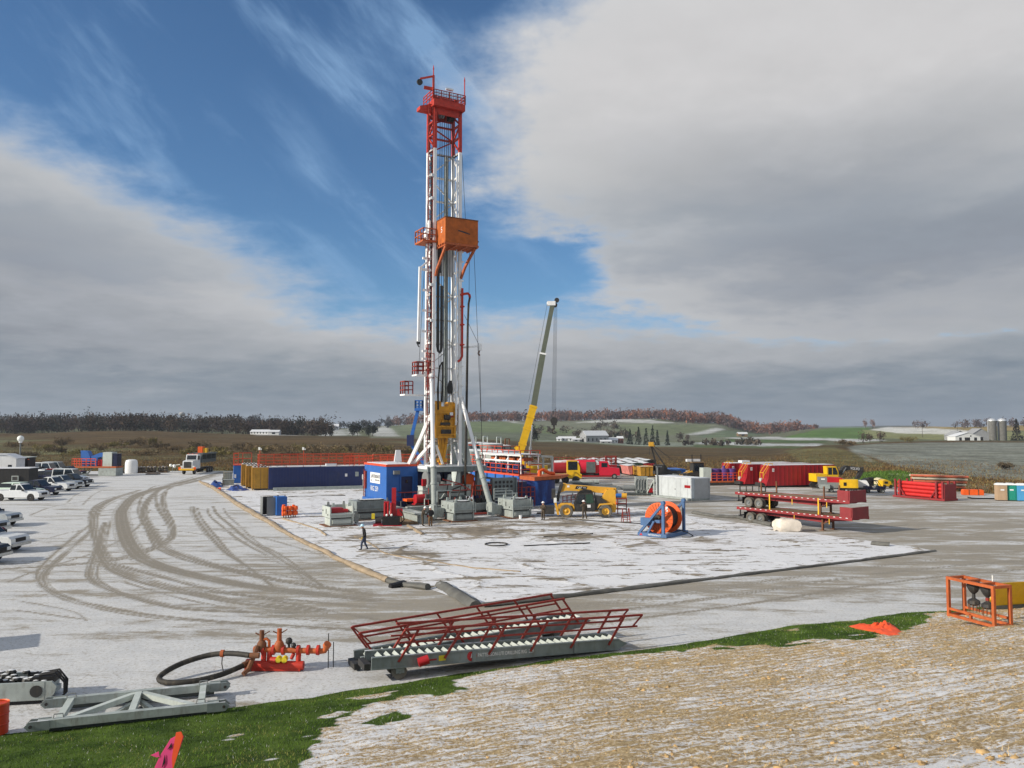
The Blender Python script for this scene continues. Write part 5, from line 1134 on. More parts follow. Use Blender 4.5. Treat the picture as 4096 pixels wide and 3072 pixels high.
part('tank_top','red_tank',fr,lambda b:b.box(-6.6,5.6,-1.,1.,0,Q(2350,1858,156.).z-.02));
for c_ in fr.children:
    if c_.name.startswith(('rail','end_cage')): c_.location.z=Q(2350,1858,156.).z
# ---- crane
cr_=thing('mobile_crane','yellow mobile crane with raised grey telescopic boom','crane',Q(2250,1890,138.),0.);cr_.location.z=0
cb=cr_.location.copy();CY_=138.
def CQ(px,py,dy=0.): return Q(px,py,CY_+dy)-cb
def boomseg(b,p,q,w,h):
    b.bar(p,q,w,h,up=(1,0,0))
b0=CQ(2065,1862);b1=CQ(2135,1622);b2=CQ(2172,1412);b3=CQ(2210,1218)
part('carrier','yellow',cr_,lambda b:(b.box(-5.5,3.2,-1.3,1.3,.9,1.6),b.box(-6.2,-4.2,-1.3,1.3,1.0,2.4)))
part('turntable','yellow',cr_,lambda b:(b.cyl((-4.,0,1.6),(-4.,0,2.1),1.1,14),b.box(-8.2,-2.6,-1.2,1.2,2.1,3.0),b.prism([(-7.8,3.),(-6.,3.),(-6.6,4.4),(-7.4,4.4)],-.5,.5)))
cabp=CQ(2290,1890)
part('cab','yellow',cr_,lambda b:b.prism([(cabp.x-1.0,1.6),(cabp.x+1.2,1.6),(cabp.x+1.2,2.8),(cabp.x+.7,3.9),(cabp.x-1.0,3.9)],-1.2,.6))
part('cab_window','glass_dark',cr_,lambda b:(b.box(cabp.x-.85,cabp.x+.75,-1.225,-1.201,2.3,3.75),b.box(cabp.x+.95,cabp.x+1.23,-1.,.4,2.4,2.75)))
for x_ in (-6.2,-4.6,-1.2,.4,2.2):
    part('wheel','rubber',cr_,lambda b:b.cyl((x_,-1.4,.65),(x_,-1.,.65),.65,14),True)
bm=part('boom_base','yellow',cr_,lambda b:boomseg(b,b0,b1,1.0,1.25))
[part('boom_collar','yellow',bm,lambda b:boomseg(b,b0.lerp(b1,k),b0.lerp(b1,k+.02),1.2,1.45)) for k in (.35,.6,.8,.965)];part('boom_step','yellow',bm,lambda b:boomseg(b,b0.lerp(b1,.26)+Vector((-.9,0,0)),b0.lerp(b1,.3)+Vector((-.5,0,0)),.5,.9))
bs=part('boom_section','olive_boom',cr_,lambda b:boomseg(b,b1,b2,.8,1.))
bs2=part('boom_section','olive_boom',cr_,lambda b:(boomseg(b,b2,b3,.62,.78),))
part('boom_ring','white_steel',bs,lambda b:boomseg(b,b2.lerp(b1,.03),b2,.9,1.12))
part('boom_head','white_steel',cr_,lambda b:(b.box(b3.x-.9,b3.x+.5,-.4,.4,b3.z-.2,b3.z+.55),b.box(b3.x-1.,b3.x-.6,-.3,.3,b3.z,b3.z+.4)))
part('head_sheave','machine_dark',cr_,lambda b:(b.cyl((b3.x+.75,-.2,b3.z+.75),(b3.x+.75,.2,b3.z+.75),.42,12),b.cyl((b3.x+.45,-.3,b3.z-.1),(b3.x+.45,.3,b3.z-.1),.4,12)),True)
part('lift_cylinder','chrome',cr_,lambda b:(b.cyl(CQ(2118,1862,-.6),CQ(2122,1788,-.6),.3,10),b.cyl(CQ(2122,1788,-.6),CQ(2130,1700,-.6),.17,10)),True)
hk=CQ(2216,1690)
part('hoist_rope','cable',cr_,lambda b:[b.bar((b3.x+.3+i*.16,0,b3.z-.2),(hk.x-.35+i*.2,0,hk.z+.6),.045) for i in range(4)])
part('hook_block','machine_dark',cr_,lambda b:(b.cyl((hk.x,-.3,hk.z+.3),(hk.x,.3,hk.z+.3),.62,12),b.box(hk.x-.45,hk.x+.45,-.35,.35,hk.z-.5,hk.z+.2)),True)
part('hook','machine_dark',cr_,lambda b:b.tube([(hk.x,0,hk.z-.5),(hk.x,0,hk.z-1.0),(hk.x-.4,0,hk.z-1.3),(hk.x-.35,0,hk.z-1.75),(hk.x+.1,0,hk.z-1.9),(hk.x+.4,0,hk.z-1.6)],.15))
part('boom_rope','cable',cr_,lambda b:b.bar(b1+Vector((-.9,0,.6)),b3+Vector((-.9,0,.1)),.05))
# ---- blue boom lift behind the mast
bl_=thing('boom_lift','blue boom lift raised behind the mast','boom lift',Q(1700,1890,128.),0.);bl_.location.z=0
bo=bl_.location.copy()
def BQ(px,py): return Q(px,py,128.)-bo
part('chassis','blue_bright',bl_,lambda b:b.box(-1.5,2.,-1.1,1.1,.4,1.4))
for x_ in (-1.,1.5): part('wheel','rubber',bl_,lambda b:b.cyl((x_,-1.3,.5),(x_,-1.,.5),.5,12),True)
part('lower_boom','blue_bright',bl_,lambda b:b.bar(BQ(1705,1870),BQ(1642,1772),.5))
part('knuckle','blue_navy',bl_,lambda b:(b.box(BQ(1636,1780).x-.3,BQ(1648,1780).x+.3,-.5,.5,BQ(1640,1778).z-.2,BQ(1640,1740).z),))
part('upper_boom','blue_bright',bl_,lambda b:(b.bar(BQ(1642,1765),BQ(1672,1640),.55,.5),b.bar(BQ(1650,1765),BQ(1660,1690),.2)))
part('basket','blue_bright',bl_,lambda b:(b.rail([(BQ(1662,1640).x,-.6,BQ(1662,1640).z),(BQ(1690,1640).x,-.6,BQ(1662,1640).z),(BQ(1690,1640).x,.6,BQ(1662,1640).z),(BQ(1662,1640).x,.6,BQ(1662,1640).z),(BQ(1662,1640).x,-.6,BQ(1662,1640).z)],1.5,.07,.6,2),b.box(BQ(1660,1640).x,BQ(1692,1640).x,-.7,.7,BQ(1662,1640).z-.15,BQ(1662,1640).z+.3)))
# ---- long blue house, yellow containers, fences
lh=thing('equipment_house','long blue equipment house with snowy roof behind the yellow containers','container',Q(1074,1962,121.),R(20));lh.location.z=0
Lh,Hh=15.2,Q(1074,1870,121.).z
part('wall','blue_box',lh,lambda b:(b.box(0,Lh,0,3.2,.25,Hh),ribs(b,.3,8.8,0,.3,Hh-.1,20,.06)))
part('skid','grey_dark',lh,lambda b:b.box(-.1,Lh+.1,.1,3.1,.02,.25))
part('roof','roof_snow',lh,lambda b:b.box(.1,Lh-.1,.1,3.1,Hh,Hh+.1))
part('roof_rail','rail_red',lh,lambda b:b.rail([(0,0,Hh),(Lh,0,Hh)],.5,.035,2.4,0))
part('rear_rail','rail_orange',lh,lambda b:b.rail([(-1.5,0.2,Hh),(-1.5,3.,Hh),(Lh,3.,Hh)],1.9,.04,1.2,3))
part('fence_mesh','fence_mesh',lh,lambda b:[b.bar((-1.4+i*.24,3.1,Hh),(-1.4+i*.24,3.1,Hh+2.),.035) for i in range(62)]+[b.bar((-1.4,3.1,Hh+.25*i),(13.3,3.1,Hh+.25*i),.035) for i in range(8)])
dd=part('door','blue_navy',lh,lambda b:b.box(9.,10.6,-.05,-.002,.3,2.8));part('sign','text_white',lh,lambda b:(b.box(11.4,11.75,-.04,-.002,1.9,2.35)));part('vent','grey_light',lh,lambda b:b.box(13.,13.5,-.06,-.002,1.9,2.6));part('roof_vent','roof_snow',lh,lambda b:b.box(8.6,10.2,.8,2.,Hh+.1,Hh+.45))
part('lamp_pole','white_steel',lh,lambda b:(b.bar((14.2,-.25,.2),(14.2,-.25,2.2),.1),b.box(14.05,14.35,-.4,-.1,1.4,2.2)))
part('ground_beam','grey_light',lh,lambda b:b.box(.6,Lh+1.5,-1.4,-.9,.02,.5))
for px_ in (1040,1215): 
    q=Q(px_,1800,128.);f=thing('floodlight_pole','small white floodlight on a thin pole above the blue house roof','lamp',(q.x,q.y,0),0.,'roof floodlights')
    part('pole','rail_orange',f,lambda b:b.bar((0,0,Hh),(0,0,q.z),.07));part('lamp','lamp_lens',f,lambda b:(b.box(-.2,.1,-.25,.0,q.z,q.z+.45),b.box(.1,.3,-.2,0,q.z,q.z+.25)))
YC=[((1008,1966),'yellow shipping container with closed double doors beside the blue house'),((984,1958),'middle yellow shipping container with snow on its roof'),((966,1950),'rear yellow shipping container with snow on its roof')]
for i,((px,py),lb) in enumerate(YC):
    Yd=121.+i*4.;p=Q(px,py,Yd);o=thing('shipping_container',lb,'container',(p.x,p.y,0),R(20),'yellow shipping containers');h=Q(px,1870-7*i,Yd).z if i<2 else Q(px,1857,Yd).z
    part('wall','yellow_box',o,lambda b:(b.box(0,2.45,0,3.,.2,h),[b.box(-.05,0,.2+j*.5,.45+j*.5,.25,h-.1) for j in range(6)]))
    part('roof','roof_snow',o,lambda b:b.box(.1,2.35,.1,2.9,h,h+.05))
    for s_ in (0,1):
        d=part('door','yellow_box',o,lambda b:(b.box(.06+s_*1.18,1.2+s_*1.19,-.07,-.002,.3,h-.12),))
        part('lock_rod','yellow_box',d,lambda b:[b.cyl((.35+s_*1.2+k*.5,-.12,.3),(.35+s_*1.2+k*.5,-.12,h-.12),.03,6) for k in (0,1)]+[b.box(.3+s_*1.2,.95+s_*1.2,-.13,-.08,h*.5,h*.5+.1)])
    part('door_gap','machine_dark',o,lambda b:(b.box(1.2,1.25,-.075,-.003,.3,h-.12),b.box(.0,2.4,-.03,-.003,.2,.3)))
    part('corner_post','yellow_box',o,lambda b:[b.box(x_,x_+.14,-.1,.04,.05,h+.03) for x_ in (-.02,2.33)])
    part('bin_trash','black_snow',o,lambda b:[b.ball((.4+j*.5,.5,h+.06),.2,6) for j in range(4)])
bc=thing('blue_container','bright blue container end with red ladder rails beyond the yellow ones','container',Q(934,1932,136.),R(20));bc.location.z=0;hb=Q(934,1862,136.).z
part('wall','blue_bright',bc,lambda b:b.box(0,3.2,0,4,.1,hb));part('trim','rail_orange',bc,lambda b:b.box(-.05,3.25,-.05,4.,hb,hb+.15));part('sign','text_white',bc,lambda b:(b.box(.1,.4,-.02,-.002,1.,1.6),b.box(1.3,2.2,-.02,-.002,2.4,2.5)))
part('rail','rail_orange',bc,lambda b:b.rail([(0,0,hb+.1),(.7,0,hb+.1)],1.9,.05,.7,3)or 0);part('rail','rail_orange',bc,lambda b:b.rail([(0,3.9,hb+.1),(3.,3.9,hb+.1)],1.9,.05,1.5,1))
# elevated railing and mesh fence between house and doghouse
ef=thing('safety_fence','orange mesh safety fence on the walkway behind the doghouse','fence',Q(1380,1865,126.),R(14));ze=Q(1380,1862,126.).z;ef.location.z=0
part('walkway','white_steel',ef,lambda b:b.box(0,13.,0,2.,ze-.3,ze));part('leg','grey_dark',ef,lambda b:[b.box(x_,x_+.3,.8,1.1,0,ze-.3) for x_ in (.5,6.,12.)]+[b.box(.5,12.3,.85,1.05,.5,.8)])
part('rail','rail_orange',ef,lambda b:b.rail([(0,0,ze),(4.4,0,ze)],1.5,.05,.8,2));part('rail','rail_orange',ef,lambda b:b.rail([(5.6,0,ze),(7.6,0,ze)],1.4,.05,.8,2));part('rail','rail_orange',ef,lambda b:b.rail([(4.4,0,ze),(4.4,2.,ze),(13.,2.,ze)],1.6,.05,1.2,2))
part('fence_mesh','fence_mesh',ef,lambda b:[b.bar((i*.24,2.05,ze),(i*.24,2.05,ze+1.7),.035) for i in range(55)]+[b.bar((0,2.05,ze+.25*i),(13,2.05,ze+.25*i),.035) for i in range(7)])
# ---- clutter at the left liner corner
ib=thing('bulk_tote','cream plastic tote in a wire cage on a pallet','tote',box_at(915,1930),R(20));ib.location=Q(892,1932,138.);ib.location.z=0
part('bottle','tote_plastic',ib,lambda b:b.box(0,1.5,0,1.2,.45,1.9));part('cage','grey_hub',ib,lambda b:[b.bar((x_,-.03,.4),(x_,-.03,1.9),.04) for x_ in (0,.3,.6,.9,1.2,1.5)]+[b.bar((0,-.03,z),(1.5,-.03,z),.04) for z in (.45,.8,1.2,1.6,1.9)]);part('pallet','wood',ib,lambda b:b.box(-.05,1.55,-.05,1.25,.02,.44))
sb=thing('steel_bin','low grey steel bin in front of the tote','bin',Q(892,1952,132.),R(20));sb.location.z=0;part('wall','grey_light',sb,lambda b:(b.box(0,1.7,0,1.4,.05,.85),b.box(-.08,1.78,-.08,1.48,.85,.95)));part('leg','grey_dark',sb,lambda b:b.box(-.12,0,-.12,0,.02,1.3))
def crumple(name,label,pts,h,mt,cat,seed):
    r=random.Random(seed);b=MB();n=len(pts);c=sum((Vector(p) for p in pts),Vector())/n
    R_=[]
    for k,z in ((1.,.01),(.8,.45),(.55,1.),(.3,.6),(.1,.85)):
        R_.append([c+(Vector(p)-c)*k*r.uniform(.8,1.15)+Vector((0,0,h*z*r.uniform(.5,1.3)+.02)) for p in pts])
    b.loft(R_);return tag(b.build(name,mt),label,cat)
crumple('blue_tarp','crumpled blue tarpaulin left of the steel bin',[G(*p) for p in [(838,1946),(850,1938),(870,1932),(888,1934),(896,1944),(890,1950),(866,1952),(846,1951)]],.7,'blue_tarp','tarp',3)
crumple('blue_tarp','flat crumpled blue tarpaulin in front of the yellow containers',[G(*p) for p in [(900,1962),(915,1956),(935,1954),(950,1950),(980,1954),(998,1962),(960,1966),(930,1966)]],.5,'blue_tarp','tarp',5)
crumple('orange_rag','small orange rag on the snow beside the blue tarpaulin',[G(*p) for p in [(865,1964),(875,1956),(886,1958),(884,1965),(874,1967)]],.35,'orange_cloth','rag',6)
# cabinet and orange valve cluster
cb_=thing('tool_cabinet','blue steel cabinet with its grey door standing open','cabinet',Q(1106,2070,85.5),YAW);cb_.location.z=0
part('case','blue_bright',cb_,lambda b:(b.box(0,.06,0,1.6,.1,2.05),b.box(1.04,1.1,0,1.6,.1,2.05),b.box(.06,1.04,0,1.6,.1,.2),b.box(.06,1.04,0,1.6,1.95,2.05),b.box(.06,1.04,0,.06,.2,1.95)))
parts('shelf','grey_light',cb_,[lambda b,z=z:b.box(.06,1.04,.06,1.55,z,z+.05) for z in (.55,.9,1.25,1.6)])
part('open_side','machine_dark',cb_,lambda b:b.box(-1.1,-.02,1.55,1.6,.12,2.02));part('door','grey_hub',cb_,lambda b:b.box(-1.35,-1.3,.6,1.7,.1,2.05) and b.box(-.9,-.02,.55,.62,.12,2.0))
parts('lug','blue_navy',cb_,[lambda b,x_=x_:b.bars([(x_,.2,2.05),(x_,.2,2.22),(x_+.12,.2,2.22),(x_+.12,.2,2.05)],.04) for x_ in (.1,.85)])
part('leg','grey_dark',cb_,lambda b:b.box(0,1.1,.1,1.5,.02,.1))
ov=thing('valve_cluster','bright orange valve cluster on short dark legs beside the cabinet','valve',Q(1138,2082,83.5),YAW);ov.location.z=0
for i,(x_,z_) in enumerate([(0,.55),(.55,.55),(1.1,.55),(0,1.05),(.55,1.05),(1.1,1.05)]):
    part('valve_body','orange_bright',ov,lambda b:(b.cyl((x_-.2,0,z_),(x_+.22,0,z_),.22,12),b.cyl((x_-.25,0,z_),(x_-.18,0,z_),.3,12),b.ball((x_,-.1,z_),.27,10)),True)
part('top_tee','orange_bright',ov,lambda b:(b.cyl((-.1,0,1.1),(-.1,0,1.45),.16,10),b.cyl((.9,0,1.1),(.9,0,1.4),.14,10),b.cyl((0,.2,.5),(0,.2,1.2),.2,10)),True)
parts('leg','machine_dark',ov,[lambda b,x_=x_:b.bar((x_,0,.02),(x_,0,.4),.08) for x_ in (-.1,.15,.4,.65,.9,1.1)])
# red power unit
pu=thing('power_unit','red hydraulic power unit with tall mast and black tank','machine',Q(1560,2105,77.5),R(8));pu.location.z=0
part('skid','red_gear',pu,lambda b:b.box(-1.6,1.1,-.9,.9,.02,.12));part('mast','red_gear',pu,lambda b:(b.bar((.35,.2,.1),(.35,.2,3.6),.42),b.bar((-.35,.2,.9),(-.35,.2,2.3),.5),b.bar((.9,.2,.9),(.9,.2,1.6),.6)))
parts('cylinder','red_gear',pu,[lambda b,x_=x_:b.cyl((x_,-.15,.9),(x_,-.15,2.2),.11,10) for x_ in (-.5,-.2,.1)],True)
part('tank','black',pu,lambda b:b.loft([[(-.75+k,-.85,z),(.95-k,-.85,z),(.95-k,.3,z),(-.75+k,.3,z)] for z,k in ((.12,.1),(.3,0),(.8,0),(.95,.08))]));part('motor','machine_dark',pu,lambda b:b.cyl((-1.4,-.1,.55),(-.8,-.1,.55),.35,12),True)
part('control_box','caution_yellow',pu,lambda b:b.box(-1.75,-1.45,-.4,-.1,.7,1.2));part('filter','lamp_lens',pu,lambda b:[b.ball((x_,-.5,1.05),.13,8) for x_ in (-.3,.15)]);part('hose','hose',pu,lambda b:b.tube([(.9,-.3,1.5),(1.2,-.3,1.2),(1.35,-.3,.6),(1.1,-.3,.3),(.9,-.3,.35)],.06));part('pole','grey_hub',pu,lambda b:b.bar((1.1,.1,.1),(1.0,.1,2.3),.07))
# bucket by the skid box, and small items
for px,py,lb,mt in ((2082,2076,'small white pail beside the right skid box','white_paint'),(1704,2066,'white pail hanging near the two workers','white_paint')):
    p=G(px,py);o=thing('pail',lb,'bucket',p);part('body',mt,o,lambda b:b.lathe([(.01,.03),(.14,.03),(.17,.4),(.15,.4),(.01,.1)],12),True);part('handle','grey_hub',o,lambda b:b.tube([(-.17,0,.38),(0,-.2,.42),(.17,0,.38)],.012))
for lb,a,b_,r in (('thin black rod lying on the open liner floor',(2175,2152),(2375,2138),.05),('long thin black hose lying across the liner',(2100,2188),(2360,2176),.045),('dark hose from the reel stretched along the liner',(2200,2078),(2610,2100),.05),('thin hose running from the cabinet toward the blue house',(1150,1990),(1380,1984),.05)):
    p,q=G(*a),G(*b_);r_=random.Random(len(lb));P=[p.lerp(q,i/10)+Vector((r_.uniform(-.1,.1),r_.uniform(-.15,.15),.1)) for i in range(11)]
    tag(MB().tube(P,r,6).build('hose','hose'),lb,'hose')
o=MB();o.tube([G(1985,2181)+Vector((.9*math.cos(a),.9*math.sin(a),.1)) for a in [i*.45 for i in range(15)]],.05,6);tag(o.build('hose_coil','hose',smooth=True),'small black coil of hose on the snowy liner','hose')
# dark trench planks left of substructure
pk=thing('timber_mat','weathered timber mat beams beside the grey substructure beam','timber',RG(1640,2080)*0+C0+EX*-7.6+EY*-8.,YAW)
parts('beam','wood',pk,[lambda b,i=i:b.box(-.9+i*.42,-.52+i*.42,-1.5,9.,.03,.24+.02*(i%2)) for i in range(4)])
# ================================================================ RIGHT SIDE OF THE PAD
def wheel(parent,x,y0,y1,r,mt='rubber',rim='grey_hub',n=18,name='wheel'):
    s_=1 if y1>y0 else -1;yo=y0 if y0*1.>y1*1. and y0>0 else y0
    w=part(name,mt,parent,lambda b:b.lathe([(r*.55,y0),(r*.9,y0),(r,y0+(y1-y0)*.15),(r,y0+(y1-y0)*.85),(r*.9,y1),(r*.55,y1)],n,(x,0,r),'y'),True)
    part('rim',rim,w,lambda b:(b.lathe([(r*.56,y0+.03*s_),(r*.5,y0+.05*s_),(r*.3,y0+.12*s_),(r*.16,y0+.02*s_),(.01,y0+.01*s_)],n,(x,0,r),'y'),),True);return w
# ---- telehandler (faces left)
th_=thing('telehandler','yellow telehandler with green tinted cab','telehandler',(G(2270,2070)+G(2425,2076))/2+Vector((0,1.2,0)),R(-4))
for x_,m in ((-2.03,0),(2.03,0)):
    for y0,y1 in ((-1.25,-.8),(1.25,.8)): wheel(th_,x_,y0,y1,.72,'tyre_dusty','yellow_cat')
part('frame','yellow_cat',th_,lambda b:(b.box(-2.9,3.0,-.45,.45,.6,1.3),b.prism([(2.2,.55),(3.1,.55),(3.2,1.0),(3.1,2.9),(2.2,2.9),(1.4,1.6),(1.3,.9)],-.62,.62)))
parts('fender','yellow_cat',th_,[lambda b:b.prism([(-2.9,1.3),(-2.6,1.55),(-1.5,1.55),(-1.2,1.2),(-1.2,.9),(-1.4,1.3),(-2.6,1.35)],-1.2,-.75),lambda b:b.prism([(1.2,1.0),(1.4,1.5),(2.7,1.6),(2.9,1.3),(2.6,1.45),(1.5,1.35)],-1.2,-.75)])
bm_=part('boom','yellow_cat',th_,lambda b:(b.prism([(-2.85,2.45),(-2.35,3.55),(-2.1,3.5),(-1.9,3.4),(3.25,3.05),(3.25,2.4),(-1.0,2.72),(-2.1,2.75)],.12,.78)))
part('boom_tip','machine_dark',th_,lambda b:(b.prism([(-3.2,1.6),(-2.75,3.4),(-2.3,3.5),(-2.7,2.4),(-2.8,1.6)],.0,.9),b.box(-3.6,-3.2,-.3,1.1,1.9,2.9)))
part('boom_hole','black',th_,lambda b:[b.cyl((x_,.10,z_),(x_,.119,z_),.09,8) for x_,z_ in ((2.3,2.85),(2.8,2.75),(2.55,2.6),(3.05,2.9))])
lb_=part('brand_panel','text_black',bm_,lambda b:b.prism([(-1.1,2.95),(-.95,3.25),(.2,3.2),(.05,2.88)],.095,.118))
text('CAT',.3,'text_white',lb_,(-.6,.09,3.07),(R(90),0,0),w=.5);part('brand_mark','caution_yellow',lb_,lambda b:b.prism([(-.75,2.93),(-.45,2.93),(-.6,3.02)],.08,.088));text('TH',.2,'text_white',lb_,(-.1,.09,3.05),(R(90),0,0),w=.3)
part('boom_mark','text_white',bm_,lambda b:b.box(-1.95,-1.7,.1,.118,3.1,3.3))
cab_=part('cab','machine_dark',th_,lambda b:(b.prism([(-1.15,.7),(-1.25,1.5),(-.85,2.55),(.75,2.65),(.95,1.6),(.95,.7)],-1.15,.0)))
part('side_window','glass_green',cab_,lambda b:b.prism([(.05,1.55),(.0,2.45),(.68,2.5),(.82,1.6)],-1.175,-1.152));part('door_opening','glass_dark',cab_,lambda b:b.prism([(-1.05,1.5),(-.75,2.45),(-.15,2.48),(-.1,1.5)],-1.175,-1.152))
part('cab_roof','black',cab_,lambda b:b.prism([(-.85,2.552),(.75,2.652),(.6,2.85),(.0,2.95),(-.6,2.8)],-1.1,.0))
part('cab_sticker','text_white',cab_,lambda b:b.box(.1,.5,-1.19,-1.152,1.1,1.4));part('engine_cover','machine_dark',th_,lambda b:b.prism([(.95,.8),(.95,2.3),(1.5,2.2),(2.2,1.7),(2.2,.8)],-1.0,.0))
part('mirror','lamp_lens',th_,lambda b:b.box(-3.35,-3.05,-1.25,-1.2,1.6,2.1));part('stabiliser','yellow_cat',th_,lambda b:b.prism([(-3.3,1.65),(-3.05,1.6),(-2.75,.35),(-3.0,.3)],-1.2,-1.0))
part('fork_carriage','machine_dark',th_,lambda b:(b.box(-4.3,-3.3,-.9,.9,.35,1.15),b.box(-5.2,-4.3,-.6,-.4,.3,.38),b.box(-5.2,-4.3,.4,.6,.3,.38)))
part('rear_light','lamp_amber',th_,lambda b:b.box(3.12,3.2,-.7,-.5,1.4,1.7))
# things on / by telehandler
ps=thing('pipe_stand','blue and yellow pipe end on a red stand behind the telehandler','stand',Q(2480,2030,88.),R(-10));ps.location.z=0
part('pipe','blue_bright',ps,lambda b:b.cyl((-1.8,0,2.1),(.2,0,2.0),.22,12),True);part('pipe_cap','yellow_cat',ps,lambda b:b.cyl((.2,0,2.0),(.75,0,1.97),.3,12),True);part('stand','rail_red',ps,lambda b:b.rail([(-1.2,.3,0),(.7,.3,0),(.7,-.4,0),(-1.2,-.4,0)],1.7,.04,.95,2))
sl=thing('step_ladder','small rusty red step ladder on the liner','ladder',G(2503,2092),R(10))
part('frame','rail_red',sl,lambda b:(b.ladder((0,-.35,.02),(0,0,1.45),.7,(1,0,0),.035,.3),b.ladder((0,.5,.02),(0,0.02,1.45),.6,(1,0,0),.03,.5)))
# ---- cable reel
rl=thing('cable_reel','large orange cable reel in a blue steel frame','cable reel',G(2662,2157)+Vector((-.62*1.4,.78*1.4,0)),R(-40))
rc=Vector((.05,1.75,1.55));rd=1.36
def flange(b,y): b.lathe([(.3,y-.03),(rd*.95,y-.03),(rd,y-.02),(rd,y+.06),(rd*.95,y+.06),(.3,y+.06)],36,(rc.x,0,rc.z),'y')
for i,y in enumerate((.95,2.55)):
    fl_=part('flange','orange_bright',rl,lambda b:flange(b,y),True)
    for k in range(24):
        a=2*math.pi*k/24;d=Vector((math.cos(a),0,math.sin(a)));yy=y+(-.05 if i==0 else .08)
        part('rib','orange_steel',fl_,lambda b:b.bar(Vector((rc.x,yy,rc.z))+d*.35,Vector((rc.x,yy,rc.z))+d*rd*.93,.05,.05,up=(0,1,0)))
part('cable_drum','black',rl,lambda b:b.cyl((rc.x,1.02,rc.z),(rc.x,2.52,rc.z),1.02,24),True)
part('hub','machine_dark',rl,lambda b:(b.cyl((rc.x,.1,rc.z),(rc.x,3.4,rc.z),.14,12),b.cyl((rc.x,.6,rc.z),(rc.x,.88,rc.z),.34,16)),True)
part('drive_motor','blue_frame',rl,lambda b:(b.box(-1.25,-.35,.05,.65,.95,1.6),b.box(-.35,.6,.1,.45,1.25,1.5)))
part('base_frame','blue_frame',rl,lambda b:(b.box(-1.4,1.4,-.2,.08,.08,.38),b.box(-1.4,1.4,3.45,3.72,.08,.38),b.box(1.12,1.4,.08,3.45,.08,.34),b.box(-1.4,-1.12,.08,3.45,.08,.34)))
for y_ in (-.06,3.58):
    part('post','blue_frame',rl,lambda b:b.bar((1.05,y_,.38),(1.05,y_,2.95),.22))
    part('diagonal','blue_frame',rl,lambda b:b.bar((-1.25,y_,.38),(1.0,y_,2.85),.2))
    part('eye','blue_frame',rl,lambda b:b.cyl((1.05,y_-.16,3.0),(1.05,y_+.16,3.0),.17,12),True)
part('stay','blue_frame',rl,lambda b:b.bar((-.45,-.06,.38),(.15,-.06,1.4),.15))
part('tag_plate','text_white',rl,lambda b:b.box(.75,.95,.9,.915,2.2,2.6))
text('PATTERSON-UTI',.2,'text_white',rl,(.25,-.206,.23),(R(90),0,0),w=1.2);part('logo','text_red',rl,lambda b:b.prism([(-1.2,.14),(-1.05,.34),(-.9,.14)],-.215,-.203))
part('loose_end','hose',rl,lambda b:b.tube([(1.3,2.4,.5),(1.9,2.7,.3),(2.5,2.5,.1),(2.6,1.8,.08),(2.,1.4,.08)],.04))
# ---- silver shed
sd_=thing('silver_shed','silver metal sided site shed with snowy roof','shed',G(2780,2003),R(31))
sw,sl_,sh=2.6,7.6,Q(2780,1914,105.).z
part('end_wall','silver',sd_,lambda b:(b.box(0,sw,0,.08,.25,sh),b.box(-.06,.08,-.06,.02,.2,sh+.05),b.box(sw-.08,sw+.06,-.06,.02,.2,sh+.05)))
part('side_wall','silver_wall',sd_,lambda b:(b.box(0,sw,.08,sl_,.25,sh),))
parts('side_panel','silver_wall',sd_,[lambda b,i=i:b.box(-.025,0,.1+i*1.25,1.3+i*1.25,.3,sh-.05) for i in range(6)])
dd=part('door','silver_wall',sd_,lambda b:b.box(-.05,-.026,3.5,4.8,.35,sh-.3));part('handle','black',dd,lambda b:b.box(-.08,-.05,3.6,3.7,1.2,1.35))
part('roof','roof_snow',sd_,lambda b:b.box(-.05,sw+.05,-.05,sl_+.05,sh,sh+.09));part('skid','grey_light',sd_,lambda b:(b.box(-.6,sw,-.1,sl_+.3,.03,.25)))
part('sign','lamp_red',sd_,lambda b:b.box(-.035,-.026,.8,1.9,sh*.55,sh*.68));part('post','grey_hub',sd_,lambda b:(b.bar((-.2,sl_-.6,.2),(-.2,sl_-.6,sh+1.3),.14),b.bar((-.4,sl_-.6,sh+1.3),(.6,sl_-.6,sh+1.3),.14)))
part('end_stair','grey_pale',sd_,lambda b:(b.bars([(-.3,sl_,.3),(-.3,sl_,2.4),(-.3,sl_+1.4,2.4),(-.3,sl_+1.4,.3)],.1),b.bar((-.3,sl_,2.3),(-.3,sl_+1.4,.5),.1)))
# ---- grey pump unit with coiled hoses
gp=thing('pump_skid','grey pump skid with coiled hoses and a red motor','pump',Q(2555,1978,113.),R(2));gp.location.z=0
part('cabinet','grey_light',gp,lambda b:b.box(-.5,1.2,-.4,.5,.4,2.6));part('skid','grey_dark',gp,lambda b:b.box(-2.,2.,-.6,.6,.1,.35));parts('leg','grey_light',gp,[lambda b,x_=x_:b.bar((x_,-.5,.0),(x_,-.5,.6),.12) for x_ in (-1.8,-.4,.4,1.1)])
part('motor','red_gear',gp,lambda b:b.box(1.3,1.9,-.5,.3,.4,1.0));part('pump_body','grey_hub',gp,lambda b:(b.cyl((-2.2,0,1.0),(-.6,0,1.0),.4,12),b.cyl((-2.6,0,1.0),(-2.2,0,1.0),.25,12),b.cyl((-2.9,-.3,1.0),(-2.9,.3,1.0),.3,12)),True)
for i,x_ in enumerate((-.3,.1,.5,.85)): part('hose_loop','grey_hub',gp,lambda b:b.tube([(x_+.22*math.sin(a),-.45-.03*i,1.45+.8*math.cos(a)) for a in [k*.63 for k in range(11)]],.09),True)
part('hose_coil','hose',gp,lambda b:b.tube([(2.35+.5*math.cos(a)*(1+.03*a),-.3,.9+.7*math.sin(a)*(1+.03*a)) for a in [k*.5 for k in range(25)]],.06),True)
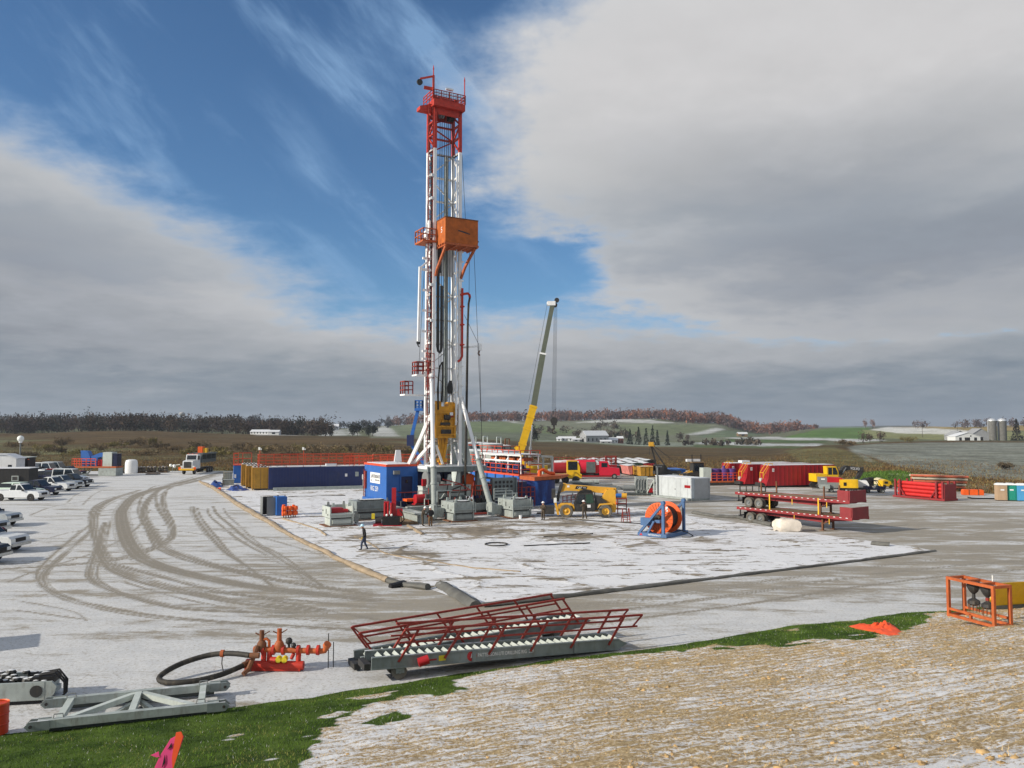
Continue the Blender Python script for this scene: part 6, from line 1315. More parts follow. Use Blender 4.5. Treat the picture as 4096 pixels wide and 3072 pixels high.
# ---- gin pole truck with derrick lines
gt=thing('gin_pole_truck','dark oilfield truck with a raised gin pole','truck',Q(2690,1905,150.),R(0));gt.location.z=0;go=gt.location.copy()
def GQ(px,py): return Q(px,py,150.)-go
part('bed','machine_dark',gt,lambda b:(b.box(-3.5,1.4,-1.2,1.2,.9,1.5),b.box(-3.4,-2.8,-1.2,1.2,1.5,2.4)));part('cab','machine_dark',gt,lambda b:b.prism([(-3.4,1.0),(-3.4,2.6),(-1.6,2.6),(-1.2,1.9),(-.6,1.7),(-.6,1.)],-1.1,1.1))
for x_ in (-2.6,.2,1.2): wheel(gt,x_,-1.2,-.85,.52)
part('gin_pole','machine_dark',gt,lambda b:(b.bar(GQ(2668,1875),GQ(2604,1780),.24),b.bar(GQ(2634,1872)+Vector((0,1.6,0)),GQ(2604,1782),.22)))
part('pole_head','yellow_cat',gt,lambda b:(b.box(GQ(2604,1780).x-.4,GQ(2604,1780).x+.45,-.3,.3,GQ(2604,1785).z,GQ(2604,1768).z),b.bar(GQ(2608,1775),GQ(2618,1785),.35)));part('hoist_rope','cable',gt,lambda b:(b.bar(GQ(2600,1782),GQ(2598,1820),.06),b.bar(GQ(2614,1782),GQ(2720,1860),.05),b.bar(GQ(2614,1782),GQ(2700,1852),.05)))
# ---- front loader
fl=thing('wheel_loader','dark wheel loader with glazed cab beside the blue bin','loader',Q(2785,1916,138.),R(8));fl.location.z=0
part('body','machine_dark',fl,lambda b:(b.prism([(-2.6,.8),(-2.7,1.6),(-1.2,1.9),(.4,1.8),(2.0,2.0),(2.7,1.7),(2.7,.8)],-1.,1.)));part('engine_hood','yellow_cat',fl,lambda b:b.prism([(1.0,1.2),(1.0,2.2),(2.8,2.0),(2.9,1.2)],-1.02,1.02))
cb2=part('cab','machine_dark',fl,lambda b:b.prism([(-.9,1.8),(-.7,3.5),(1.1,3.5),(1.2,1.8)],-.8,.8));part('cab_window','glass_dark',cb2,lambda b:(b.box(-.6,.1,-.83,-.801,2.1,3.3),b.box(.25,.95,-.83,-.801,2.1,3.3)));part('cab_roof','wood',cb2,lambda b:b.box(-1.,1.3,-.95,.95,3.5,3.66))
for x_ in (-1.7,1.7): wheel(fl,x_,-1.35,-.8,.85,'rubber','yellow_cat')
for x_ in (-1.7,1.7): wheel(fl,x_,1.35,.8,.85,'rubber','yellow_cat')
part('lift_arm','yellow_cat',fl,lambda b:(b.bar((-.9,-.6,2.),(-3.6,-.6,.9),.35),b.bar((-.9,.6,2.),(-3.6,.6,.9),.35)));part('bucket','grey_dark',fl,lambda b:b.prism([(-3.4,.2),(-4.6,.1),(-4.7,.4),(-3.7,1.6),(-3.4,1.4)],-1.4,1.4));part('exhaust','black',fl,lambda b:[b.bar((x_,.3,3.6),(x_,.3,4.9),.12) for x_ in (-.6,1.)]+[b.bar((-.6,.3,3.66),(1.,.3,3.66),.08)])
part('roof_box','roof_snow',fl,lambda b:b.box(-1.5,.9,.3,1.,3.67,4.1))
# ---- orange skid with purple tanks
ok=thing('chemical_skid','orange railed skid carrying purple tanks and a pale cabinet','skid',Q(2850,1932,133.),R(8));ok.location.z=0
part('skid','machine_dark',ok,lambda b:b.box(-2.,5.,-1.1,1.1,.05,.5));part('deck','orange_steel',ok,lambda b:b.box(-2.,5.,-1.15,1.15,.5,.75));part('rail','rail_orange',ok,lambda b:b.rail([(-.6,-1.1,.75),(5.,-1.1,.75),(5.,1.1,.75)],1.3,.05,.9,2));part('cabinet','grey_pale',ok,lambda b:b.box(-2.,-.6,-1.1,.6,.75,2.9));parts('tank','purple_tank',ok,[lambda b,x_=x_:b.cyl((x_,0,.75),(x_,0,2.7),.75,14) for x_ in (.5,2.0,3.3)],True);part('valve','purple_tank',ok,lambda b:b.cyl((2.0,0,2.7),(2.0,0,3.2),.25,10));part('ladder','rail_orange',ok,lambda b:b.ladder((4.,-1.2,.1),(4.,-1.2,1.9),.5,(1,0,0)))
# ---- three red frac tanks
for i,(px,py,lb) in enumerate([(3085,1952,'nearest red storage tank showing its full long side'),(2998,1945,'middle red storage tank between the other two'),(2925,1938,'far red storage tank beside the purple tanks')]):
    Yd=(126.5,130.5,134.5)[i];p=Q(px,py,Yd);o=thing('frac_tank',lb,'tank',(p.x,p.y,0),R(16),'red storage tanks');h=3.55;Lg=11.8
    part('shell','red_tank',o,lambda b:b.box(0,Lg,0,2.6,.35,h));part('roof','roof_snow',o,lambda b:(b.box(.15,Lg-.1,.1,2.5,h,h+.04)))
    parts('side_rib','red_tank',o,[lambda b,j=j:b.box(.6+j*.8,.68+j*.8,-.04,0,.4,h-.05) for j in range(14)])
    part('skid','black',o,lambda b:(b.box(-.5,Lg,.1,2.5,.05,.35)))
    part('front_slope','red_tank',o,lambda b:b.prism([(0,.35),(0,h-.02),(-.15,h-.02),(-.45,1.5),(-.9,.35)],.05,2.55))
    part('stair_rail','yellow_rail',o,lambda b:(b.bars([(-1.2,.3,1.5),(-1.2,.3,2.4),(-.1,.3,h+.3),(.5,.3,h+.3)],.07),b.bars([(-1.15,.3,1.9),(-.1,.3,h-.1)],.06),b.bars([(-1.2,1.2,1.5),(-1.2,1.2,2.4),(-.1,1.2,h+.3),(.5,1.2,h+.3)],.07),b.bar((-1.2,.3,2.4),(-1.2,1.2,2.4),.06),b.bar((.5,.3,h),(.5,.3,h+.3),.06)))
    part('manway','grey_pale',o,lambda b:b.cyl((-.75,1.9,1.2),(-.5,1.9,1.2),.3,12));part('valve','machine_dark',o,lambda b:(b.box(-1.5,-1.1,.3,2.2,.3,.8),))
    parts('number_plate','text_white',o,[lambda b,z=z,y0=y0:b.box(-.02,-.01,y0,y0+.35,z,z+.45) for z,y0 in ((2.9,-.0),)] ) if 0 else part('number_plate','text_white',o,lambda b:(b.box(.25,.6,-.03,-.002,2.55,3.05)))
    text('NO',.2,'text_black',o,(.42,-.036,2.8),(R(90),0,0),w=.26)
part('roof_hatch','roof_snow',[x for x in bpy.data.objects if x.name.startswith('frac_tank')][2],lambda b:b.box(2.5,4.,.6,1.8,3.6,3.95))
# ---- roll off bins
def rolloff(label,px,py,w,h,Y,mt,lid=True,rz=8.,L_=6.,taper=.25,group='roll off bins'):
    p=Q(px,py,Y);o=thing('rolloff_bin',label,'bin',(p.x,p.y,0),R(rz),group)
    part('body',mt,o,lambda b:(b.loft([[(0+taper,0,.2),(w-taper,0,.2),(w,0,h),(0,0,h)],[(0+taper,L_,.2),(w-taper,L_,.2),(w,L_,h),(0,L_,h)]]),))
    part('rim',mt,o,lambda b:b.bars([(0,0,h),(w,0,h),(w,L_,h),(0,L_,h),(0,0,h)],.12))
    parts('rib',mt,o,[lambda b,k=k:b.box(w*k-.06,w*k+.06,-.08,0,.3,h-.1) for k in (.25,.5,.75)])
    part('skid','black',o,lambda b:(b.box(taper+.1,taper+.3,.1,L_,.0,.2),b.box(w-taper-.3,w-taper-.1,.1,L_,.0,.2)))
    if lid: part('lid','black_snow',o,lambda b:b.loft([[(-.05,0,h+.08),(w/2,0,h+.3),(w+.05,0,h+.08),(w/2,0,h+.05)],[(-.05,L_,h+.08),(w/2,L_,h+.3),(w+.05,L_,h+.08),(w/2,L_,h+.05)]]))
    return o
rolloff('faded pink and white roll off bin with sloping sides',2512,1903,3.0,1.85,160.,'pink_box',taper=.35)
rolloff('open yellow roll off bin beside the pink one',2562,1909,3.2,1.95,155.,'yellow_box',False,taper=.1)
rolloff('yellow roll off bin with white lettering, left of the green bin',2352,1896,2.4,1.5,166.,'yellow_box')
rolloff('dark green roll off bin with snow covered lid',2402,1897,2.0,1.5,166.,'green_box')
rolloff('long black roll off bin with snow covered lid',2430,1896,3.9,1.55,165.,'black_box',taper=.1)
rolloff('mustard roll off bin next to the tanker truck cab',2292,1897,2.9,1.9,163.,'yellow_box',rz=4)
rolloff('short dark brown bin under the gin pole',2640,1910,2.2,1.5,152.,'machine_dark',False)
rolloff('bright blue roll off bin in front of the wheel loader',2678,1910,3.2,1.7,150.,'blue_bright',False,taper=.1)
k=0
for px,Y,nn in ((2300,173,7),(2285,181,7),(2310,189,7),(2330,197,6)):
    for j in range(nn):
        if k%2==0 or True:
            p=Q(px+j*42,1880,Y+j*.4);mtn=['black_box','green_box','red_tank','black_box'][k%4]
            lb={'black_box':'black roll off bin in the rear rows under a snowy lid','green_box':'green roll off bin in the rear rows under a snowy lid','red_tank':'red roll off bin in the rear rows under a snowy lid'}[mtn]
            rolloff(lb,px+j*46,1880,2.3,1.75,Y+j*.2,mtn,L_=6.2,taper=.1,rz=6,group='rear roll off bins');k+=1
# ---- compressors, excavator and other plant by the berm
ex=thing('excavator','yellow excavator with dark arched boom','excavator',Q(3310,1958,126.),R(4));ex.location.z=0;eo=ex.location.copy()
def EQ(px,py): 
    p=Q(px,py,126.)-eo;return p
parts('track','machine_dark',ex,[lambda b,y_=y_:b.loft([[(x_,y_,z_),(x_,y_+.6,z_)] and [(x0,y_,z0) for x0,z0 in ((-2,.05),(2.2,.05),(2.6,.5),(2.2,.95),(-2,.95),(-2.4,.5))] for x_,z_ in ((0,0),)]+[[(x0,y_+.6,z0) for x0,z0 in ((-2,.05),(2.2,.05),(2.6,.5),(2.2,.95),(-2,.95),(-2.4,.5))]]) for y_ in (-1.5,.9)])
part('house','yellow',ex,lambda b:(b.box(-2.4,1.8,-1.3,1.3,1.1,1.5),b.prism([(-2.4,1.5),(-2.4,2.3),(-.6,2.3),(-.3,1.5)],-1.3,1.3)))
ec=part('cab','yellow',ex,lambda b:b.prism([(-.6,1.5),(-.7,3.5),(.8,3.5),(1.2,2.6),(1.2,1.5)],-1.3,-.1));part('cab_window','glass_dark',ec,lambda b:(b.box(-.45,.15,-1.325,-1.301,2.2,3.3),b.prism([(.3,2.2),(.3,3.3),(.72,3.3),(1.05,2.6),(1.05,2.2)],-1.325,-1.301)))
ebm=part('boom','machine_dark',ex,lambda b:(b.prism([(EQ(px,py).x,EQ(px,py).z) for px,py in ((3355,1895),(3370,1870),(3382,1862),(3420,1866),(3455,1872),(3452,1886),(3400,1880),(3380,1884),(3366,1900))],-.3,.3)));text('VOLVO',.62,'text_white',ebm,(EQ(3420,1876).x,-.31,EQ(3420,1875).z),(R(90),R(6),0),w=1.5)
part('stick','machine_dark',ex,lambda b:b.prism([(EQ(px,py).x,EQ(px,py).z) for px,py in ((3440,1872),(3457,1868),(3456,1890),(3440,1916),(3424,1916),(3438,1890))],-.25,.25));part('ram','chrome',ex,lambda b:b.bar(EQ(3368,1892)+Vector((0,-.35,0)),EQ(3382,1870)+Vector((0,-.35,0)),.12));part('bucket','machine_dark',ex,lambda b:b.prism([(EQ(px,py).x,EQ(px,py).z) for px,py in ((3455,1920),(3475,1912),(3480,1930),(3470,1950),(3458,1940))],-.6,.6))
cp_=thing('air_compressor','grey and red trailer air compressor in front of the excavator','compressor',Q(3340,1968,118.),R(-12));cp_.location.z=0
part('body','grey_hub',cp_,lambda b:b.prism([(-2.2,.7),(-2.3,2.2),(-.8,2.2),(1.2,2.0),(1.6,1.7),(1.6,.7)],-.9,.9));part('hood','red_gear',cp_,lambda b:b.prism([(-1.2,1.5),(-1.2,2.26),(.6,2.2),(1.63,1.72),(1.63,.9),(.9,.9),(.9,1.5)],-.92,.92));part('vent','grey_light',cp_,lambda b:b.box(1.0,1.4,-.95,-.921,.9,1.6));part('tool_box','grey_light',cp_,lambda b:b.box(-2.3,-.9,-1.3,-.92,.6,1.2));part('stripe','text_white',cp_,lambda b:(b.box(-2.05,-1.5,-.93,-.901,1.85,2.05),))
for x_ in (-.7,.9): wheel(cp_,x_,-1.05,-.8,.36)
part('drawbar','grey_hub',cp_,lambda b:b.bars([(-2.2,0,.5),(-3.2,0,.45)],.12))
yg=thing('generator_trailer','yellow box generator on a trailer beside the compressor','generator',Q(3395,1968,117.),R(-14));yg.location.z=0
part('body','yellow',yg,lambda b:b.box(-1.3,1.2,-.8,.8,.75,1.95));part('vent','black',yg,lambda b:b.box(-.8,-.4,-.83,-.801,1.05,1.55));part('chassis','black',yg,lambda b:b.box(-1.5,2.2,-.7,.7,.5,.75));
for x_ in (0.,.7): wheel(yg,x_,-.9,-.7,.34)
lt=thing('light_tower','white and black trailer light tower next to the yellow generator','light tower',Q(3447,1972,118.),R(-14));lt.location.z=0
part('hood','white_paint',lt,lambda b:b.prism([(-1.0,.7),(-1.1,1.4),(-.8,1.75),(.6,1.75),(.9,1.2),(.9,.7)],-.7,.7));part('lamps','black',lt,lambda b:(b.box(.95,1.6,-.5,.5,1.0,2.2),));part('chassis','black',lt,lambda b:b.box(-1.2,1.6,-.6,.6,.45,.7));wheel(lt,.1,-.85,-.68,.33);part('drawbar','grey_dark',lt,lambda b:b.bar((-1.2,0,.5),(-2.,0,.4),.1))
ut=thing('utility_vehicle','small blue utility vehicle with roll cage','utility vehicle',Q(3495,1978,117.),R(-8));ut.location.z=0
part('body','paint_navy',ut,lambda b:b.prism([(-1.4,.45),(-1.4,1.0),(-.4,1.0),(-.3,.7),(.4,.7),(.6,1.05),(1.4,.9),(1.5,.5)],-.65,.65));part('roll_cage','black',ut,lambda b:[b.bars([(-.5,y_,.9),(-.4,y_,1.75),(.4,y_,1.75),(.9,y_,1.0)],.07) for y_ in (-.6,.6)]+[b.bar((-.4,-.6,1.75),(-.4,.6,1.75),.07)]);part('roof','black',ut,lambda b:b.box(-.5,.5,-.65,.65,1.79,1.83))
for x_ in (-1.,1.):
    for y0,y1 in ((-.78,-.55),(.78,.55)): wheel(ut,x_,y0,y1,.33)
for lb,px,py,Y,mt,s_ in (('small yellow and white machine beyond the utility vehicle',3540,1955,126.,'yellow',1.),('small cream and orange machine beside the red pipe rack',3520,1955,130.,'tote_plastic',.8)):
    o=thing('small_plant',lb,'machine',Q(px,py,Y),R(10));o.location.z=0
    part('body',mt,o,lambda b:b.prism([(-.8*s_,.35),(-.8*s_,1.2),(-.2,1.4),(.6,1.1),(.9,.35)],-.6,.6));part('window','glass_dark',o,lambda b:b.box(-.5*s_,.1,-.62,-.601,.75,1.1));parts('wheel','rubber',o,[lambda b,x_=x_:b.cyl((x_,-.65,.3),(x_,-.45,.3),.3,10) for x_ in (-.5,.6)],True)
# ---- red pipe rack
rp=thing('pipe_rack','red steel rack holding four large red pipes','pipe rack',G(3690,2006),R(-32)*0+math.atan2(G(3782,2004).y-G(3578,1986).y,G(3782,2004).x-G(3578,1986).x));rp.location=(G(3578,1988)+G(3782,2006))/2
Lr=(G(3578,1988)-G(3735,2006)).length
part('base','red_trailer',rp,lambda b:(b.box(-Lr/2-.4,Lr/2+.3,-.2,.0,.05,.3),b.box(-Lr/2-.4,Lr/2+.3,2.2,2.4,.05,.3),b.box(Lr/2,Lr/2+.3,0,2.2,.05,.3)))
for i in range(4): part('pipe','red_pipe',rp,lambda b:b.cyl((-Lr/2+.15,.35,.55+i*.5),(Lr/2-.1,.35,.5+i*.5),.25,14),True)
for i in range(3): part('pipe','red_pipe',rp,lambda b:b.cyl((-Lr/2+.15,1.3,.55+i*.5),(Lr/2-.1,1.3,.5+i*.5),.25,14),True)
parts('post','red_trailer',rp,[lambda b,x_=x_,y_=y_:b.box(x_-.12,x_+.12,y_-.1,y_+.1,.3,2.5) for x_ in (-Lr/2,-Lr/2+.7,Lr/2-.9,Lr/2) for y_ in (-.1,2.3)]);part('brace','red_trailer',rp,lambda b:(b.bar((-Lr/2+.7,-.1,1.4),(-Lr/2+1.5,-.1,.3),.14),b.bar((Lr/2-.9,-.1,1.4),(Lr/2-1.8,-.1,.3),.14)));part('end_panel','red_trailer',rp,lambda b:b.box(Lr/2+.12,Lr/2+.2,.0,2.2,.3,2.2) or b.box(Lr/2-.3,Lr/2-.12,2.0,2.2,.3,2.4))
# ---- pipe stack
pst=thing('casing_stack','stack of orange and cream casing pipes beyond the red rack','pipe stack',Q(3770,1985,122.),R(-12));pst.location.z=0
for r_ in range(5):
    for c_ in range(5):
        mtn=['pipe_orange','pipe_cream'][(r_+ (c_>2)) %2];part('pipe',mtn,pst,lambda b:b.cyl((-3.6-.15*r_,c_*.36,.5+r_*.42),(3.2+.12*r_,c_*.36,.42+r_*.4),.16,8),True)
    parts('spacer','wood',pst,[lambda b,x_=x_:b.box(x_,x_+.15,-.2,1.7,.24+r_*.41,.33+r_*.41) for x_ in (-2.5,2.2)])
part('leg','wood',pst,lambda b:[b.box(x_,x_+.15,-.2,1.7,.01,.24) for x_ in (-2.5,2.2)])
ob=thing('orange_bundle','low orange wrapped bundle beside the casing pipes','bundle',Q(3895,1992,113.),R(-10));ob.location.z=0;part('wrap','orange_bright',ob,lambda b:b.loft([[(-1.5+k,-.5,z),(1.2-k,-.45,z),(1.2-k,.5,z),(-1.5+k,.5,z)] for z,k in ((.03,.05),(.3,0),(.7,.05),(.8,.2))]));part('strap','rust',ob,lambda b:[b.box(x_,x_+.08,-.53,.53,.05,.83) for x_ in (-.8,.4)])
mtl=thing('plank_mat','dark flat mat with snow beside the portable toilets','mat',Q(3960,2002,107.),R(-8));mtl.location.z=0;parts('plank','black_snow',mtl,[lambda b,i=i:b.box(-2.5,2.5,-.8+i*.4,-.43+i*.4,.02,.2) for i in range(4)])
for lb,px,mtn in (('tan portable toilet with white roof',4008,'toilet_tan'),('green portable toilet between the tan and blue ones',4045,'toilet_green'),('blue portable toilet at the end of the row',4078,'toilet_blue')):
    p=Q(px,2003,104.+.0*px);o=thing('portable_toilet',lb,'toilet',(p.x,104.2 if 'tan' in lb else 103.9 if 'green' in lb else 103.6,0),R(-12),'portable toilets')
    part('wall',mtn,o,lambda b:b.box(-.56,.56,-.56,.56,.1,2.05));part('roof','white_paint',o,lambda b:b.loft([[(-.62,-.62,2.05),(.62,-.62,2.05),(.62,.62,2.05),(-.62,.62,2.05)],[(-.55,-.55,2.18),(.55,-.55,2.18),(.55,.55,2.18),(-.55,.55,2.18)],[(-.3,-.3,2.3),(.3,-.3,2.3),(.3,.3,2.3),(-.3,.3,2.3)]]));part('door',mtn,o,lambda b:b.box(-.4,.4,-.59,-.561,.15,1.95));part('sign','text_white',o,lambda b:b.box(-.22,.22,-.605,-.591,1.35,1.52));part('base','black',o,lambda b:b.box(-.55,.55,-.55,.55,.01,.1))
# ---- two stacked flatbed trailers
A_t=G(3000,2090);Bt=G(3345,2130)
tdir=(G(3318,2129)-G(3010,2092));tdir.z=0;rz_=math.atan2(tdir.y,tdir.x)
def trailer(label,base_z,org,extra=False):
    o=thing('flatbed_trailer',label,'trailer',org+Vector((0,0,base_z)),rz_,'stacked flatbed trailers')
    L0,L1=-1.6,11.2
    part('deck','red_trailer',o,lambda b:(b.box(L0,L1,-.0,2.5,1.28,1.42),));part('deck_planks','wood',o,lambda b:b.box(L0+.1,L1-.2,.12,2.38,1.42,1.45))
    part('side_rail','red_trailer',o,lambda b:(b.box(L0,L1,-.06,0,1.2,1.47),b.box(L0,L1,2.5,2.56,1.2,1.47)))
    part('main_beam','red_trailer',o,lambda b:[b.prism([(L0+.6,1.28),(L0+.8,.9),(2.,.85),(7.6,.72),(8.6,.9),(L1-.6,1.1),(L1-.3,1.28)],y_,y_+.12) for y_ in (.6,1.75)]+[b.box(x_,x_+.1,.72,1.75,1.0,1.2) for x_ in (0,3,6,9)])
    part('marker','paint_white',o,lambda b:[b.box(L0+.4+i*.62,L0+.6+i*.62,-.075,-.061,1.38,1.43) for i in range(20)])
    hb_=part('headboard','red_trailer',o,lambda b:(b.box(L1-.1,L1,.0,2.5,1.42,2.35),b.prism([(L1-1.2,1.42),(L1-1.2,2.35),(L1-.1,2.35),(L1-.1,1.42)],-.05,.0)))
    for x_ in (0.,1.25):
        for y0,y1 in ((-.02,.28),(.32,.62),(2.5,2.2),(2.16,1.86)): wheel(o,x_,y0,y1,.5,'tyre_dusty','grey_hub')
    part('axle','black',o,lambda b:(b.cyl((0,.1,.5),(0,2.4,.5),.09,8),b.cyl((1.25,.1,.5),(1.25,2.4,.5),.09,8),b.box(-.3,1.6,.7,.85,.6,1.0),b.box(-.3,1.6,1.65,1.8,.6,1.0)))
    part('landing_leg','rust',o,lambda b:[b.bar((7.9,y_,1.2),(7.9,y_,.03),.16) for y_ in (.45,2.05)]+[b.box(7.7,8.1,y_-.2,y_+.2,.0,.06) for y_ in (.45,2.05)]+[b.bar((7.9,.45,.7),(7.9,2.05,.7),.1),b.bar((7.9,.45,.6),(8.8,.6,1.1),.09)])
    part('mud_flap','black',o,lambda b:b.box(-.75,-.72,.0,.6,.35,1.0));part('rear_bumper','machine_dark',o,lambda b:(b.box(L0-.1,L0+.05,.3,2.2,.5,.62),b.bar((L0,.5,.6),(L0,.5,1.25),.1),b.bar((L0,2.,.6),(L0,2.,1.25),.1)))
    parts('hanging_strap','yellow_rail' if not extra else 'rust',o,[lambda b,x_=x_:b.box(x_,x_+.07,-.09,-.076,.7,1.2) for x_ in (5.2,8.9)])
    return o
t1=trailer('lower red flatbed trailer standing on its landing legs',0.,A_t)
t2=trailer('upper red flatbed trailer stacked on the lower one',1.46,A_t+Vector((-.05,.35,0)))
parts('stake_frame','rust',t2,[lambda b,x_=x_:b.bars([(x_,.05,2.6),(x_,.05,1.46),(x_,2.4,1.46),(x_,2.4,2.6)],.12) for x_ in (1.6,8.6)])
part('rear_rack','machine_dark',t2,lambda b:(b.bars([(-1.5,.6,1.45),(-1.5,.6,2.05),(.4,2.2,2.1),(.4,2.2,1.5),(-1.5,.6,1.5)],.09),[b.bar((-1.5+.47*i,.6+.4*i,1.5),(-1.5+.47*i,.6+.4*i,2.07),.07) for i in range(5)]))
parts('strap','yellow_rail',t2,[lambda b,x_=x_:b.box(x_,x_+.12,-.1,-.076,-.05,1.5) for x_ in (2.6,8.)])
bg=MB()
bc_=G(3158,2130)
r_=random.Random(4);rg=[]
for k,z in ((.75,.02),(1.,.15),(1.08,.5),(1.,.9),(.8,1.1),(.4,1.18)):
    rg.append([bc_+Vector((1.15*k*math.copysign(abs(math.cos(a))**.6,math.cos(a)),.75*k*math.copysign(abs(math.sin(a))**.6,math.sin(a))+.6,z))*1+Vector((r_.uniform(-.1,.1),r_.uniform(-.1,.1),r_.uniform(-.08,.08)*(z>.1))) for a in [i*2*math.pi/16 for i in range(16)]])
bg.loft(rg);tag(bg.build('wrapped_bale','wrap_white',smooth=True),'white plastic wrapped bale in front of the trailers','bale')
# ================================================================ LEFT PARKING, TRUCK, SKID
def pickup(name,label,cat,loc,rz,paint,kind='pickup',group=None,L0=2.8,L1=-3.0,trim='chrome'):
    o=thing(name,label,cat,loc,rz,group);hw=.98
    if kind=='pickup': prof=[(-2.95,.55),(-2.98,1.15),(-.9,1.17),(-.6,1.17),(1.05,1.16),(2.55,1.06),(2.75,.9),(2.78,.5),(2.6,.4),(-2.8,.42)];gh=[(-.95,1.17),(-.75,1.82),(-.3,1.92),(.35,1.9),(1.05,1.17)]
    elif kind=='suv': prof=[(-2.4,.5),(-2.45,1.1),(1.0,1.12),(2.2,1.0),(2.4,.85),(2.42,.5),(2.3,.38),(-2.3,.4)];gh=[(-2.4,1.11),(-2.2,1.75),(-1.8,1.84),(.2,1.84),(.95,1.12)]
    else: prof=[(-2.5,.5),(-2.5,1.2),(1.3,1.2),(2.3,1.0),(2.45,.8),(2.45,.45),(-2.4,.4)];gh=[(-2.48,1.2),(-2.45,2.2),(-2.2,2.3),(.6,2.25),(1.3,1.21)]
    def body(b):
        n=len(prof);r=[]
        for y,k in ((-hw,.0),(-hw*.96,.03),(hw*.96,.03),(hw,.0)):
            r.append([(x_,y,z_+(k if z_>1 else 0)) for x_,z_ in prof])
        b.loft(r)
    bo=part('body',paint,o,body)
    part('cab',paint,o,lambda b:b.loft([[(x_,-hw*(.97 if z_<1.3 else .80),z_) for x_,z_ in gh],[(x_,hw*(.97 if z_<1.3 else .80),z_) for x_,z_ in gh]]))
    def win(b,s_,x0,x1):
        g0=gh[0];zt_=gh[2][1]-.1;zb=1.27;k0=hw*.955;k1=hw*.825
        xa=max(x0,gh[0][0]+.12);xb=x1
        sl=(gh[-1][0]-gh[-2][0])/(gh[-2][1]-gh[-1][1])
        fx=lambda x,z:min(x,gh[-1][0]-.12-sl*(z-gh[-1][1])*1.)
        v=[(xa,s_*k0,zb),(fx(xb,zb),s_*k0,zb),(fx(xb,zt_),s_*k1,zt_),(xa+.08,s_*k1,zt_)]
        vv=[Vector(p)+Vector((0,s_*.012,0)) for p in v]+[Vector(p)+Vector((0,-s_*.03,0)) for p in v]
        b.add(vv,[(0,1,2,3),(7,6,5,4),(0,4,5,1),(1,5,6,2),(2,6,7,3),(3,7,4,0)])
    mid=gh[0][0]+(gh[-1][0]-gh[0][0])*(.42 if kind=='pickup' else .5)
    for s_ in (-1,1):
        part('side_window','glass_dark',o,lambda b:win(b,s_,gh[0][0]+.1,mid-.06));part('side_window','glass_dark',o,lambda b:win(b,s_,mid+.06,gh[-1][0]))
        part('headlight','lamp_lens',o,lambda b:b.box(prof[-4][0]-.12 if kind=='pickup' else 2.3,(prof[-4][0] if kind=='pickup' else 2.4)+.03,s_*.9 if s_<0 else s_*.55,s_*.55 if s_<0 else s_*.9,.72,.92))
        part('mirror','black',o,lambda b:b.box(.75,.95,min(s_*1.0,s_*1.18),max(s_*1.0,s_*1.18),1.15,1.35))
        part('tail_light','lamp_red',o,lambda b:b.box(prof[0][0]-.05,prof[0][0]+.02,min(s_*.8,s_*.95),max(s_*.8,s_*.95),.8,1.1))
    def ws(b):
        (x1,z1),(x0,z0)=gh[-1],gh[-2];a=.1
        p=[(x0+(x1-x0)*a+.02,z0+(z1-z0)*a+.02),(x0+(x1-x0)*.92+.02,z0+(z1-z0)*.92+.02)]
        v=[(p[0][0],-.74,p[0][1]),(p[0][0],.74,p[0][1]),(p[1][0],.88,p[1][1]),(p[1][0],-.88,p[1][1])]
        b.add(v+[(x_-.04,y_,z_-.03) for x_,y_,z_ in v],[(0,1,2,3),(7,6,5,4),(0,4,5,1),(1,5,6,2),(2,6,7,3),(3,7,4,0)])
    part('windscreen','glass_dark',o,ws)
    if kind=='pickup': part('bed_opening','black_snow',o,lambda b:b.box(-2.85,-1.05,-.8,.8,1.17,1.21))
    part('grille','black',o,lambda b:b.box(2.72 if kind=='pickup' else 2.38,2.80 if kind=='pickup' else 2.44,-.5,.5,.7,.95));part('bumper',trim,o,lambda b:b.box(2.7 if kind=='pickup' else 2.36,2.9 if kind=='pickup' else 2.5,-.95,.95,.42,.62))
    part('wheel_arch','black',o,lambda b:[b.cyl((x_,s_*.90,.42),(x_,s_*.985,.42),.46,14) for x_ in ((-1.95,1.75) if kind=='pickup' else (-1.45,1.5)) for s_ in (-1,1)])
    for x_ in ((-1.95,1.75) if kind=='pickup' else (-1.45,1.5)):
        for y0,y1 in ((-1.0,-.76),(1.0,.76)): wheel(o,x_,y0,y1,.4,'rubber','chrome',14)
    return o
def park(label,px,py,paint,kind='pickup',rz=-3,cat='pickup',name='pickup_truck'):
    """px,py: the ground under the nose"""
    p=G(px,py);nose={'pickup':2.85,'suv':2.45,'van':2.45}[kind]
    o=pickup(name,label,cat,(p.x-nose*1.1,p.y+.9,0),R(rz),paint,kind,'vehicles parked on the left');o.scale=(1.1,1.1,1.12);return o
park('white extended cab pickup, foremost in its row',166,2004,'paint_white')
park('pale mint car beside the foremost white pickup',150,1992,'paint_mint','suv',cat='car',name='parked_car')
park('dark navy pickup between the mint car and a white pickup',226,1982,'paint_navy')
park('white pickup beside the dark navy pickup',278,1966,'paint_white')
park('silver pickup tucked behind the white pickup',312,1957,'paint_silver')
park('black pickup with chrome bumper nosing out of the row',352,1949,'paint_black')
park('white van with tall roof behind the black pickup',334,1936,'paint_white','van',cat='van',name='parked_van')
park('dark station wagon with snowy roof behind the silver pickup',262,1932,'paint_navy','suv',cat='car',name='parked_car')
park('red car with dark windows near the back of the row',290,1921,'paint_red','suv',cat='car',name='parked_car')
park('black pickup at the back nearest the orange railed skid',330,1910,'paint_black')
park('white pickup at the back beside the dark shed',190,1904,'paint_white')
park('white van at the far back of the parking row',232,1902,'paint_white','van',cat='van',name='parked_van')
park('white service truck with roof rack at the far back',268,1897,'paint_silver','van',cat='truck',name='service_truck')
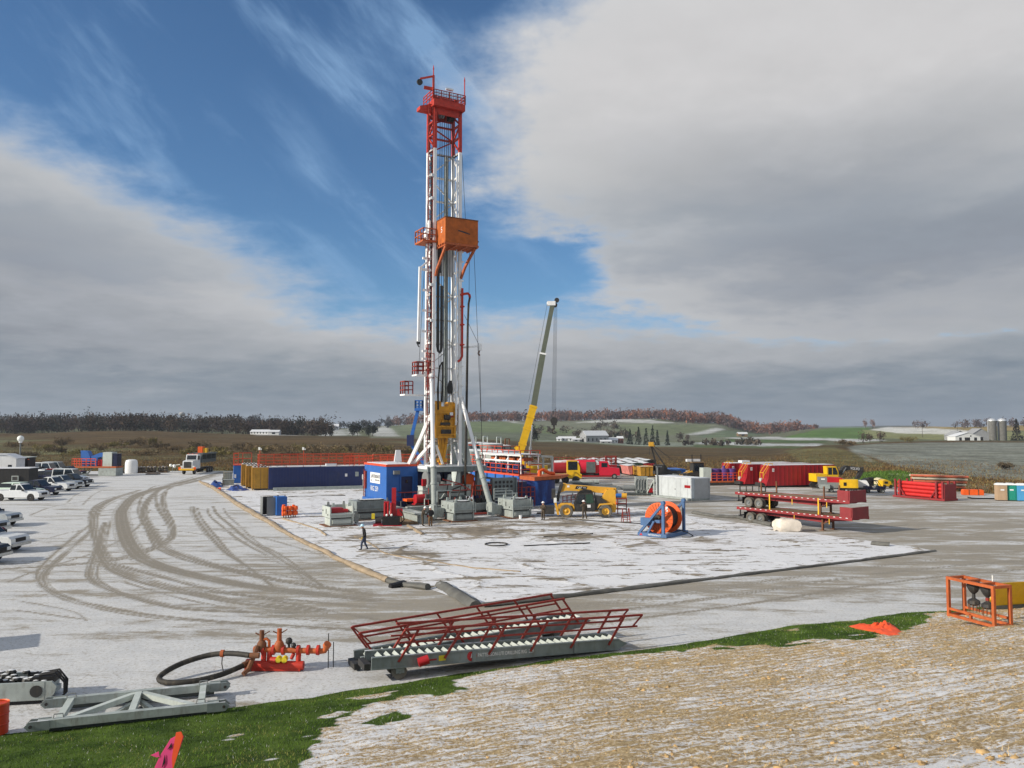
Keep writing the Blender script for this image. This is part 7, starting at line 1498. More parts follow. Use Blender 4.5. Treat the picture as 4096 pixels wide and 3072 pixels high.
pr_=park('silver pickup with a red flank in the nearer row',44,2108,'paint_silver')
part('flank_stripe','paint_redwhite',pr_,lambda b:b.box(-2.7,1.1,-1.0,-.982,.55,.95))
park('white pickup with amber side lamp in the nearer row',62,2212,'paint_white')
# off-frame neighbours whose long shadows fall on the snow
for i,(px,py,pt) in enumerate(((-10,2145,'paint_silver'),(-30,2180,'paint_maroon'),(-20,2260,'paint_black'))):
    park(['silver pickup in the nearer row without a red flank','maroon pickup in the nearer row','black pickup closest to the grey winch skid'][i],px,py,pt)
# shed group
bs_=thing('site_office','black cabin with a small window air unit','cabin',Q(-60,1930,128.),R(6));bs_.location.z=0
part('wall','black',bs_,lambda b:b.box(-4,6.6,0,3.,.3,2.95));part('roof','roof_snow',bs_,lambda b:b.box(-4.1,6.7,-.1,3.1,2.95,3.08));w_=part('air_unit','grey_pale',bs_,lambda b:b.box(4.1,5.1,-.25,0,1.0,1.8));part('grille','machine_dark',w_,lambda b:b.box(4.2,5.,-.27,-.251,1.1,1.7));part('skid','grey_dark',bs_,lambda b:b.box(-4,6.6,.2,2.8,.02,.3))
bs2=thing('site_office','white cabin with sloping snowy roof behind the black cabin','cabin',Q(-60,1915,136.),R(6));bs2.location.z=0
part('wall','house_white',bs2,lambda b:b.prism([(-4,.2),(4.9,.2),(4.9,4.2),(3.2,4.9),(-4,4.9)],0,3.));part('roof','roof_snow',bs2,lambda b:b.prism([(-4.1,4.9),(3.2,4.9),(5.1,4.2),(5.1,4.32),(3.2,5.05),(-4.1,5.05)],-.15,3.15));part('window','glass_dark',bs2,lambda b:b.box(3.6,4.2,-.03,0,2.4,3.2))
bs3=thing('site_office','small black cabin with flat snowy roof beside the white cabin','cabin',Q(48,1905,140.),R(6));bs3.location.z=0
part('wall','black',bs3,lambda b:b.box(0,2.6,0,2.6,.2,4.3));part('roof','grey_pale',bs3,lambda b:b.box(-.1,2.8,-.1,2.7,4.3,4.42));part('lamp','lamp_amber',bs3,lambda b:b.box(2.6,2.75,-.2,0,3.9,4.05))
lp=thing('balloon_light','white globe light on a dark pole behind the cabins','lamp',Q(78,1880,150.),0.);lp.location.z=0;lo=lp.location.copy()
z1=Q(80,1755,150.).z;part('pole','grey_hub',lp,lambda b:b.cyl((0,0,0),(0,0,z1-.6),.13,8));part('lower_pole','machine_dark',lp,lambda b:b.cyl((0,0,0.),(0,0,4.2),.28,8));part('globe','lamp_lens',lp,lambda b:b.ball((0,0,z1),.6,14,(1,1,1)),True);part('bracket','white_steel',lp,lambda b:b.cyl((0,0,z1-.75),(0,0,z1-.45),.3,10))
# orange railed skid with blue gear
os_=thing('pump_skid','orange railed skid with blue gear and a tall grey cabinet','skid',Q(400,1900,160.),R(-4));os_.location.z=0
part('deck','orange_steel',os_,lambda b:b.box(-5.2,4.,-1.3,1.3,1.6,1.9));part('base','grey_light',os_,lambda b:b.box(.4,4.,-1.3,1.3,.05,1.55));part('prop','grey_dark',os_,lambda b:(b.bar((-2.5,-1.,1.6),(-4.,-1.,.1),.2),b.bar((-1.,-1.,1.6),(-2.2,-1.,.1),.2),b.box(-4.6,.4,-.9,.9,.03,.2)));part('rail','rail_orange',os_,lambda b:b.rail([(-5.1,1.2,1.9),(-5.1,-1.25,1.9),(-.2,-1.25,1.9)],1.5,.06,.9,2))
part('cabinet','grey_pale',os_,lambda b:b.box(1.,2.9,-.9,.9,1.9,4.7));part('end_box','paint_navy',os_,lambda b:b.box(2.95,3.9,-.8,.8,1.9,4.4));part('gear','blue_bright',os_,lambda b:(b.prism([(-3.6,1.9),(-3.8,5.),(-2.4,4.9),(-1.8,3.8),(-1.9,1.9)],-.6,.6),b.prism([(-1.4,1.9),(-1.5,3.9),(.4,4.6),(.9,4.5),(.9,3.8),(-.2,3.6),(-.2,1.9)],-.7,.7)));part('motor','red_gear',os_,lambda b:b.box(.0,.9,-.9,.6,1.9,3.2))
wb=thing('wrapped_bale','tall white wrapped bale beside the orange skid','bale',Q(525,1888,168.));wb.location.z=0;part('wrap','white_paint',wb,lambda b:b.loft([[(k*1.3*math.cos(a)*1.,k*1.1*math.sin(a),z) for a in [i*.524 for i in range(12)]] for k,z in ((.95,.02),(1.,.4),(.98,2.2),(.85,2.75),(.5,2.9))]),True);part('strap','black',wb,lambda b:b.box(-1.7,-1.2,-.3,.3,.02,.6))
for i,px in enumerate((564,606,652)):
    o=thing('pallet_stack',('snowy pallet of grey sacks beside the white bale','snowy pallet of grey sacks between two others like it','snowy pallet of grey sacks beside the bed truck')[i],'pallet',Q(px,1887,170.+i),R(6),'pallets at the far pad edge');o.location.z=0
    part('pallet','wood',o,lambda b:b.box(-1.1,1.1,-1.,1.,.0,.2));parts('sack','wood_grey',o,[lambda b,j=j,k=k:b.ball((-.65+j*.65,0,.5+k*.55),.42,8,(1,1.8,.8)) for j in range(3) for k in range(2)],True)
o=thing('flat_pallet','low empty pallet lying in front of the sack pallets','pallet',Q(612,1894,164.));o.location.z=0;parts('slat','wood',o,[lambda b,i=i:b.box(-1.2,1.2,-.8+i*.35,-.55+i*.35,.1,.22) for i in range(5)]);part('runner','wood',o,lambda b:(b.box(-1.1,-.9,-.8,.9,.02,.1),b.box(.9,1.1,-.8,.9,.02,.1)))
# white dump/bed truck facing camera-left
wt=thing('bed_truck','white heavy truck with flat bed, yellow bumper and an orange load','truck',Q(765,1892,166.),R(-88));wt.location.z=0
part('hood','paint_white',wt,lambda b:b.prism([(-.2,1.2),(-.2,2.9),(.3,2.9),(2.0,2.75),(2.2,2.3),(2.2,1.2)],-1.0,1.0));cb3=part('cab','paint_white',wt,lambda b:b.prism([(-1.9,1.1),(-1.9,3.9),(-1.7,4.05),(-.2,4.0),(.1,2.9),(.1,1.1)],-1.15,1.15))
part('windscreen','glass_dark',cb3,lambda b:b.add([(-.12,-.95,3.85),(-.12,.95,3.85),(.14,.95,2.98),(.14,-.95,2.98),(-.2,-.95,3.85),(-.2,.95,3.85),(.05,.95,2.98),(.05,-.95,2.98)],[(0,1,2,3),(7,6,5,4),(0,4,5,1),(1,5,6,2),(2,6,7,3),(3,7,4,0)]));part('side_window','glass_dark',cb3,lambda b:(b.box(-1.5,-.4,-1.17,-1.151,2.9,3.7),b.box(-1.5,-.4,1.151,1.17,2.9,3.7)))
part('grille','machine_dark',wt,lambda b:b.box(2.2,2.26,-.75,.75,1.35,2.6));part('bumper','yellow_rail',wt,lambda b:b.box(2.1,2.6,-1.45,1.45,.85,1.2));parts('headlight','lamp_lens',wt,[lambda b,s_=s_:b.box(1.9,2.2,min(s_*1.05,s_*1.4),max(s_*1.05,s_*1.4),1.4,1.75) for s_ in (-1,1)])
parts('fender','paint_white',wt,[lambda b,s_=s_:b.prism([(.4,1.2),(.7,1.55),(1.7,1.55),(2.1,1.2)],min(s_*1.0,s_*1.45),max(s_*1.0,s_*1.45)) for s_ in (-1,1)]);part('chassis','black',wt,lambda b:b.box(-10.5,2.,-.6,.6,.75,1.15));part('bed','grey_dark',wt,lambda b:(b.box(-11.,-2.2,-1.4,1.4,2.2,2.9),b.box(-11.5,-2.2,-1.5,1.5,3.9,4.2),[b.box(x_,x_+.2,-1.4,1.4,2.9,3.9) for x_ in (-11,-8,-5,-2.4)]))
part('load','orange_bright',wt,lambda b:(b.box(-7.5,-6.,-.9,.1,4.2,5.5),));part('load_yellow','yellow_rail',wt,lambda b:b.box(-7.4,-6.2,.15,.9,4.2,5.2));parts('marker_flag','lamp_amber',wt,[lambda b,s_=s_:b.box(2.3,2.36,s_*1.5-.25,s_*1.5+.25,.9,1.5) for s_ in (-1,1)]);part('roof_lights','lamp_amber',wt,lambda b:[b.box(-.7,-.5,y_-.08,y_+.08,4.05,4.2) for y_ in (-.9,0,.9)]+[b.box(-.65,-.55,-.9,.9,4.03,4.07)])
for x_ in (1.2,-8.,-9.3,-6.7):
    for y0,y1 in ((-1.25,-.85),(1.25,.85)): wheel(wt,x_,y0,y1,.56)
br=thing('drone_lamp','small pair of white lamps on a stand behind the bed truck','lamp',Q(690,1880,176.));br.location.z=0;part('stand','grey_hub',br,lambda b:b.bar((0,0,0),(0,0,1.2),.1));part('lamp','lamp_lens',br,lambda b:(b.ball((-.4,0,1.3),.35,8),b.ball((.4,0,1.15),.4,8),b.bar((-.4,0,1.25),(1.6,0,1.5),.15)),True)
# ================================================================ FOREGROUND
def stair(label,p0,p1,z0,z1,wheels_at,lean,seed,far_low=False):
    d=p1-p0;d.z=0;Lx=d.length;o=thing('rig_staircase',label,'staircase',Vector((p0.x,p0.y,0)),math.atan2(d.y,d.x),'staircases on the ground')
    sl=math.atan2(z1-z0,Lx);W_=1.0;hB=.40
    def P(x,y,z): return (x*math.cos(sl)-z*math.sin(sl),y,z0+x*math.sin(sl)+z*math.cos(sl))
    def bx(b,x0,x1,y0,y1,z_0,z_1):
        v=[P(x_,y_,z_) for z_ in (z_0,z_1) for x_,y_ in ((x0,y0),(x1,y0),(x1,y1),(x0,y1))]
        b.add(v,[(3,2,1,0),(4,5,6,7),(0,1,5,4),(1,2,6,5),(2,3,7,6),(3,0,4,7)])
    st=[]
    for y0 in (0,W_):
        st.append(part('stringer','grey_steel',o,lambda b:(b.prism([(0,0),(0,0)],0,0) if 0 else 0,bx(b,-.1,Lx-.2,y0-.03,y0+.03,0,hB),bx(b,-.1,Lx-.2,y0-.07,y0+.07,hB-.02,hB+.03),bx(b,-.1,Lx-.2,y0-.06,y0+.06,-.03,.01))))
        part('end_plate','grey_steel',o,lambda b:b.add([P(Lx-.2,y0-.03,0),P(Lx-.2,y0+.03,0),P(Lx+.25,y0+.03,hB*.5),P(Lx+.25,y0-.03,hB*.5),P(Lx-.2,y0-.03,hB),P(Lx-.2,y0+.03,hB)],[(0,1,2,3),(3,2,5,4),(0,3,4),(1,5,2)]))
    n=int(Lx/.33)
    for i in range(n):
        x=.25+i*.33
        part('tread','grey_pale',o,lambda b:b.add([P(x,.04,.25),P(x,W_-.04,.25),P(x+.11,W_-.04,hB-.02),P(x+.11,.04,hB-.02),P(x+.025,.04,.24),P(x+.025,W_-.04,.24),P(x+.135,W_-.04,hB-.03),P(x+.135,.04,hB-.03)],[(0,1,2,3),(7,6,5,4),(0,4,5,1),(1,5,6,2),(2,6,7,3),(3,7,4,0)]))
    part('pan','machine_dark',o,lambda b:bx(b,0,Lx-.3,.031,W_-.031,.02,.05))
    sec=[part('stiffener','grey_steel',o,lambda b:bx(b,x_,x_+.16,-.1,-.031,-.02,hB)) for x_ in (Lx*.36,Lx*.78)]
    # handrails lean along the stair
    for y0 in (-.05,W_+.05):
        x0,x1=(.9,Lx-.7) if lean>0 else (.6,Lx-.4);h=.95;dx=lean*.75;m=5
        def rails(b):
            pts=[x0+(x1-x0)*i/m for i in range(m+1)]
            for x_ in pts: b.bar(P(x_,y0,hB*.5),P(x_+dx,y0,hB+h),.075)
            xa,xb=x0+dx-.3*lean-.25,x1+dx+(.9 if lean>0 else .1)
            b.bar(P(xa,y0,hB+h),P(xb,y0,hB+h),.08);b.bar(P(xa-.2*lean,y0,hB+h*.52),P(xb-.25*lean,y0,hB+h*.52),.065)
            if lean>0: b.bar(P(xb,y0,hB+h),P(xb-.5,y0,hB+h*.5),.055)
            else: b.bar(P(xa,y0,hB+h),P(xa+.45,y0,hB+h*.5),.055)
        part('handrail','rail_red',o,rails)
    for x_ in wheels_at:
        for y0 in (.12,W_-.12):
            zc=P(x_,0,0)[2]
            w=part('wheel','tyre_dusty',o,lambda b:b.cyl((x_,y0-.08,.28),(x_,y0+.08,.28),.28,18),True);part('fork','grey_steel',w,lambda b:(b.box(x_-.16,x_+.16,y0-.13,y0-.09,.25,zc+.02),b.box(x_-.16,x_+.16,y0+.09,y0+.13,.25,zc+.02),b.cyl((x_,y0-.16,.28),(x_,y0+.16,.28),.05,8)))
    # dark nose plate at the low end
    part('hook','machine_dark',o,lambda b:(bx(b,-.35,-.1,.05,W_-.05,-.05,.18),))
    return o,P
s1,P1=stair('front grey staircase with red handrails and drilling company lettering',G(1575,2738)+Vector((-.75,.1,0)),G(2490,2602)+Vector((0.,.1,0)),.52,.06,(1.0,),1,1)
Lx1=((G(2490,2602)+Vector((0,.1,0)))-(G(1575,2738)+Vector((-.75,.1,0)))).length
text('PATTERSON-UTI DRILLING RIG  259',.2,'text_white',s1,(P1(5.3,-.036,.2)[0],-.036,P1(5.3,0,.2)[2]),(R(90),0,0),w=2.4).rotation_euler=(R(90),math.atan2(.46,Lx1),0)
part('lamp_can','red_gear',s1,lambda b:b.cyl((1.62,-.25,.62),(2.0,-.3,.72),.17,14),True)
part('logo_disc','red_gear',s1,lambda b:b.cyl((P1(3.85,0,.2)[0],-.036,P1(3.85,0,.2)[2]),(P1(3.85,0,.2)[0],-.031,P1(3.85,0,.2)[2]),.2,18));part('logo_mark','text_white',s1,lambda b:b.prism([(P1(3.85,0,0)[0]-.05,P1(3.85,0,.13)[2]),(P1(3.85,0,0)[0]+.05,P1(3.85,0,.13)[2]),(P1(3.85,0,0)[0],P1(3.85,0,.31)[2])],-.042,-.0365))
part('caution_label','caution_yellow',s1,lambda b:b.box(2.5,2.78,-.04,-.031,.52,.72));part('name_label','lamp_red',s1,lambda b:b.box(2.05,2.42,-.04,-.031,.57,.63))
s2_,P2_=stair('rear grey staircase with red handrails raised on wheels at its far end',G(1440,2690)+Vector((.1,.2,0)),G(2345,2560)+Vector((0,0,0)),.12,.62,(8.6,),-1,2)
part('stand_pipe','machine_dark',s2_,lambda b:(b.bar((-1.15,.9,.02),(-1.15,.9,1.35),.03),b.bar((-.95,.9,.02),(-.95,.9,1.0),.03)))
# ---- manifold and hose
mf=thing('choke_manifold','orange pipe manifold with valves on the snow','manifold',G(1000,2682),R(-1.))
sc_=(G(1240,2682)-G(1000,2682)).length/2.35
def mx_(px): return (px-1000)/240*2.35*sc_
part('lower_pipe','red_steel',mf,lambda b:(b.cyl((mx_(985),0,.2),(mx_(1215),0,.2),.17,14),b.cyl((mx_(985),0,.2),(mx_(998),0,.2),.24,14),b.box(mx_(1010),mx_(1205),-.14,.14,.02,.1)),True)
part('upper_pipe','orange_steel',mf,lambda b:(b.cyl((mx_(1010),.1,.78),(mx_(1285),.1,.72),.11,12),b.tube([(mx_(1282),.1,.72),(mx_(1296),.1,.74),(mx_(1303),.05,.85),(mx_(1310),-.02,1.0)],.11,12),b.cyl((mx_(1305),.02,.93),(mx_(1312),-.04,1.03),.15,12)),True)
parts('flange','red_steel',mf,[lambda b,px=px:b.cyl((mx_(px)-.05,.1,.76),(mx_(px)+.05,.1,.76),.19,14) for px in (1050,1090,1130,1190,1230,1270)],True)
parts('riser','red_steel',mf,[lambda b,px=px:b.cyl((mx_(px),.03,.2),(mx_(px),.1,.75),.1,10) for px in (1052,1075,1192)],True)
for px,h,mt in ((1113,.72,'orange_steel'),(1042,.65,'rust')):
    v=part('valve',mt,mf,lambda b:(b.ball((mx_(px),.1,.9),.2,10,(1,1,1.3)),b.cyl((mx_(px),.1,.9),(mx_(px),.1,.85+h),.09,10)),True);part('handle','rust',v,lambda b:b.bars([(mx_(px)-.25,.1,.75+h),(mx_(px)-.1,.1,.68+h),(mx_(px)+.1,.1,.7+h),(mx_(px)+.3,.1,.82+h)],.04))
part('elbow_pipe','orange_steel',mf,lambda b:b.tube([(mx_(1042),.1,1.15),(mx_(1062),.1,1.18),(mx_(1072),.1,1.1),(mx_(1072),.1,.8)],.06,8),True)
part('gauge','machine_dark',mf,lambda b:(b.cyl((mx_(1152),.1,.75),(mx_(1152),.1,1.05),.05,8),b.ball((mx_(1152),.1,1.1),.14,10),b.ball((mx_(1172),.05,.95),.11,8)),True)
parts('yellow_cap','caution_yellow',mf,[lambda b,px=px:b.cyl((mx_(px),-.2,.45),(mx_(px),.0,.48),.11,12) for px in (1118,1142)],True);part('chain','rust',mf,lambda b:b.tube([(mx_(1030),-.05,.95),(mx_(1022),-.3,.55),(mx_(1012),-.55,.2),(mx_(1000),-.75,.08)],.09,7))
part('valve_stem','red_steel',mf,lambda b:(b.cyl((mx_(1085),-.05,.42),(mx_(1110),-.1,.42),.12,10),b.cyl((mx_(1165),.0,.45),(mx_(1175),.0,.65),.07,8)),True)
hp=[(1000,2622,.75),(950,2614,.74),(890,2612,.7),(830,2620,.6),(760,2640,.5),(700,2664,.4),(660,2688,.3),(636,2706,.2),(632,2722,.14),(660,2732,.12),(720,2732,.12),(800,2722,.14),(870,2704,.16),(920,2686,.2),(972,2662,.3)]
hs=thing('rubber_hose','thick black rubber hose looped back on itself beside the manifold','hose',G(650,2720))
ho=hs.location.copy();hpts=[G(a,b,c)-ho for a,b,c in hp];hp2=[]
for i in range(len(hpts)-1): hp2+=[hpts[i],hpts[i].lerp(hpts[i+1],.5)]
hp2.append(hpts[-1])
for _ in range(2): hp2=[hp2[0]]+[(hp2[i-1]+2*hp2[i]+hp2[i+1])/4 for i in range(1,len(hp2)-1)]+[hp2[-1]]
part('hose','hose',hs,lambda b:b.tube(hp2,.1,10),True);part('clamp','orange_steel',hs,lambda b:b.cyl(hp2[4]+Vector((-.06,0,0)),hp2[4]+Vector((.06,0,0)),.14,12));parts('coupling','rust',hs,[lambda b:b.cyl(hp2[0],hp2[0]+Vector((.35,0,0)),.11,12),lambda b:b.cyl(hp2[-1],hp2[-1]+(hp2[-1]-hp2[-2]).normalized()*.25,.12,12)],True);part('chain','machine_dark',hs,lambda b:b.tube([hp2[4]+Vector((0,0,-.1)),hp2[4].lerp(hp2[-4],.5)+Vector((-.05,0,0)),hp2[-4]],.02,6))
# ---- grey truss frame
g0,g1=G(150,2898,.32),G(875,2822,.32);g2,g3=G(175,2812,.32),G(850,2748,.32)
fo=Vector((g0.x,g0.y,0));fd=(g1-g0);frz=math.atan2(fd.y,fd.x);fr_=thing('steel_truss','pale grey truss frame section at the edge of the grass','frame',fo,frz)
FLn=fd.length;FW=abs(loc_of(g2,fo,frz).y);FW=max(1.6,FW)
for zz_,nm,mtn in ((.32,'upper_chord','grey_light'),):
    for y0 in (0,FW):
        c_=part('chord',mtn,fr_,lambda b:b.box(0,FLn,y0-.11,y0+.11,zz_-.12,zz_+.12))
        for x0,s_ in ((0,-1),(FLn,1)):
            e=part('pin_plate','grey_steel',fr_,lambda b:[b.prism([(x0-s_*.35,zz_-.14),(x0+s_*.2,zz_-.14),(x0+s_*.34,zz_),(x0+s_*.2,zz_+.14),(x0-s_*.35,zz_+.14)],y0+k*.14-.03,y0+k*.14+.03) for k in (-1,1)]);part('pin','machine_dark',e,lambda b:b.cyl((x0+s_*.16,y0-.2,zz_),(x0+s_*.16,y0+.2,zz_),.05,8))
        part('lower_chord','grey_dark',fr_,lambda b:b.cyl((.3,y0+.15,.13),(FLn-.2,y0+.15,.13),.12,10))
parts('cross_bar','grey_pale',fr_,[lambda b,x_=x_:b.box(x_-.1,x_+.1,.11,FW-.11,.24,.43) for x_ in (.55,FLn*.5,FLn-.55)])
parts('diagonal','grey_pale',fr_,[lambda b,p=p:b.bar((p[0],.11,.33),(FLn*.5+(.1 if p[0]>3 else -.1),FW-.11,.33),.2,.17) for p in ((.75,0),(FLn-.75,0))])
parts('lower_diagonal','grey_light',fr_,[lambda b,p=p:b.bar((p,.25,.14),(FLn*.5,FW-.1,.14),.13) for p in (1.8,FLn-1.8)])
parts('lifting_loop','grey_hub',fr_,[lambda b,x_=x_,y_=y_:b.tube([(x_-.14,y_,.43),(x_-.12,y_,.56),(x_+.12,y_,.56),(x_+.14,y_,.43)],.02,6) for x_ in (.55,FLn-.55) for y_ in (.05,FW-.05)])
# ---- grey winch skid at left edge
wk=thing('winch_skid','grey steel skid heaped with dark chains and snow','skid',G(190,2812),math.atan2((G(190,2812)-G(0,2822)).y,(G(190,2812)-G(0,2822)).x))
part('beam','grey_light',wk,lambda b:(b.box(-3.2,-.1,-.05,.05,.12,.72),b.box(-3.2,-.1,1.2,1.3,.12,.72),b.box(-3.2,0,.05,1.2,.12,.3),b.box(-.2,-.1,.05,1.2,.3,.7)));part('nose','grey_light',wk,lambda b:b.prism([(-.1,.14),(-.1,.72),(.12,.72),(.28,.55),(.2,.3),(.05,.14)],-.04,.06));part('opening','machine_dark',wk,lambda b:b.cyl((-.35,-.07,.42),(-.35,-.049,.42),.2,16));part('runner','black',wk,lambda b:b.box(-3.1,-.3,0,1.25,.02,.12))
rr=random.Random(8)
for i in range(34):
    x_=-3.1+i*.088;part('chain_heap','black_snow',wk,lambda b:b.ball((x_,rr.uniform(.1,1.15),.66+rr.uniform(0,.16)),rr.uniform(.09,.19),7,(1.3,1,.7)))
part('cable_tail','black',wk,lambda b:[b.tube([(-.4,.3+i*.2,.85),(.1,.3+i*.2,.92),(.4,.3+i*.15,.6),(.42,.3+i*.1,.2),(.3,.2,.06)],.035) for i in range(3)]+[b.box(-.6,.1,.2,.9,.6,.82)])
dm=thing('steel_drum','orange red steel drum at the edge of the grass','drum',G(-12,2935));part('shell','drum_red',dm,lambda b:b.lathe([(.01,.02),(.3,.02),(.3,.3),(.32,.32),(.3,.34),(.3,.6),(.32,.62),(.3,.64),(.3,.9),(.01,.88)],20),True);part('rim','orange_bright',dm,lambda b:b.lathe([(.3,.9),(.315,.92),(.3,.95),(.28,.92)],20),True)
# ---- marker stake with pink ribbon
pb=BP(640,3100);mk=thing('marker_stake','survey stake with pink and orange ribbon on the grass bank','marker',pb)
sc=pb.y/F
part('stake','wood',mk,lambda b:b.box(-.02,.02,-.012,.012,-.1,.32))
def ribbon(b,pts,y):
    b.prism([(x_*sc,z_*sc) for x_,z_ in pts],y,y+.012)
part('ribbon','pink_ribbon',mk,lambda b:(ribbon(b,[(-20,30),(0,75),(40,140),(70,155),(92,150),(80,110),(50,30),(40,-10),(0,-10)],-.03),ribbon(b,[(-35,78),(-5,92),(0,72),(-12,70)],-.045)));part('ribbon','orange_cloth',mk,lambda b:ribbon(b,[(58,140),(62,165),(82,168),(90,150),(70,80),(52,20),(48,70)],-.05));part('slit','black',mk,lambda b:(ribbon(b,[(30,100),(45,125),(48,110)],-.053),ribbon(b,[(10,30),(20,80),(22,50)],-.053)))
# ---- orange crate with hanging gear
k0=BP(3978,2512);kl=Q(3797,2475,k0.y*1.065);kr=Q(4060,2505,k0.y*1.01)
ck=thing('steel_crate','orange open steel crate frame with dark gear hanging inside','crate',Vector((k0.x,k0.y,k0.z-.02)),math.atan2((kl-k0).y,(kl-k0).x))
KL=((kl-k0).xy).length;KW=84*k0.y/F;KH=165*k0.y/F
KL=min(KL,3.6)
def kbar(p,q,w=.12): return part('frame_bar','orange_steel',ck,lambda b:b.bar(p,q,w*KH*.55))
c4=[(0,0),(KL,0),(KL,-KW),(0,-KW)]
for a in c4: kbar((*a,.0),(*a,KH),.13)
for a,b_ in zip(c4,c4[1:]+c4[:1]):
    for z in (.08,KH-.06): kbar((*a,z),(*b_,z),.12)
kbar((0,0,KH*.2),(KL,0,KH*.2),.1);kbar((0,-KW,KH*.2),(KL,-KW,KH*.2),.1);kbar((KL*.5,0,.08),(KL*.5,0,KH*.2),.1);kbar((KL*.3,0,KH-.06),(KL*.3,-KW,KH-.06),.12);kbar((KL*.62,0,KH-.06),(KL*.62,-KW,KH-.06),.12)
for i,(x_,y_) in enumerate(((KL*.3,-KW*.5),(KL*.62,-KW*.55))):
    part('hanging_gear','machine_dark',ck,lambda b:b.loft([[(x_+r_*math.cos(a)*1.1,y_+r_*math.sin(a),z) for a in [k*.785 for k in range(8)]] for r_,z in ((.13*KH,KH*.95),(.15*KH,KH*.82),(.09*KH,KH*.7),(.035*KH,KH*.64),(.04*KH,KH*.54),(.13*KH,KH*.48),(.14*KH,KH*.4),(.08*KH,KH*.36))]),True)
    part('fringe','rust',ck,lambda b:[b.bar((x_+.12*KH*math.cos(k*.7),y_+.12*KH*math.sin(k*.7),KH*.4),(x_+.12*KH*math.cos(k*.7),y_+.12*KH*math.sin(k*.7),KH*.2),.02) for k in range(9)])
part('hook','rail_red',ck,lambda b:b.cyl((KL*.3,-KW*.5,KH*.56),(KL*.3,-KW*.5,KH*.63),.08,8));part('antenna','lamp_lens',ck,lambda b:b.bar((KL*.35,-KW,KH),(KL*.35,-KW,KH+.25),.04))
sp=thing('snow_plough','yellow curved plough blade behind the orange crate','plough',BP(4090,2440)+Vector((.6,.6,-.05)),R(14))
part('blade','yellow',sp,lambda b:b.loft([[(x_,.55*(1-((z-.1)/1.3))**2*0+.35*math.cos(z*1.9),z) for z in [i*.2 for i in range(8)]]+[(x_,.06+.35*math.cos(z*1.9),z) for z in [i*.2 for i in range(7,-1,-1)]] for x_ in (-2.0,1.8)]),True);part('cutting_edge','grey_dark',sp,lambda b:b.box(-2.0,1.8,.28,.34,-.02,.14));part('push_frame','black',sp,lambda b:b.box(-.6,.6,.45,1.6,.2,.5))
def heap(b,c,hf,seed):
    """a crumpled sheet: rings inside the outline c with uneven folds"""
    m=sum(c,Vector())/len(c);N=48;out=[]
    for i in range(N):
        u=i/N*len(c);k=int(u);out.append(c[k%len(c)].lerp(c[(k+1)%len(c)],u-k))
    R_=[]
    for j in range(10):
        k=1-j/9.6;rg=[]
        for i,p in enumerate(out):
            q=m.lerp(p,k);n=float(fbm(np.array(q.x*4.+seed),np.array(q.y*4.),seed,4));n2=float(fbm(np.array(q.x*11.),np.array(q.y*11.+seed),seed+3,3))
            rg.append(q+Vector((0,0,.015+(1-k**6)*(hf(q)*(.25+1.3*abs(n-.5)*3)+.08*n2))))
        R_.append(rg)
    b.loft(R_)
tc_=[BP(*p) for p in [(3390,2507),(3440,2497),(3500,2508),(3540,2494),(3565,2496),(3612,2532),(3598,2542),(3540,2545),(3500,2531),(3430,2520)]];hx_=BP(3555,2515)
def bag(b): heap(b,tc_,lambda q:.08+.22*math.exp(-((q-hx_).xy.length/.6)**2),5)
tag(part('orange_tarp','orange_cloth',None,bag,True),'crumpled orange tarpaulin lying on the green grass','tarp')
# off-frame equipment box whose shadow falls on the snow at the left
ebx=thing('equipment_box','grey equipment box on skids past the winch skid','container',G(140,2537)-Vector((4.54,1.92,0))-EY*2.4,R(29));part('wall','grey_light',ebx,lambda b:b.box(-3.,0,0,2.4,.2,2.3));part('roof','roof_snow',ebx,lambda b:b.box(-3.05,.05,-.05,2.45,2.3,2.38));part('skid','grey_dark',ebx,lambda b:b.box(-3.,0,.1,2.3,.02,.2))

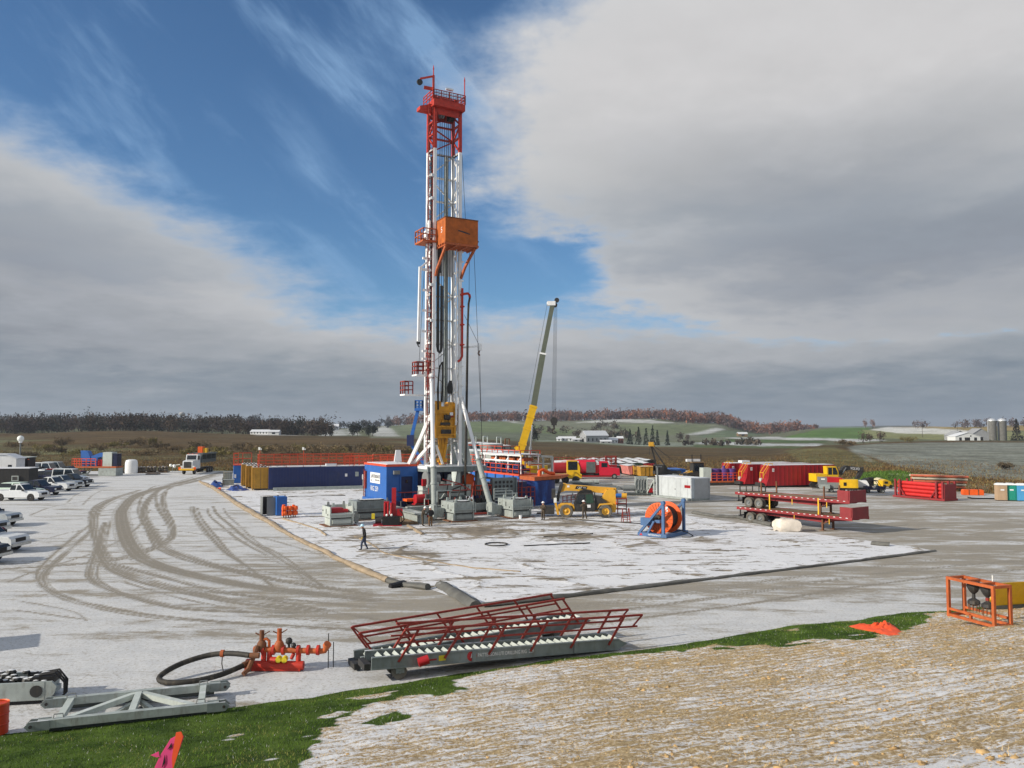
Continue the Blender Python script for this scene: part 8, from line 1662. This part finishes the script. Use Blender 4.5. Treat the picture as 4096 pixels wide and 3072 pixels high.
# ================================================================ PEOPLE
def person(label,loc,rz,joints,coat,legs,helmet,gloves='skin',scale=1.):
    o=thing('person',label,'person',loc,rz);o.scale=(scale*1.08,)*3
    J=dict(pelvis=(0,0,.95),waist=(0,0,1.1),chest=(0,0,1.32),neck=(0,0,1.5),head=(0,.02,1.62),top=(0,.03,1.76),
      lsh=(-.2,0,1.42),rsh=(.2,0,1.42),lel=(-.27,.02,1.14),rel=(.27,.02,1.14),lha=(-.27,.12,.9),rha=(.27,.12,.9),lf=(-.28,.16,.82),rf=(.28,.16,.82),
      lhip=(-.1,0,.92),rhip=(.1,0,.92),lkn=(-.11,.03,.5),rkn=(.11,.03,.5),lan=(-.11,0,.1),ran=(.11,0,.1),lto=(-.12,.2,.05),rto=(.12,.2,.05))
    J.update(joints)
    Rr=dict(pelvis=.165,waist=.155,chest=.185,neck=.075,head=.098,top=.085,lsh=.1,rsh=.1,lel=.07,rel=.07,lha=.052,rha=.052,lf=.04,rf=.04,lhip=.12,rhip=.12,lkn=.085,rkn=.085,lan=.065,ran=.065,lto=.05,rto=.05)
    E=[('pelvis','waist'),('waist','chest'),('chest','neck'),('neck','head'),('head','top'),('chest','lsh'),('lsh','lel'),('lel','lha'),('lha','lf'),('chest','rsh'),('rsh','rel'),('rel','rha'),('rha','rf'),('pelvis','lhip'),('lhip','lkn'),('lkn','lan'),('lan','lto'),('pelvis','rhip'),('rhip','rkn'),('rkn','ran'),('ran','rto')]
    K=list(J);me=bpy.data.meshes.new('body');me.from_pydata([J[k] for k in K],[(K.index(a),K.index(b)) for a,b in E],[])
    tmp=bpy.data.objects.new('tmp',me);COL.objects.link(tmp);m=tmp.modifiers.new('s','SKIN')
    sv=me.skin_vertices[0].data
    for i,k in enumerate(K): sv[i].radius=(Rr[k],Rr[k]*(.78 if k in('pelvis','waist','chest') else 1.));sv[i].use_root=(k=='pelvis')
    s_=tmp.modifiers.new('u','SUBSURF');s_.levels=2
    bm_=bpy.data.meshes.new_from_object(tmp.evaluated_get(bpy.context.evaluated_depsgraph_get()));bpy.data.objects.remove(tmp)
    bm_.materials.clear()
    for x in (coat,legs,'boot',gloves,'skin'): bm_.materials.append(MATS[x])
    hz=[Vector(J['lha']),Vector(J['rha'])];wz=J['pelvis'][2]-.0
    for p in bm_.polygons:
        c=p.center;mi=0
        dl=min((c-Vector(J['lf'])).length,(c-Vector(J['rf'])).length)
        if dl<.105: mi=3
        elif (c-Vector(J['head'])).length<.15 and c.z>J['neck'][2]+.02: mi=4
        elif c.z<.16: mi=2
        elif c.z<wz and abs(c.x)<.24: mi=1
        p.material_index=mi;p.use_smooth=True
    link('body',bm_,o)
    hx,hy,hz_=J['head'];tx,ty,tz_=J['top']
    hm=part('hard_hat',helmet,o,lambda b:(b.lathe([(.01,.135),(.07,.125),(.12,.07),(.135,.0),(.175,-.01),(.175,-.022),(.01,-.01)],16,((hx+tx)/2,(hy+ty)/2,tz_-.03)),b.box((hx+tx)/2-.1,(hx+tx)/2+.1,(hy+ty)/2+.12,(hy+ty)/2+.24,tz_-.05,tz_-.035)),True)
    for s_,k in ((-1,'lf'),(1,'rf')):
        q=Vector(J[k])
        for i in range(4): part('finger',gloves,o,lambda b:b.tube([q+Vector((-.03+i*.02,.01,-.02)),q+Vector((-.03+i*.02,.035,-.055)),q+Vector((-.03+i*.02,.025,-.085+.008*abs(i-1.5)))],[.011,.010,.008],6),True)
        part('thumb',gloves,o,lambda b:b.tube([q+Vector((-s_*.035,.02,.01)),q+Vector((-s_*.05,.05,-.02)),q+Vector((-s_*.045,.06,-.04))],[.012,.011,.009],6),True)
    return o
person('worker in dark jacket and jeans walking across the liner in a pale blue hard hat',G(1458,2202),R(100),dict(lkn=(-.1,.2,.52),lan=(-.11,.22,.1),lto=(-.11,.42,.06),rkn=(.1,-.02,.5),ran=(.11,-.22,.12),rto=(.11,-.04,.05),chest=(0,.06,1.32),neck=(0,.11,1.49),head=(0,.16,1.6),top=(0,.17,1.74),lel=(-.26,-.06,1.14),lf=(-.24,.2,.86),lha=(-.25,.14,.93),rsh=(.2,.05,1.42),lsh=(-.2,.05,1.42),rf=(.24,.12,.84),rha=(.25,.06,.92)),'cover_black','jeans','helmet_blue','glove_yellow',1.02)
person('worker in brown coveralls and white hard hat turned toward his bareheaded colleague'.replace('bareheaded ',''),G(1690,2105),R(-75),dict(chest=(0,.08,1.3),neck=(0,.16,1.46),head=(0,.22,1.56),top=(0,.25,1.69),lel=(-.24,.16,1.12),lha=(-.2,.36,1.06),lf=(-.18,.42,1.04),rel=(.24,.16,1.12),rha=(.2,.34,1.04),rf=(.18,.4,1.02),lsh=(-.2,.07,1.4),rsh=(.2,.07,1.4)),'cover_brown','cover_brown','helmet_white','cover_black',.98)
person('worker in black jacket over tan overalls seen from behind',G(1722,2108),R(20),dict(lel=(-.3,.1,1.2),lha=(-.34,.3,1.16),lf=(-.36,.36,1.15),rel=(.28,.04,1.15),rha=(.22,.22,1.02),rf=(.2,.28,1.0)),'cover_black','cover_tan','helmet_white','cover_black',.98)
person('worker in dark coveralls standing alone with folded arms',G(2173,2082),R(150),dict(lel=(-.28,.04,1.17),lha=(-.05,.22,1.2),lf=(.06,.22,1.22),rel=(.28,.04,1.17),rha=(.06,.24,1.16),rf=(-.05,.25,1.17)),'cover_brown','cover_brown','helmet_white','cover_brown',.97)
person('worker in dark coveralls leaning on the telehandler door',G(2337,2078),R(15),dict(lkn=(-.11,.05,.5),ran=(.2,-.14,.1),rto=(.24,.06,.05),rkn=(.14,0,.5),lel=(-.28,.16,1.2),lha=(-.22,.36,1.3),lf=(-.2,.42,1.32),chest=(0,.05,1.32),neck=(0,.1,1.49),head=(0,.14,1.6),top=(0,.16,1.74)),'cover_brown','cover_brown','helmet_white','cover_brown',1.)
drv=person('driver in a white hard hat sitting inside the telehandler cab',th_.matrix_basis@Vector((-.45,-.85,.85)),R(90),dict(lkn=(-.14,.42,.92),rkn=(.14,.42,.92),lan=(-.14,.5,.5),ran=(.14,.5,.5),lto=(-.14,.66,.45),rto=(.14,.66,.45),lha=(-.2,.4,1.2),lf=(-.18,.46,1.2),rha=(.2,.4,1.2),rf=(.18,.46,1.2)),'cover_brown','cover_brown','helmet_white','cover_brown',.76)
person('worker partly hidden behind the left skid box near the wellhead',C0+EX*1.2+EY*-4.9,R(190),dict(),'cover_brown','cover_brown','helmet_white','cover_brown',1.)
# ================================================================ FARM BUILDINGS
def barn(name,label,px,Y,w,d,h,rh,wall,roof,rz=0.,cat='barn',doors=(),wins=()):
    p=TP(px,Y);o=thing(name,label,cat,p-Vector((0,0,.3)),R(rz))
    part('wall',wall,o,lambda b:b.prism([(-w/2,0),(w/2,0),(w/2,h),(0,h+rh) if not isinstance(rh,tuple) else (0,h),(-w/2,h)],0,d))
    for s_ in (-1,1): part('roof_slope',roof,o,lambda b:b.add([(s_*(w/2+.4),-.4,h-.15),(0,-.4,h+rh+.1),(0,d+.4,h+rh+.1),(s_*(w/2+.4),d+.4,h-.15),(s_*(w/2+.4),-.4,h-.4),(0,-.4,h+rh-.12),(0,d+.4,h+rh-.12),(s_*(w/2+.4),d+.4,h-.4)],[(0,1,2,3),(7,6,5,4),(0,4,5,1),(1,5,6,2),(2,6,7,3),(3,7,4,0)]))
    for x0,x1,z0,z1 in doors: part('door','black',o,lambda b:b.box(x0,x1,-.06,-.005,z0,z1))
    for x0,x1,z0,z1 in wins: part('window','glass_dark',o,lambda b:b.box(x0,x1,-.06,-.005,z0,z1))
    return o
b1=barn('grey_barn','large weathered grey barn with pale roof in the valley',2332,716,10.5,24.,6.2,4.2,'barn_grey','roof_snow',-62,doors=((-1.5,1.5,0,3.4),),wins=((-3.6,-2.6,3.5,4.6),(2.6,3.6,3.5,4.6)))
for i in range(5): part('window','glass_dark',b1,lambda b:b.box(5.25,5.31,2.+i*4.4,3.2+i*4.4,1.2,3.6))
for i in range(5): part('window','glass_dark',b1,lambda b:b.box(-5.31,-5.25,2.+i*4.4,3.2+i*4.4,1.2,3.6))
def longhouse(label,px,Y,L_,h,rh,wall,roof,nw=4,rz=0.,cat='house',name='farmhouse',d=8.):
    p=TP(px,Y);o=thing(name,label,cat,p-Vector((0,0,.3)),R(rz));part('wall',wall,o,lambda b:b.prism([(0,0),(d,0),(d,h),(d/2,h+rh),(0,h)],-L_/2,L_/2,axis='x'))
    for y0,y1 in ((-.4,d/2),(d+.4,d/2)): part('roof_slope',roof,o,lambda b:b.add([(-L_/2-.3,y0,h-.1),(L_/2+.3,y0,h-.1),(L_/2+.3,y1,h+rh+.15),(-L_/2-.3,y1,h+rh+.15),(-L_/2-.3,y0,h-.35),(L_/2+.3,y0,h-.35),(L_/2+.3,y1,h+rh-.1),(-L_/2-.3,y1,h+rh-.1)],[(0,1,2,3),(7,6,5,4),(0,4,5,1),(1,5,6,2),(2,6,7,3),(3,7,4,0)]))
    for i in range(nw): part('window','glass_dark',o,lambda b:b.box(-L_/2+L_*(i+.35)/nw,-L_/2+L_*(i+.65)/nw,-.05,-.005,h*.35,h*.8))
    return o
longhouse('long low white farm building left of the grey barn',2268,735,16.,3.2,1.4,'house_white','roof_snow',5,-4)
longhouse('small white lean to beside the grey barn',2236,730,4.5,2.6,1.,'house_white','roof_snow',1,-4,'shed','farm_shed')
longhouse('low dark shed touching the grey barn',2305,712,6.,2.4,.8,'barn_grey','roof_snow',1,0,'shed','farm_shed')
longhouse('white house with snowy roof right of the grey barn',2452,730,9.,3.6,2.2,'house_white','roof_snow',3,5)
longhouse('red brick house behind the white house',2482,738,5.5,5.6,1.6,'brick','roof_snow',2,0)
longhouse('low outbuilding in front of the white house',2425,712,10.,2.2,1.,'barn_grey','roof_snow',2,3,'shed','farm_shed')
longhouse('long white shed with snowy roof at the edge of the dark wood',1036,560,12.5,2.3,1.2,'house_white','roof_snow',6,-2,'shed','farm_shed')
longhouse('smaller white shed with snowy roof beside the long white shed',1094,556,7.2,2.6,1.,'house_white','roof_snow',1,6,'shed','farm_shed')
longhouse('tiny distant white house beside the lone pine on the hillside',1325,980,7.,4.2,2.6,'house_white','roof_snow',2,10,'house')
longhouse('tiny distant white house higher on the snowy hillside',1342,985,7.5,5.,2.8,'house_white','roof_snow',2,10,'house')
longhouse('tan hut beside the autumn wood',2972,1020,12.,4.,2.,'wood','roof_snow',1,0,'hut','farm_shed')
barn('white_barn','white barn with dark doorways below the silos',3872,640,20.,12.,3.6,3.,'house_white','roof_snow',0,doors=((-7,-5,0,2.6),(-2.6,1.6,0,2.6),(5,7.2,0,2.6)),wins=((1.8,2.8,3.2,4.2),))
barn('dark_barn','dark weathered barn beside the silos',3925,655,13.,12.,6.,4.,'barn_grey','barn_grey',0,doors=((-1.5,1.5,0,3.),))
barn('dark_barn','dark hip roofed barn behind the white barn',3842,668,14.,12.,4.5,3.6,'barn_grey','barn_grey',0,wins=((-1.,1.,3.,4.),))
for px,lb in ((3970,'concrete silo with silver dome, left of the pair'.replace(', left of the pair',' beside the dark barn')),(4010,'concrete silo with silver dome beside the tall fir')):
    p=TP(px,676.);o=thing('silo',lb,'silo',p-Vector((0,0,.5)),0.,'twin silos');zt_=Q(px,1684,676.).z-p.z+.5
    part('shaft','silo',o,lambda b:b.lathe([(.01,0),(3.4,0),(3.4,zt_),(.01,zt_)],20),True);part('dome','silo_cap',o,lambda b:b.lathe([(3.5,zt_),(3.3,zt_+.9),(2.4,zt_+1.8),(1.,zt_+2.3),(.01,zt_+2.4)],20),True);part('chute','silo_cap' if 'fir' in lb else 'barn_grey',o,lambda b:b.box(-3.9,-3.2,-.6,.3,0,zt_))
wtw=thing('water_tower','pale water tower rising over the left woodland','water tower',TP(727,1180),0.);zt_=Q(727,1656,1180).z-wtw.location.z
part('tank','barn_grey',wtw,lambda b:b.ball((0,0,zt_),4.6,14,(1,1,.7)),True);part('leg','barn_grey',wtw,lambda b:b.cyl((0,0,0),(0,0,zt_-2.5),.9,10))
for px,Y,h_ in ((1078,575,14.),(3690,800,12.),(3830,900,12.)):
    p=TP(px,Y);o=thing('utility_pole','slim wooden utility pole among the farm fields','pole',p,0.,'utility poles');part('post','bark',o,lambda b:b.cyl((0,0,-.5),(0,0,h_),.2,6));part('crossarm','bark',o,lambda b:b.box(-1.2,1.2,-.1,.1,h_-1.2,h_-.95))
# ================================================================ AIR
def haze_mat():
    m=bpy.data.materials.new('haze');m.use_nodes=True;nt=m.node_tree;nt.nodes.clear()
    v=nt.nodes.new('ShaderNodeVolumePrincipled');v.inputs['Color'].default_value=(.80,.88,1.,1);v.inputs['Density'].default_value=.00011;v.inputs['Anisotropy'].default_value=.2
    o=nt.nodes.new('ShaderNodeOutputMaterial');nt.links.new(v.outputs[0],o.inputs['Volume']);MATS['haze']=m
haze_mat()
tag(MB().box(-6500,6500,-120,6650,float(TZ.min())-2,95.).build('haze','haze'),kind='stuff',label='thin blue haze over the farmland')
